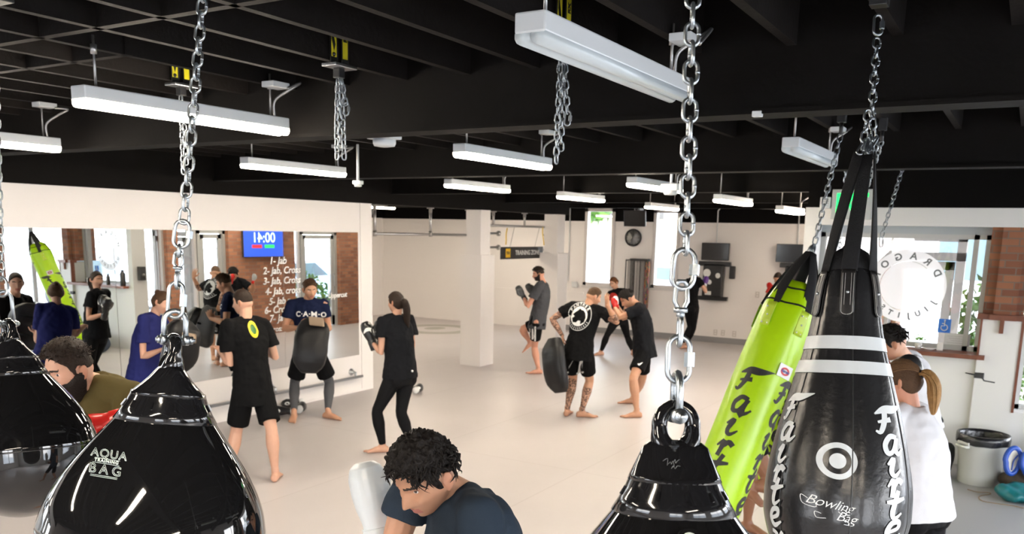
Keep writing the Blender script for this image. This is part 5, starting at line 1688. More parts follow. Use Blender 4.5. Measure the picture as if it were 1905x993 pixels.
        for q in (-1, 1):
            mb.ell(s.HM @ V((q * .083, -.012, -.003)), s.HM.to_3x3() @ V((.006, q * .004, 0)), s.HM.to_3x3() @ V((q * .009, -.0165, -.003)), s.HM.to_3x3() @ V((q * .003, -.006, .031)), 14, 10)
            mb.ell(s.HM @ V((q * .077, -.002, -.004)), s.HM.to_3x3() @ V((.010, 0, 0)), s.HM.to_3x3() @ V((0, .009, 0)), s.HM.to_3x3() @ V((0, 0, .018)), 10, 8)
            mb.ell(s.HM @ V((q * .079, -.006, -.026)), s.HM.to_3x3() @ V((.006, 0, 0)), s.HM.to_3x3() @ V((0, .009, 0)), s.HM.to_3x3() @ V((0, 0, .012)), 10, 8)
        me = remesh(mb, s.det, 3 if s.det < .006 else 2, .5)
        inv = s.HM.inverted()
        mats = [s.skin, M_lip, M_brow, M_eye, M_iris, M_TAT, M_beard, M_stub, M_ear]
        for p in me.polygons:
            c = inv @ p.center
            if c.length < .2:
                if c.y > .06 and abs(c.x) < .023 and -.0715 < c.z < -.0475 and c.y > .083 - .010 * abs(c.x) / .02: p.material_index = 1
                elif c.y > .055 and .010 < abs(c.x) < .048 and .026 - .10 * abs(abs(c.x) - .028) < c.z < .0355 - .10 * abs(abs(c.x) - .028): p.material_index = 2
                elif beard and c.y > -.005 and c.z < lerp(.0, -.030, smooth01(c.y, .01, .06)) and not (abs(c.x) < .020 and -.072 < c.z < -.048) and not (abs(c.x) < .018 and c.z > -.046): p.material_index = 6
                elif abs(c.x) > .0795 and abs(c.z) < .04 and s.skin is not SK_BROWN: p.material_index = 8
                elif stub and c.z > hairline(c.y) + .005: p.material_index = 7
            if tattoos:
                for A, B, r in tattoos:
                    ab = B - A; t = (p.center - A).dot(ab) / ab.length_squared
                    if -.02 < t < 1.0 and (A + ab * max(0, min(1, t)) - p.center).length < r: p.material_index = 5
        # eyeballs join the head as the same mesh
        eb = MB()
        for q in (-1, 1):
            c = V((q * .0305, .0610, .0098)); R3 = s.HM.to_3x3()
            eb.ell(s.HM @ c, R3 @ V((.0135, -q * .002, 0)), R3 @ V((0, .0125, 0)), R3 @ V((0, 0, .0088)), 20, 14, 3)
            look = s.gaze if hasattr(s, 'gaze') else V((0, 1, -.15)); look = look.normalized()
            eb.ell(s.HM @ (c + look * .0086), s.HM.to_3x3() @ (look.orthogonal().normalized() * .0062), s.HM.to_3x3() @ (look.cross(look.orthogonal()).normalized() * .0062), s.HM.to_3x3() @ (look * .0042), 14, 8, 4)
        bm = bmesh.new(); bm.from_mesh(me); em = eb.mesh('e', M_eye); bm.from_mesh(em); bm.to_mesh(me); bm.free(); bpy.data.meshes.remove(em)
        for p in me.polygons: p.use_smooth = True
        s.bd = place_mesh(me, 'body', mats, s.root)
        return s.bd

    # ------------------------------------------------ clothes
    def wrinkle(s, me, amp, sc, axis=None):
        ax_ = axis or s.up
        for v, nrm in zip(me.vertices, [v.normal.copy() for v in me.vertices]):
            p = v.co; q = p + ax_ * p.dot(ax_) * -.55
            n = noise.noise(q * sc) + .5 * noise.noise(p * sc * 2.1 + V((3, 1, 7)))
            v.co = p + nrm * amp * n

    def tee(s, m, sleeve=.58, hem=-.06, name='t_shirt', vox=None, amp=.013, g=.008, loose=0.0, flare=.012, sm=7, slv=None):
        mb = MB(); secs = []; h = s.h * s.bu; f = s.fem
        P = [(hem, .098 + .006 * f, .080), (.06, .097 + .003 * f, .077), (.2, .092, .072), (.36, .085 - .004 * f, .067), (.52, .089 - .006 * f, .068), (.70, .099 - .010 * f, .073), (.82, .105 - .012 * f, .070), (.90, .100 - .012 * f, .060), (.965, .068, .054), (1.0, .046, .048), (1.03, .0405, .043)]
        Lt = s.neck - s.pel
        for t, w, d in P:
            q = smooth01(t, 0, .9); r = (s.pr * (1 - q) + s.cr * q).normalized(); fw = (s.pfw * (1 - q) + s.cfw * q).normalized()
            lo = loose * (1 - smooth01(t, .5, .9))
            secs.append((s.pel + Lt * t - fw * .02 * math.sin(PI * max(0, min(1, t))), r * (w * h + g + lo), fw * (d * h + g + lo)))
        mb.loft(secs, 24)
        for sd in s.arm:
            e = s.arm[sd][0]; sh = s.sh[sd]; d = (e - sh); sleeve_ = (slv or {}).get(sd, sleeve)
            pts = [sh - d.normalized() * .0, lerp(sh, e, sleeve_ * .5), lerp(sh, e, sleeve_)]; fe = 1 - .12 * f
            mb.tube(pts, [.037 * h * fe + g * .6, .0345 * h * fe + g + flare * .5, .0325 * h * fe + g + flare], 16)
            mb.sph(sh, .036 * h * fe + g * .7, 16, 10)
            mb.tube([lerp(s.neck, sh, .25), sh], [.030 * h + g, .034 * h * fe + g * .6], 14, round_ends=True)
        me = remesh(mb, vox or max(s.det, .007), sm, .5); s.wrinkle(me, amp, 11)
        for p in me.polygons: p.use_smooth = True
        o = place_mesh(me, name, m, s.root); s.top = o
        return o

    def shorts(s, m, upto=.82, name='shorts', g=.012, flare=.022, top=.2, amp=.005, vox=None):
        mb = MB(); h = s.h * s.bu; Lt = s.neck - s.pel; secs = []
        for t, w, d in ((-.10, .086, .074), (0, .100 + .006 * s.fem, .080), (.1, .095, .074), (top, .088, .068)):
            secs.append((s.pel + Lt * t, s.pr * (w * h + g), s.pfw * (d * h + g)))
        mb.loft(secs, 22)
        for sd in s.leg: s.leg_shape(mb, sd, g=g, upto=upto, flare=flare)
        me = remesh(mb, vox or max(s.det, .007), 5, .5); s.wrinkle(me, amp, 10, V((0, 0, 1)))
        for p in me.polygons: p.use_smooth = True
        o = place_mesh(me, name, m, s.root); s.bot = o
        return o

    def leggings(s, m, upto=1.86, name='leggings', g=.0045, top=.22, frm=0.0, hips=True, amp=.0015, flare=0.0):
        mb = MB(); h = s.h * s.bu; Lt = s.neck - s.pel; secs = []
        if hips:
            for t, w, d in ((-.12, .084, .074), (0, .0985 + .006 * s.fem, .0785 + .004 * s.fem), (.12, .093, .071), (top, .085 - .004 * s.fem, .064)):
                secs.append((s.pel + Lt * t, s.pr * (w * h + g), s.pfw * (d * h + g)))
            mb.loft(secs, 22)
            for sd in s.leg: mb.ell(s.hip[sd] - s.pfw * .035 * h - V((0, 0, .012 * h)), s.pr * .048 * h, s.pfw * .046 * h, V((0, 0, .058 * h)))
        for sd in s.leg: s.leg_shape(mb, sd, g=g, upto=upto, frm=frm, flare=flare)
        me = remesh(mb, max(s.det, .006), 4, .5); s.wrinkle(me, amp, 14)
        for p in me.polygons: p.use_smooth = True
        return place_mesh(me, name, m, s.root)

    # ------------------------------------------------ hair
    def hair(s, m, t=.014, rough=.004, long_=0.0, top=0.0, name='hair', n=(64, 48), beard_m=None, fade=0.0):
        dirs, fs = sphere_dirs(*n); vs = []
        for d in dirs:
            p = head_point(d, s.fem); mk = smooth01(p.z - hairline(p.y, long_=long_), -.004, .012)
            tt = t + top * smooth01(p.z, .03, .1) - fade * (1 - smooth01(p.z, .0, .06))
            nz_ = rough * (noise.noise(V(d) * 9) + .6 * noise.noise(V(d) * 19))
            off = lerp(-.006, tt + nz_, mk)
            u = V(d).normalized(); vs.append(s.HM @ (p + u * off))
        mb = MB(); mb._faces(vs, fs, True)
        o = mb.build(name, m, s.root)
        return o

    def strands(s, mb, n, L, r, seed, zmin=.02, droop=.5, fwd=0.0, t=.012, curl=.3):
        """tapered locks rooted on the scalp"""
        rnd = random.Random(seed); inv = s.HM.to_3x3()
        k = 0
        while k < n:
            d = V((rnd.gauss(0, 1), rnd.gauss(0, 1), rnd.gauss(.4, 1))).normalized(); p = head_point(d, s.fem)
            if p.z < max(hairline(p.y) + .004, zmin) or (abs(p.x) > .05 and p.z < .05 and -.04 < p.y < .05): continue
            k += 1
            l = L * rnd.uniform(.6, 1.25); tang = V((d.x * .6 + rnd.gauss(0, .4), d.y * .5 + fwd + rnd.gauss(0, .35), -droop + rnd.gauss(0, .3)))
            tang = (tang - d * tang.dot(d)).normalized() if (tang - d * tang.dot(d)).length > 1e-3 else d.orthogonal()
            sw = d.cross(tang) * rnd.gauss(0, curl)
            pts = []
            for q in (0, .3, .6, .85, 1.0):
                pts.append(s.HM @ (p + d * (t * .5 + t * math.sin(q * 2.4) * rnd.uniform(.5, 1.2)) + (tang * q + sw * q * q) * l - d * (l * q) ** 2 * 4))
            mb.tube(pts, [r, r * 1.1, r * .9, r * .5, r * .12], 5)

    def ponytail(s, m, root, pts, rs, tie=None, name='ponytail', seed=1, n=26):
        """bundle of locks following pts (head coordinates), tied at its root"""
        rnd = random.Random(seed); mb = MB(); P = cr3([V(p) for p in pts], 5); n0 = len(P)
        R = [lerp(rs[min(int(i / 5), len(rs) - 1)], rs[min(int(i / 5) + 1, len(rs) - 1)], (i % 5) / 5) for i in range(n0)]
        mb.tube([s.HM @ p for p in P], [r * .8 * s.k for r in R], 12, round_ends=True)
        for k in range(n):
            a = rnd.uniform(0, 2 * PI); q = rnd.uniform(.75, 1.1); e = rnd.uniform(.85, 1.06)
            pp = []
            for i in range(n0):
                f = i / (n0 - 1); o = V((math.cos(a + f * .5), math.sin(a + f * .5) * .7, .3 * math.sin(a))) * R[i] * q
                pp.append(s.HM @ (P[min(n0 - 1, int(i * e))] + o))
            mb.tube(pp, [.0045 * s.k * (1 - .6 * i / n0) for i in range(n0)], 5)
        o = mb.build(name, m, s.root)
        if tie is not None:
            b = MB(); d = (P[1] - P[0]).normalized(); c = P[1]
            e1 = d.orthogonal().normalized(); e2 = d.cross(e1)
            b.tube([s.HM @ (c + (e1 * math.cos(a) + e2 * math.sin(a)) * R[0] * 1.0) for a in [2 * PI * k / 14 for k in range(14)]], .006 * s.k, 8, closed=True)
            b.build('hair_tie', tie, o)
        return o


def boxing_glove(P, side, m, mc=None, d=None, pn=None, s=1.0, vox=.006, name='boxing_glove', thumb=True):
    """padded glove on the end of an arm: fist, thumb and cuff"""
    e, w, _ = P.arm[side]; d = V(d or (w - e)).normalized(); pn = V(pn or P.cfw); pn = (pn - d * pn.dot(d)).normalized()
    sd = d.cross(pn) * (1 if side == 'R' else -1)
    mb = MB()
    mb.loft([(w - d * .02 * s, sd * .036 * s, pn * .034 * s), (w + d * .035 * s, sd * .043 * s, pn * .038 * s), (w + d * .075 * s, sd * .054 * s, pn * .048 * s), (w + d * .12 * s, sd * .060 * s, pn * .054 * s), (w + d * .165 * s, sd * .058 * s, pn * .055 * s), (w + d * .197 * s, sd * .048 * s, pn * .046 * s), (w + d * .212 * s, sd * .028 * s, pn * .028 * s)], 22)
    mb.ell(w + d * .145 * s + pn * .030 * s, sd * .052 * s, d * .052 * s, pn * .036 * s)
    if thumb:
        mb.tube([w + d * .05 * s + sd * .040 * s + pn * .01 * s, w + d * .085 * s + sd * .062 * s + pn * .022 * s, w + d * .125 * s + sd * .058 * s + pn * .036 * s, w + d * .15 * s + sd * .042 * s + pn * .046 * s], [.022 * s, .023 * s, .021 * s, .017 * s], 12, round_ends=True)
    me = remesh(mb, vox, 4, .5)
    for p in me.polygons: p.use_smooth = True
    o = place_mesh(me, name, m, P.root)
    cf = MB(); cf.loft([(w - d * .075 * s, sd * .040 * s, pn * .037 * s), (w - d * .07 * s, sd * .044 * s, pn * .041 * s), (w - d * .03 * s, sd * .043 * s, pn * .040 * s), (w + d * .015 * s, sd * .0445 * s, pn * .0405 * s), (w + d * .02 * s, sd * .040 * s, pn * .036 * s)], 22)
    c = cf.build('cuff', mc or m, o)
    return o, (w, d, sd, pn)


def surf_print(parent, name, m, bvh, c, u, v, n, shapes, off=.002):
    mb = MB()
    for vs, fs in shapes: decal(mb, vs, fs, bvh, c, u, v, n, off)
    return mb.build(name, m, parent)


def txt_shape(s, size, dx=0, dy=0, **kw):
    me = text2d(s, size, **kw); vs, fs = mesh_to_2d(me); bpy.data.meshes.remove(me)
    return [(x + dx, y + dy) for x, y in vs], fs


def arc_letters(s, r, a0, step, size):
    out = []
    for i, ch in enumerate(s):
        if ch == ' ': continue
        a = a0 + i * step; vs, fs = txt_shape(ch, size, bold=.002)
        out.append(([(r * math.sin(a) + x * math.cos(a) + y * math.sin(a), r * math.cos(a) - x * math.sin(a) + y * math.cos(a)) for x, y in vs], fs))
    return out


def kick_pad(label, c, up, n, w, hgt, th, strap_side=1, name='kick_pad'):
    """curved padded shield: n = face direction"""
    up = V(up).normalized(); n = V(n); n = (n - up * n.dot(up)).normalized(); r = up.cross(n)
    t = thing(name, label, 'pad', c)
    secs = []
    for q in np.linspace(-1, 1, 13):
        k = (1 - abs(q) ** 5) ** .5 if abs(q) < 1 else .0
        k = max(k, .45); bow = -n * .06 * q * q
        secs.append((V(c) + up * q * hgt / 2 + bow, r * w / 2 * k, n * th / 2 * max(k, .7)))
    mb = MB(); mb.loft(secs, 28, pw=3.4)
    me = remesh(mb, .008, 5, .5)
    for v, nr in zip(me.vertices, [v.normal.copy() for v in me.vertices]): v.co += nr * .010 * noise.noise(v.co * 7)
    for p in me.polygons: p.use_smooth = True
    place_mesh(me, 'cover', mat('black_pad_leather', (.008, .008, .009), .42, spec=.3, bump=.12, bscale=70), t)
    pb = MB(); pts = [V(c) + up * q * hgt * .46 + r * w * .47 * (1 - abs(q) ** 4) ** .5 * s_ for s_, qs in ((1, np.linspace(-.97, .97, 14)), (-1, np.linspace(.97, -.97, 14))) for q in qs]
    pb.tube([p - n * .05 * ((p - V(c)).dot(up) / (hgt / 2)) ** 2 for p in pts], .006, 6, closed=True); pb.build('piping', M_blackp, t)
    hb = MB()
    for q in (-.2, .2):
        a = V(c) + up * q * hgt - n * (th * .45); hb.tube(cr3([a + r * w * .3, a + r * w * .2 - n * .06, a - r * w * .2 - n * .06, a - r * w * .3]), .014, 8)
    hb.build('handle', M_web, t)
    return t
def auto_leg(P, side, fwd=0.0, out=.03, bend=.05, toe=None):
    hip = P.hip[side]; sg = -1 if side == 'L' else 1
    f = V((P.pfw.x, P.pfw.y, 0)).normalized(); r = V((P.pr.x, P.pr.y, 0)).normalized()
    a = V((hip.x, hip.y, .045 * P.h)) + f * fwd + r * sg * out
    k = (hip + a) / 2 + f * bend; k.z = lerp(hip.z, a.z, .51)
    P.leg[side] = (k, a, toe if toe is not None else math.degrees(math.atan2(f.dot(P.ri), f.dot(P.tc))), 0)


C_BLACK = cloth('black_cotton', (.0055, .0055, .006)); C_BLK2 = cloth('black_shorts_cloth', (.005, .005, .0055)); C_NAVY = cloth('navy_cotton', (.008, .012, .036)); C_PURP = cloth('royal_navy_cotton', (.020, .024, .115)); C_GREY = cloth('grey_cotton', (.06, .063, .070)); C_CHAR = cloth('charcoal_cotton', (.0085, .009, .011)); C_SLATE = cloth('slate_blue_cotton', (.026, .038, .056)); C_OLIVE = cloth('olive_cotton', (.080, .062, .022)); C_WHITE = cloth('white_cotton', (.64, .64, .67)); C_LEG = cloth('black_leggings_knit', (.007, .007, .008), .7); C_GLEG = cloth('grey_leggings_knit', (.085, .085, .09), .75); C_RED = cloth('red_cotton', (.50, .045, .035)); C_GPANT = cloth('grey_pants', (.10, .095, .09))
G_BLACK = mat('black_glove_leather', (.014, .014, .015), .3, bump=.1, bscale=60); G_WHITE = mat('white_glove_leather', (.62, .65, .66), .3, bump=.06, bscale=50); G_RED = mat('red_glove_leather', (.58, .022, .018), .25, bump=.06, bscale=50); G_PURP = mat('purple_glove_leather', (.10, .035, .22), .3); G_GREY = mat('dark_grey_glove_leather', (.045, .047, .048), .35, bump=.1, bscale=60)
W_PRINT = mat('white_print', (.8, .8, .78), .5)

# 1. man in black shirt seen from behind
P = Person('man in plain black shirt with a yellow badge on the back, barefoot, seen from behind', 1.77, (470, 722), 8.1, (457, 597, 0), (452, 563, 0), (-118, 8, 0), -150, -152, SK_FAIR)
P.set_arm('L', (428, 676, -.3), (409, 652, 1)); P.set_arm('R', (512, 664, -.3), (492, 640, 1))
P.set_leg('L', (440, 800), (428, 872), -150); P.set_leg('R', (505, 797), (512, 879), 168)
P.body(tattoos=None, stub=True)
tp = P.tee(C_BLACK, hem=-.24, loose=.012, sleeve=.68, flare=.014); P.shorts(C_BLK2, upto=.84, flare=.036)
P.hair(H_DKBR, t=.007, rough=.002, top=.008, fade=.004)
bv = bvh_of(tp); c = at(472, 612, D=8.0); nb = -P.cfw
ring = disc2d(.040, .068, 32, 1.25); core = disc2d(0.001, .039, 24, 1.25)
o = surf_print(P.root, 'back_badge', mat('yellow_print', (.72, .60, .01), .5), bv, c + nb * .1, CR, -CD, nb, [ring]); surf_print(P.root, 'badge_centre', mat('dark_green_print', (.02, .12, .02), .5), bv, c + nb * .1, CR, -CD, nb, [core])

# 2. smiling man holding a kick pad by the mirror
P = Person('smiling man in navy shirt and grey leggings holding a black kick pad by the mirror', 1.78, (575, 657), 10.6, (572, 560, -.5), (577, 539, -.6), (14, 14, -4), -8, 4, SK_TAN, det=.0055)
P.gaze = V((.2, .8, -.5))
P.set_arm('R', (529, 612, .2), (556, 609, -1), dict(dir=CR * .5 - CD * .8 - CF * .3, pn=CR + CF * .2, curl=.7)); P.set_arm('L', (612, 611, .2), (601, 612, -1), dict(dir=-CR * .8 - CD * .5, pn=-CR - CD * .2, curl=.7))
P.set_leg('R', (548, 712), (547, 769), -8); P.set_leg('L', (613, 710), (610, 767), 55)
P.body()
tp = P.tee(C_NAVY, hem=-.12, sleeve=.55); P.shorts(C_BLK2, upto=.78, flare=.045); P.leggings(C_GLEG, frm=.6, hips=False, upto=1.88)
P.hair(H_BR, t=.006, rough=.004, top=.012)
mb = MB(); P.strands(mb, 260, .026, .0032, 31, droop=-.1, fwd=.4, t=.02, zmin=.045); mb.build('hair_tufts', H_BR, P.root)
bv = bvh_of(tp)
surf_print(P.root, 'chest_lettering', W_PRINT, bv, at(576, 584, D=10.4), CR, -CD, -CF, [txt_shape('C·A·M·O', .086, bold=.003, space=1.12)])
hp = bvh_of(P.bot); surf_print(P.root, 'shorts_mark', W_PRINT, hp, at(612, 668, D=10.4), CR, -CD, -CF, [txt_shape('S', .09, bold=.006)])
kp = kick_pad('black padded kick shield held by the smiling man in navy', at(578, 641, D=10.08), -CD * .98 + CR * .08 + CF * .12, -CF, .40, .66, .15)
b = MB(); b.obox(at(589, 598, D=10.01), CR * .085 + CD * .01, -CF * .03, -CD * .05 - CF * .02, .01); b.build('tan_patch', mat('tan_leather', (.34, .25, .17), .6), kp)

# 3. woman with ponytail, back to the camera
P = Person('woman with long dark ponytail in black, seen from behind with black gloves raised', 1.68, (744, 701), 9.1, (737, 590, .3), (737, 563, -.2), (-128, 6, 0), -140, -150, SK_FAIR, fem=1)
P.set_arm('L', (709, 656, -.2), (693, 637, 1), dict(dir=-CR * .45 - CD * .85 + CF * .1)); P.set_arm('R', (768, 650, .5), (710, 636, 1))
P.set_leg('L', (701, 765), (712, 829), -88); P.set_leg('R', (746, 768), (766, 826), -60)
P.body(hands=())
tp = P.tee(C_CHAR, hem=-.02, sleeve=.52, loose=.022, flare=.022); P.leggings(C_LEG, upto=1.9)
P.hair(H_DKBR, t=.012, rough=.003, long_=.02)
P.ponytail(H_DKBR, None, [(.0, -.09, .02), (.0, -.125, .0), (.012, -.125, -.09), (.025, -.11, -.19), (.03, -.115, -.27)], [.028, .044, .052, .046, .018], M_blackp)
for sd, dd in (('L', -CD * .9 - CR * .35), ('R', -CD * .95 - CR * .1)):
    g, fr = boxing_glove(P, sd, G_BLACK, None, dd, CF * .3 - CR * .6 + CF * .6, 1.12)
    gv = bvh_of(g); w, d, s_, pn = fr
    surf_print(g, 'pale_panel', W_PRINT, gv, w + d * .12 - CF * .1, CR, -CD, -CF, [stroke2d([smooth_line([(-.045, -.02, .3), (-.01, .02, 1.2), (.03, .025, 1.2), (.045, -.01, .4)], 5)], .03)])
gt = bvh_of(P.bot) if hasattr(P, 'bot') else None
b = MB(); b.sph(at(767, 690, D=8.97), .012, 12, 8); b.build('waist_mark', W_PRINT, P.root)

# 4. woman in dark blue with a pad
P = Person('woman in royal blue shirt leaning over a dark pad, behind the centre left chain', 1.66, (268, 706), 8.55, (286, 590, -.4), (300, 563, -.5), (62, 22, 6), 62, 55, SK_FAIR, fem=1)
P.set_arm('R', (266, 664, -.4), (300, 650, -.6), dict(dir=CR * .9 - CD * .2, pn=-CD - CF * .3, curl=.8)); P.set_arm('L', (318, 650, 1), (338, 628, .4), dict(dir=CR * .9, pn=CD, curl=.8))
auto_leg(P, 'R', -.05, .06, .08); auto_leg(P, 'L', .22, .06, .1)
P.body()
P.tee(C_PURP, hem=-.14, sleeve=.62, loose=.026); P.leggings(C_GPANT, g=.016, upto=1.9, amp=.004)
P.hair(H_BR, t=.012, rough=.004, long_=.015)
b = MB(); b.ell(P.HM @ V((0, -.075, .085)), P.HM.to_3x3() @ V((.032, 0, 0)), P.HM.to_3x3() @ V((0, .03, .01)), P.HM.to_3x3() @ V((0, -.01, .03)), 18, 12); b.build('hair_bun', H_BR, P.root)
kp = kick_pad('dark curved pad with a tan strap held by the woman in royal blue', at(338, 645, D=8.25), -CD + CR * .2, CR * .75 - CF * .5, .36, .52, .16)
b = MB(); b.obox(at(352, 628, D=8.12), CR * .06 + CD * .01, -CF * .03, -CD * .045, .01); b.build('tan_strap', mat('tan_leather', (.34, .25, .17), .6), kp)

# 5. man in grey lifting a knee
P = Person('bearded man in grey shirt with dark gloves lifting one knee, beside the columns', 1.76, (999, 602), 14.45, (1010, 527, .2), (1002, 510, -.3), (-82, 12, 0), -95, -105, SK_PINK)
P.set_arm('L', (982, 570, -.6), (974, 552, .6)); P.set_arm('R', (992, 566, .8), (992, 548, -.3))
P.set_leg('L', (994, 646), (1002, 687), -88); P.set_leg('R', (971, 612, .2), (986, 636, .4), -80, floor=False, pitch=35)
P.body(hands=(), beard=True)
tp = P.tee(C_GREY, hem=-.12, sleeve=.62, loose=.008); P.shorts(C_BLK2, upto=.66, flare=.025)
P.hair(H_DKBR, t=.007, rough=.003, top=.010)
mb = MB(); P.strands(mb, 200, .022, .0034, 33, droop=-.1, fwd=.4, t=.018, zmin=.05); mb.build('hair_tufts', H_DKBR, P.root)
for sd in 'LR': boxing_glove(P, sd, G_GREY, G_BLACK, -CD * .85 - CR * .5, CR * .2 - CF, 1.0)
sh = bvh_of(P.bot); surf_print(P.root, 'shorts_stripes', W_PRINT, sh, at(991, 620, D=14.2), CR, -CD, -CF, [([(x + dx, y) for x, y in ((-.012, -.12), (.012, -.12), (.012, .12), (-.012, .12))], [(0, 1, 2, 3)]) for dx in (-.045, 0, .045)])

# 6. tattooed man holding a wrist and a pad
P = Person('tattooed man with a round white panther print on his black shirt, pad at side', 1.79, (1076, 655), 10.95, (1094, 569, -.3), (1104, 552, .2), (112, 22, 0), 165, 162, SK_TAN, det=.0055)
P.set_arm('L', (1027, 593, -.3), (1046, 624, -.2), dict(dir=CD + CR * .15, pn=CR, curl=1.0)); P.set_arm('R', (1147, 599, -.4), (1131, 569, -1), dict(dir=-CD - CR * .15, pn=CR * .6 + CF * .4, curl=.25))
P.set_leg('L', (1066, 706), (1055, 762), 170); P.set_leg('R', (1097, 708), (1082, 765), 95)
aL, aR = P.arm['L'], P.arm['R']
P.body(tattoos=[(lerp(P.sh['L'], aL[0], .4), aL[0], .09), (aL[0], aL[1], .07), (lerp(P.sh['R'], aR[0], .6), aR[0], .09), (aR[0], lerp(aR[0], aR[1], .5), .07), (P.leg['L'][0], P.leg['L'][1], .09), (lerp(*P.leg['R'][:2], .25), P.leg['R'][1], .09)], stub=True)
tp = P.tee(C_BLACK, hem=-.16, sleeve=.6, loose=.01); P.shorts(C_BLK2, upto=.72, flare=.03)
P.hair(H_BR, t=.004, rough=.0015, top=.010, fade=.004)
bv = bvh_of(tp); cc = at(1077, 588, D=10.8); nn = -P.cfw; uu = CR * .98 + CF * .1; vv = -CD * .97 + CR * .05
pan = [(-.085, -.075), (-.10, -.02), (-.06, .0), (-.095, .03), (-.05, .06), (-.01, .078), (.012, .10), (.03, .082), (.07, .07), (.10, .03), (.108, -.03), (.085, -.08), (.03, -.105), (.035, -.06), (.0, -.055), (-.03, -.08)]
surf_print(P.root, 'back_print_disc', W_PRINT, bv, cc + nn * .1, uu, vv, nn, [disc2d(0.001, .128, 40), disc2d(.178, .185, 48)], .002)
surf_print(P.root, 'back_print_panther', C_BLACK, bv, cc + nn * .1, uu, vv, nn, [(pan, [tuple(range(len(pan)))])], .0045)
surf_print(P.root, 'back_print_lettering', W_PRINT, bv, cc + nn * .1, uu, vv, nn, arc_letters('PANTHER', .153, -.95, .32, .052), .0025)
surf_print(P.root, 'back_print_lower_lettering', W_PRINT, bv, cc + nn * .1, uu, vv, nn, [([(-x, -y) for x, y in vs], fs) for vs, fs in arc_letters('IIIIIIIIIII', .153, -1.0, .2, .035)], .0025)
sh = bvh_of(P.bot); surf_print(P.root, 'shorts_trim', W_PRINT, sh, at(1055, 692, D=10.7), CR, -CD, -CF, [txt_shape('===', .05, bold=.003)]); surf_print(P.root, 'shorts_trim', W_PRINT, sh, at(1083, 693, D=10.7), CR * .95 - CD * .2, -CD, -CF, [txt_shape('===', .05, bold=.003)])
kick_pad('black padded kick shield hanging from the tattooed man\'s left hand', at(1031, 680, D=10.78), -CD - CR * .12, -CR * .75 + CF * .25 - CF * .9, .34, .70, .17)

# 7. man in dark shirt with raised guard
P = Person('dark haired man in charcoal shirt with head down and arms raised in guard', 1.76, (1198, 654), 11.35, (1187, 569, -.2), (1168, 556, -.3), (-70, 38, 0), -88, -82, SK_TAN, det=.0055)
P.set_arm('L', (1153, 590, -.3), (1144, 572, .5)); P.set_arm('R', (1160, 592, .6), (1148, 568, -.2))
P.set_leg('L', (1178, 703), (1185, 766), -78); P.set_leg('R', (1195, 705), (1178, 741), -92)
P.body(hands=())
tp = P.tee(C_CHAR, hem=-.12, sleeve=.66, loose=.015); P.shorts(C_BLK2, upto=.70, flare=.035)
P.hair(H_BLACK, t=.010, rough=.006, top=.012)
mb = MB(); P.strands(mb, 260, .03, .0036, 32, droop=.1, fwd=.3, t=.02, zmin=.03); mb.build('hair_tufts', H_BLACK, P.root)
for sd in 'LR': boxing_glove(P, sd, G_RED if sd == 'L' else G_WHITE, G_RED, -CD * .9 - CR * .2, CR * .4 + CF, .62)
sh = bvh_of(P.bot); surf_print(P.root, 'shorts_mark', W_PRINT, sh, at(1190, 676, D=11.1), CR, -CD, -CF, [stroke2d([smooth_line([(-.03, .0, .6), (-.015, -.015, 1.4), (.035, .015, .3)], 5)], .014)])

# 8. auburn haired woman behind them
P = Person('auburn haired woman in black leggings standing behind the sparring pair', 1.66, (1152, 597), 16.75, (1147, 540, 0), (1142, 526, -.2), (-40, 25, 0), -25, -30, SK_FAIR, fem=1)
P.set_arm('R', (1128, 566, 0), (1133, 583, -.5)); P.set_arm('L', (1166, 566, .2), (1160, 582, -.5))
P.set_leg('R', (1129, 624), (1118, 654), -60); P.set_leg('L', (1167, 626), (1178, 655), 20)
P.body()
tp = P.tee(C_BLACK, hem=0, sleeve=.6); P.leggings(C_LEG, upto=1.85)
P.hair(H_RED, t=.013, rough=.005)
P.ponytail(H_RED, None, [(0, -.09, .01), (.01, -.125, -.01), (.02, -.12, -.06), (.03, -.10, -.10)], [.02, .026, .024, .012], M_blackp, n=14)
surf_print(P.root, 'chest_print', C_RED, bvh_of(tp), at(1142, 552, D=16.5), CR, -CD, -CF, [([(x * .9, y) for x, y in disc2d(0, .1, 24)[0]], disc2d(0, .1, 24)[1])])

# 9. woman at the wall station
P = Person('woman in black with purple gloves punching the wall station, seen from behind', 1.68, (1286, 572), 17.6, (1290, 518, 0), (1293, 504, 0), (118, 8, 0), 140, 130, SK_FAIR, fem=1)
P.set_arm('R', (1313, 543, .3), (1311, 530, 1)); P.set_arm('L', (1280, 545, .5), (1296, 536, 1))
P.set_leg('L', (1284, 608), (1268, 642), 150); P.set_leg('R', (1290, 610), (1276, 641), 130)
P.body(hands=())
P.tee(C_BLACK, hem=0, sleeve=.5); P.leggings(C_LEG, upto=1.8)
P.hair(H_BR, t=.011, rough=.003, long_=.01); P.ponytail(H_BR, None, [(0, -.09, .03), (0, -.12, .03), (0, -.13, .0), (0, -.125, -.04)], [.018, .024, .022, .01], M_blackp, n=10)
for sd in 'RL': boxing_glove(P, sd, G_PURP, G_WHITE, -CD * .6 + CF * .3 + CR * .2, CF, 1.0)

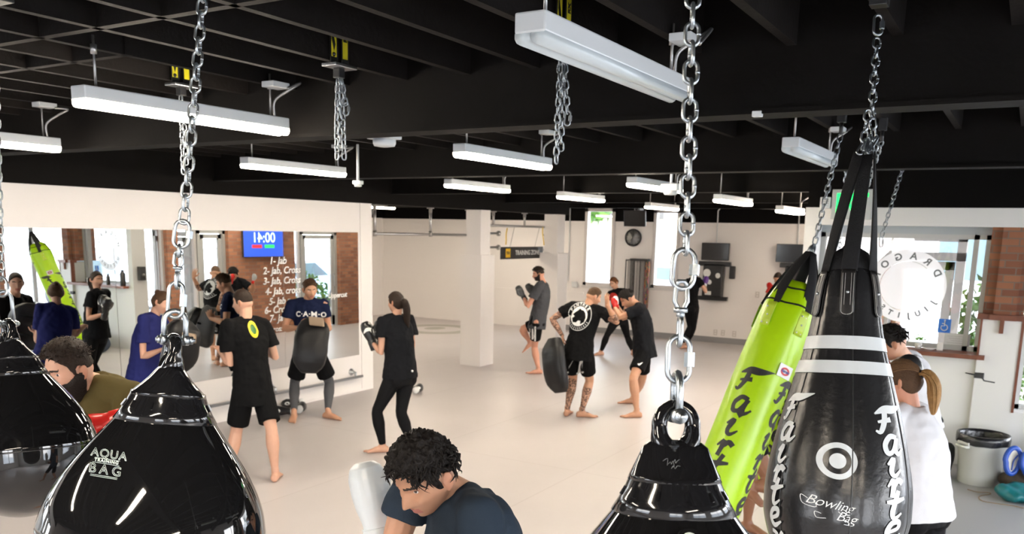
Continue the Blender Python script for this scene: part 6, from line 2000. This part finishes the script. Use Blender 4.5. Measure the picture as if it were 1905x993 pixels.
# 10. person in red
P = Person('person in a red shirt mostly hidden behind the front green bag', 1.72, (1456, 582), 17.3, (1449, 530, 0), (1447, 517, 0), (150, 5, 0), 150, 150, SK_TAN)
P.set_arm('L', (1426, 552, 0), (1434, 540, 1)); P.set_arm('R', (1476, 552, .2), (1474, 542, 1))
auto_leg(P, 'L', .1); auto_leg(P, 'R', -.1)
P.body(hands=()); P.tee(C_RED, hem=-.1, sleeve=.6); P.shorts(C_BLK2, upto=.8); P.hair(H_DKBR, t=.008, rough=.002)
for sd in 'RL': boxing_glove(P, sd, G_RED, None, -CD * .6 + CF * .5, CF, 1.0)

# 11. barefoot kicker hidden by the green bags
P = Person('barefoot person kicking between the two green bags, only legs showing', 1.72, (1380, 800), 6.70, (1412, 700, 0), (1424, 660, 0), (120, 10, 0), 110, 115, SK_BROWN)
P.set_arm('L', (1408, 750, .3), (1420, 705, .6)); P.set_arm('R', (1440, 750, -.5), (1440, 705, .3))
P.set_leg('L', (1398, 888), (1390, 972), 62); P.set_leg('R', (1438, 902, -1), (1392, 905, 0), 60, floor=False, pitch=20)
P.body(hands=()); P.tee(C_CHAR, hem=-.06, sleeve=.6); P.shorts(C_BLK2, upto=.5); P.hair(H_BLACK, t=.008, rough=.002)
for sd in 'RL': boxing_glove(P, sd, G_BLACK, None, -CD, CF, .9)

# 12. dark haired man by the window
P = Person('dark haired man in a white tank top looking down, in front of the front window', 1.78, (1712, 782), 6.3, (1684, 668, -.3), (1660, 640, -.5), (-82, 28, 0), -95, -100, SK_FAIR)
P.set_arm('L', (1672, 745, -.3), (1650, 700, .5)); P.set_arm('R', (1690, 740, .6), (1660, 702, -.3))
auto_leg(P, 'L', .1); auto_leg(P, 'R', -.15)
P.body(hands=(), beard=False)
P.tee(C_WHITE, hem=-.1, sleeve=.30, name='tank_top'); P.shorts(C_BLK2, upto=.85)
P.hair(H_BLACK, t=.020, rough=.012, top=.016)
mb = MB(); P.strands(mb, 110, .05, .006, 5, droop=.2, curl=.8, t=.024); mb.build('hair_curls', H_BLACK, P.root)
for sd in 'LR': boxing_glove(P, sd, G_RED, G_BLACK, -CD * .7 - CR * .5, CF, .9)
q = at(1690, 690, D=5.55)
t = thing('focus_mitt', 'black round focus mitt raised between the window man and the woman in white', 'pad', q)
mb = MB(); mb.ell(q, CR * .09 + CD * .02, CF * .05 - CR * .01, CD * .11 - CR * .02, 24, 14); mb.build('pad_face', G_BLACK, t)
mb = MB(); mb.tube([q + CF * .03 + CR * .05 + CD * .05, q + CF * .09, q + CF * .03 - CR * .05 - CD * .03], .018, 10); mb.build('wrist_strap', M_web, t)

# 13. woman in white with a ponytail
P = Person('woman in a white shirt with a honey brown ponytail, behind the black bowling pin bag', 1.68, (1706, 950), 4.6, (1694, 762, -.2), (1680, 710, -.4), (-108, 12, 0), -125, -122, SK_PINK, fem=1, det=.006)
P.set_arm('L', (1655, 880, -.3), (1625, 800, 1)); P.set_arm('R', (1700, 850, 1), (1640, 735, .3))
auto_leg(P, 'L', .15, .05); auto_leg(P, 'R', -.15, .05)
P.body(hands=())
P.tee(C_WHITE, hem=-.05, sleeve=.62, loose=.03, flare=.02, amp=.009); P.leggings(C_LEG, upto=.55, g=.006)
P.hair(H_BR, t=.012, rough=.003, long_=.01)
mb = MB(); rnd = random.Random(8)
for k in range(90):
    a = rnd.uniform(-.95, .95); st = V((math.sin(a * 1.5), .35 + .4 * rnd.random(), rnd.uniform(-.3, 1)))
    st.normalize(); p0 = head_point(st, 1)
    if p0.z < hairline(p0.y): continue
    p1 = V((0, -.105, .035)); path = []
    for i in range(7):
        f = i / 6; d = (st * (1 - f) + V((0, -1, .28)) * f).normalized(); hp_ = head_point(d, 1); path.append(P.HM @ (hp_ + d * (.0135 if f < 1 else .02)))
    mb.tube(path, [.0035, .0045, .0045, .0045, .0045, .004, .003], 5)
mb.build('swept_locks', hairm('light_brown_hair', (.17, .09, .042)), P.root)
P.ponytail(H_BLOND, None, [(.0, -.100, .035), (.0, -.135, .035), (-.01, -.165, -.02), (-.015, -.160, -.10), (-.01, -.145, -.18)], [.02, .034, .044, .042, .018], M_blackp, n=44)
for sd in 'LR': boxing_glove(P, sd, G_RED, None, -CD * .9 - CR * .3, CF, .95)

# 14. bearded man bottom left
P = Person('bearded man in an olive shirt with a red glove, behind the water bags', 1.80, (262, 868), 4.05, (172, 716, -.8), (130, 689, -.3), (-58, 14, 0), -50, -45, SK_FAIR, det=.0045)
P.gaze = V((-.35, 1, -.1))
P.set_arm('L', (240, 845, -.4), (216, 782, -.6)); P.set_arm('R', (110, 830, .2), (110, 770, -.3))
auto_leg(P, 'L', .28, .06, .12); auto_leg(P, 'R', -.25, .06, .12)
P.body(hands=(), beard=True, head_n=(110, 90))
P.tee(C_OLIVE, hem=-.12, sleeve=.6, loose=.015, vox=.007, amp=.008); P.shorts(C_BLK2, upto=.85)
P.hair(H_DKBR, t=.010, rough=.004, top=.020, fade=.005)
mb = MB(); P.strands(mb, 300, .018, .0022, 11, droop=-.1, fwd=.3, t=.022, zmin=.045); mb.build('hair_tufts', H_DKBR, P.root)
# full beard
dirs, fs = sphere_dirs(72, 60); vs = []
for d in dirs:
    p = head_point(d); mk = smooth01(lerp(.0, -.030, smooth01(p.y, .01, .065)) - p.z, 0, .012) * smooth01(p.y, -.035, -.008) + .7 * g1(p.z + .043, .007) * g1(p.x, .03) * smooth01(p.y, .06, .08)
    mk = min(1, mk) * (1 - g1(p.x, .022) * g1(p.z + .059, .011))
    vs.append(P.HM @ (p + V(d) * lerp(-.006, .014 + .016 * smooth01(-p.z, .07, .11) + .003 * noise.noise(V(d) * 22), mk)))
mb = MB(); mb._faces(vs, fs, True); mb.build('beard', M_beard, P.root)
for sd, dd, pn in (('L', -CR * .86 + CD * .28 - CF * .3, -CD * .4 - CF), ('R', -CR * .3 - CD * .8, CF)):
    g, fr = boxing_glove(P, sd, G_RED, None, dd, pn, 1.05, .005)
    if sd == 'L':
        gv = bvh_of(g); c0 = at(182, 780, D=3.0)
        w, d, s_, pn_ = fr
        lu = (CR * .35 + CD * .95).normalized(); lv = (CR * .95 - CD * .35).normalized(); fc = w + d * .10 - CF * .2
        o = surf_print(g, 'white_oval', W_PRINT, gv, fc, lu, lv, -CF, [disc2d(0, .052, 32, .6)], .0015)
        surf_print(o, 'oval_lettering', G_RED, gv, fc, lu, lv, -CF, [disc2d(.044, .0465, 32, .58)], .0025); surf_print(o, 'oval_mark', M_blackp, gv, fc, lu, lv, -CF, [txt_shape('TITLE', .030, shear=.2, bold=.001)], .0026)

# 15. foreground boxer
P = Person('dark haired man in a slate shirt with white boxing gloves crouching in the foreground', 1.76, (905, 1262), 2.52, (862, 925, -.9), (793, 886, -.5), (-46, 30, 0), -58, -68, SK_TAN, det=.0040)
P.gaze = V((-.35, 1, .35))
P.set_arm('R', (722, 1050, .35), (702, 992, .3), None, (764, 918, .95)); P.set_arm('L', (905, 1230, -.3), (800, 1150, -.6), None, (893, 962, -.75))
auto_leg(P, 'L', .28, .06, .12); auto_leg(P, 'R', -.25, .06, .12)
P.body(hands=(), head_n=(128, 110))
P.tee(C_SLATE, hem=-.12, sleeve=.62, loose=.008, vox=.006, amp=.011, g=.009, sm=14, slv={'R': .33}); P.shorts(C_BLK2, upto=.85)
P.hair(H_BLACK, t=.015, rough=.011, top=.016, n=(120, 90))
mb = MB(); P.strands(mb, 620, .040, .0036, 21, droop=.2, fwd=.35, t=.017, zmin=.015, curl=.35)
P.strands(mb, 46, .045, .0018, 22, droop=.5, fwd=.9, t=.016, zmin=.06, curl=.35); mb.build('hair_locks', H_BLACK, P.root)
for sd, dd, pn in (('R', -CD * .96 - CR * .18, CR * .85 + CF * .2 - CD * .1), ('L', -CD * .9 - CR * .2, CR * .5 + CF)):
    g, fr = boxing_glove(P, sd, G_WHITE, None, dd, pn, 1.12 if sd == 'R' else 1.0, .004)
    w, d, s_, pn_ = fr
    b = MB(); b.tube(cr3([w + d * .02 + s_ * .047 * a + pn_ * .045 * c_ for a, c_ in ((1, 0), (.7, .7), (0, 1.02), (-.7, .7), (-1, 0), (-.7, -.7), (0, -1.02), (.7, -.7), (1, 0))], 3), .0022, 6); b.build('seam_welt', G_WHITE, g)
    b = MB(); b.obox(w - d * .03 - CF * .045 - CR * .02, d * .028, s_.cross(d) * .004, s_ * .03, .003); b.build('cuff_strap', M_blackp, g)

# ================================================================ THINGS ON THE FLOOR
def floor_glove(px_, py_, label, rot, m=G_BLACK, s=1.0):
    c = at(px_, py_, Z=.07 * s)
    t = thing('boxing_glove', label, 'boxing glove', V((c.x, c.y, 0)), 'gloves lying by the mirror wall')
    d = V((math.cos(rot), math.sin(rot), 0)); sd = V((-d.y, d.x, 0)); u = V((0, 0, 1)); mb = MB(); w = c - d * .12
    mb.loft([(w - u * .01, sd * .035, u * .04), (w + d * .05, sd * .04, u * .045), (w + d * .10, sd * .056, u * .058), (w + d * .17, sd * .058, u * .068), (w + d * .22, sd * .045, u * .05), (w + d * .24, sd * .025, u * .028)], 18)
    mb.tube([w + d * .06 + sd * .04, w + d * .12 + sd * .065 + u * .01, w + d * .18 + sd * .055 + u * .02], [.02, .022, .017], 10, round_ends=True)
    me = remesh(mb, .008, 3); place_mesh(me, 'fist', m, t)
    for p in me.polygons: p.use_smooth = True
    MB().loft([(w - d * .06, sd * .042, u * .046), (w - d * .055, sd * .045, u * .05), (w - d * .005, sd * .043, u * .047), (w, sd * .038, u * .04)], 18).build('cuff', W_PRINT, t)
    b = MB(); bv = BVHTree.FromPolygons([v.co + BASE[t.name] for v in me.vertices], [tuple(p.vertices) for p in me.polygons])
    vs, fs = disc2d(.012, .034, 20, .7); decal(b, vs, fs, bv, c - CF * .2 + d * .02, CR, -CD, -CF, .002); b.build('logo_patch', W_PRINT, t)
floor_glove(523, 764, 'black boxing glove on the floor nearest the black shirted man, by the mirror wall', 2.2)
floor_glove(540, 750, 'black boxing glove on the floor behind the smiling man\'s foot', 2.8)
floor_glove(561, 757, 'black boxing glove with white cuff on the floor between the smiling man\'s feet', .6)
floor_glove(779, 722, 'black boxing glove on the floor behind the ponytailed woman\'s hip', .4)
floor_glove(1016, 633, 'small dark glove on the floor left of the tattooed man\'s pad', .9)

# bin
c = at(1833, 900, Z=0); c = V((9.47, .20, 0))
t = thing('trash_bin', 'round white bin with a black liner against the white front wall', 'bin', c)
MB().lathe([(.001, 0), (.2, 0), (.208, .01), (.245, .55), (.262, .56), (.262, .59), (.25, .595), (.24, .57), (.20, .03), (.001, .025)], Matrix.Translation(c) @ Matrix.Diagonal((.9, .9, .82, 1)), 48, caps=False).build('tub', mat('white_plastic', (.70, .70, .66), .4), t)
ln = MB(); vs = []; fs = []; n = 60; prof = [(.266, .50), (.270, .56), (.266, .612), (.252, .615), (.236, .58), (.225, .4), (.205, .15), (.001, .12)]
for i, (r, z) in enumerate(prof):
    for k in range(n):
        a = 2 * PI * k / n; q = r + (.006 * noise.noise(V((a * 5, z * 9, i))) if i not in (7,) else 0); vs.append(c + V((.9 * q * math.cos(a), .9 * q * math.sin(a), .82 * z + (.014 * noise.noise(V((math.cos(a) * 2, math.sin(a) * 2, 3))) if i == 0 else 0))))
for i in range(len(prof) - 1):
    for k in range(n): fs.append((i * n + k, i * n + (k + 1) % n, (i + 1) * n + (k + 1) % n, (i + 1) * n + k))
ln._faces(vs, fs, True); ln.build('liner', mat('black_bin_liner', (.012, .012, .014), .22, bump=.4, bscale=30), t)
for a in (2.4, 5.5):
    d = V((math.cos(a), math.sin(a), 0)); s_ = V((-d.y, d.x, 0)); q = c + V((0, 0, .39)) + d * .225
    b = MB(); b.tube(cr3([q - s_ * .06, q - s_ * .05 + d * .04, q + s_ * .05 + d * .04, q + s_ * .06]), .014, 8); b.obox(q + d * .0 + V((0, 0, .03)), d * .02, s_ * .07, V((0, 0, .012)), .004); b.build('handle', mat('white_plastic', (.70, .70, .66), .4), t)


def duffel(c, ax, L, r, m, label, hgt=None):
    c, ax = V(c), V(ax).normalized(); sd = V((-ax.y, ax.x, 0)); u = V((0, 0, 1)); hgt = hgt or r * 1.5
    t = thing('gym_bag', label, 'bag', V((c.x, c.y, 0)))
    mb = MB(); mb.loft([(V((c.x, c.y, hgt / 2)) + ax * L / 2 * q, sd * r * k, u * hgt / 2 * k) for q, k in ((-1, .5), (-.97, .8), (-.85, .96), (-.4, 1), (0, .97), (.4, 1), (.85, .95), (.97, .8), (1, .5))], 24)
    me = remesh(mb, .012, 3)
    for v, nr in zip(me.vertices, [v.normal.copy() for v in me.vertices]):
        v.co += nr * .022 * noise.noise(v.co * 7); v.co.z = max(v.co.z, .002)
    for p in me.polygons: p.use_smooth = True
    place_mesh(me, 'body', m, t)
    b = MB()
    for q in (-.22, .22):
        o = V((c.x, c.y, 0)) + ax * L * q; b.tube(cr3([o + sd * r * 1.0 + u * hgt * .4, o + sd * r * .7 + u * hgt * .95, o + u * hgt * 1.05, o - sd * r * .7 + u * hgt * .95, o - sd * r * 1.0 + u * hgt * .4]), .014, 6)
    b.build('strap', M_web, t)
    b = MB(); b.tube([V((c.x, c.y, hgt * 1.0)) + ax * L * q for q in (-.4, 0, .4)], .006, 6); b.build('zip', M_blackm, t)
    return t
M_bagk = mat('black_nylon', (.010, .010, .012), .6, bump=.5, bscale=24); M_bagn = mat('dark_blue_nylon', (.014, .022, .042), .55, bump=.5, bscale=24)
duffel((9.5, .68, 0), (.15, 1, 0), .46, .15, M_bagk, 'black gym bag on the floor left of the white bin', .36)
duffel((9.55, 1.2, 0), (.1, 1, 0), .5, .17, M_bagn, 'dark blue gym bag under the front window, seen in the mirror', .3)
duffel((9.5, 1.78, 0), (.1, 1, 0), .55, .19, M_bagn, 'larger dark gym bag beside the corner post, seen in the mirror', .33)
q = V((9.5, 1.78, .42)); tt = MB(); tt.ell(q, V((.12, 0, 0)), V((0, .2, 0)), V((0, 0, .05)), 20, 12); me = remesh(tt, .012, 2)
for v in me.vertices: v.co += v.normal * .03 * noise.noise(v.co * 9)
me.materials.append(mat('cream_towel', (.6, .52, .42), .9)); me.transform(Matrix.Translation(-q)); o = link('towel', me, None, q); tag(o, 'cream towel heaped on the larger dark gym bag, seen in the mirror', 'towel')
duffel((9.6, -.62, 0), (.05, 1, 0), .4, .2, M_bagk, 'dark bag piled at the right edge of the photo against the wall', .5)

# blue rimmed focus mitts and teal jacket
M_blue = mat('blue_mitt_rim', (.015, .075, .42), .4); M_cream = mat('cream_mitt_face', (.68, .64, .54), .5)
for i, (px_, py_, lb, rot) in enumerate(((1884, 857, 'blue rimmed focus mitt leaning beside the white bin', .2), (1916, 866, 'second blue rimmed focus mitt cut by the right edge of the photo', -.2))):
    c = at(px_, py_, X=9.2); t = thing('focus_mitt', lb, 'pad', V((c.x, c.y, max(0, c.z - .13))), 'blue rimmed focus mitts')
    up = (-CD + CR * rot).normalized(); r_ = CR.copy(); r_ = (r_ - up * r_.dot(up)).normalized(); n_ = r_.cross(up)
    f = [c + r_ * .072 * math.cos(a) * (1 if math.sin(a) > 0 else .85) + up * .125 * math.sin(a) for a in [2 * PI * k / 28 for k in range(28)]]
    MB().tube(f, .024, 10, closed=True).build('rim', M_blue, t)
    b = MB(); b.prism([p + n_ * .006 for p in f], -n_ * .012); b.build('face', M_cream, t)
    b = MB(); b.tube(cr3([c + n_ * .012 - up * .09, c + n_ * .016 + up * .0, c + n_ * .014 + r_ * .03 + up * .06]), .006, 6); b.build('finger_strap', M_blue, t)
c = at(1874, 915, Z=.06); 
mb = MB(); base = V((9.02, -.28, 0)); rnd = random.Random(12)
for k in range(16): mb.ell(base + V((rnd.uniform(-.10, .10), rnd.uniform(-.22, .24), rnd.uniform(.05, .12))), V((rnd.uniform(.07, .12), .03, .02)), V((-.03, rnd.uniform(.08, .13), 0)), V((0, .02, rnd.uniform(.05, .08))), 14, 10)
me = remesh(mb, .01, 3)
for v, nr in zip(me.vertices, [v.normal.copy() for v in me.vertices]):
    v.co += nr * (.028 * noise.noise(v.co * 8) + .016 * noise.noise(v.co * 17)); v.co.z = max(.003, v.co.z)
for p in me.polygons: p.use_smooth = True
me.materials.append(mat('teal_nylon', (.008, .14, .155), .4, bump=.2, bscale=20)); me.transform(Matrix.Translation(-base)); o = link('jacket', me, None, base); tag(o, 'crumpled teal jacket on the floor right of the white bin', 'jacket')
base = V((9.28, -.18, 0)); mb = MB()
for k in range(5): mb.ell(base + V((rnd.uniform(-.06, .06), rnd.uniform(-.1, .1), .08 + .02 * k)), V((.1, 0, 0)), V((0, .12, 0)), V((0, 0, .08)), 14, 10)
me = remesh(mb, .012, 3)
for v, nr in zip(me.vertices, [v.normal.copy() for v in me.vertices]): v.co += nr * .02 * noise.noise(v.co * 11); v.co.z = max(.003, v.co.z)
me.materials.append(mat('brown_mesh_cloth', (.05, .035, .022), .8, bump=.6, bscale=90)); me.transform(Matrix.Translation(-base)); o = link('cloth_bag', me, None, base); tag(o, 'brown mesh bag under the blue rimmed mitts', 'bag')
t = MB(); P_ = [at(x, y, Z=.006) for x, y in ((1800, 910), (1818, 915), (1838, 916), (1842, 919), (1822, 923), (1826, 931), (1850, 936), (1880, 940), (1904, 945))]
t.tube(cr3(P_, 5), .005, 6); o = t.build('floor_cord', mat('tan_cord', (.25, .17, .10), .7), None, P_[0]); tag(o, 'thin tan cord curling on the grey mats in front of the bin', 'cord')
# ================================================================ LIGHT
wd = bpy.data.worlds.new('sky'); scn.world = wd; wd.use_nodes = True
nt = wd.node_tree
bg = nt.nodes['Background']
tc = nt.nodes.new('ShaderNodeTexCoord'); sp = nt.nodes.new('ShaderNodeSeparateXYZ'); nt.links.new(tc.outputs['Generated'], sp.inputs[0])
rp = nt.nodes.new('ShaderNodeValToRGB')
e = rp.color_ramp.elements; e[0].position = .45; e[0].color = (.84, .82, .80, 1); e[1].position = .75; e[1].color = (.78, .88, 1.0, 1)
mr = nt.nodes.new('ShaderNodeMapRange'); mr.inputs['From Min'].default_value = -1; nt.links.new(sp.outputs['Z'], mr.inputs['Value'])
nt.links.new(mr.outputs['Result'], rp.inputs[0]); nt.links.new(rp.outputs[0], bg.inputs['Color'])
bg.inputs['Strength'].default_value = 13.0
sl = bpy.data.lights.new('sun', 'SUN'); sl.energy = 6.0; sl.angle = .009; sl.color = (1, .93, .82)
so = bpy.data.objects.new('sun', sl); COL.objects.link(so)
so.rotation_euler = V((-.25, .8, -.6)).normalized().to_track_quat('-Z', 'Y').to_euler()
def portal(c, n, u, w, h):
    l = bpy.data.lights.new('window_portal', 'AREA'); l.shape = 'RECTANGLE'; l.size = w; l.size_y = h
    try: l.cycles.is_portal = True
    except Exception: pass
    o = bpy.data.objects.new('window_portal', l); COL.objects.link(o)
    n = V(n); u = V(u); M = Matrix((u, (-n).cross(u), -n)).transposed().to_4x4(); M.translation = V(c); o.matrix_world = M
for c, n, u, w, h in (((XF + .45, 1.2, 1.85), (-1, 0, 0), (0, 1, 0), 1.7, 1.3), ((XF + .45, -1.5, 1.6), (-1, 0, 0), (0, 1, 0), 3, 1.9),
                      ((XB + .27, 7.15, 2.05), (-1, 0, 0), (0, 1, 0), .64, 1.8), ((XB + .27, 8.83, 2.05), (-1, 0, 0), (0, 1, 0), .78, 1.8),
                      ((11.4, TH - .05, 1.3), (0, 1, 0), (1, 0, 0), 2.1, 2.5), ((15.1, TH - .05, 1.3), (0, 1, 0), (1, 0, 0), 1.55, 2.5),
                      ((-.6, YR - .25, 1.6), (0, 1, 0), (1, 0, 0), 2.4, 1.8), ((3.1, YR - .25, 1.6), (0, 1, 0), (1, 0, 0), 3, 1.8), ((7.4, YR - .25, 1.6), (0, 1, 0), (1, 0, 0), 3.6, 1.8),
                      ((XW - .25, -1.8, 1.7), (1, 0, 0), (0, 1, 0), 2.4, 1.6), ((XW - .25, 4.5, 1.75), (1, 0, 0), (0, 1, 0), 4, 1.5)):
    portal(c, n, u, w, h)
vs_ = scn.view_settings
vs_.view_transform = 'Standard'; vs_.look = 'None'; vs_.gamma = 1; vs_.use_curve_mapping = False; vs_.exposure = 0.62
scn.display_settings.display_device = 'sRGB'
scn.cycles.max_bounces = 10; scn.cycles.diffuse_bounces = 5; scn.cycles.glossy_bounces = 5; scn.cycles.transparent_max_bounces = 12
scn.cycles.sample_clamp_indirect = 4.0; scn.cycles.caustics_reflective = False; scn.cycles.caustics_refractive = False
scn.cycles.use_denoising = True
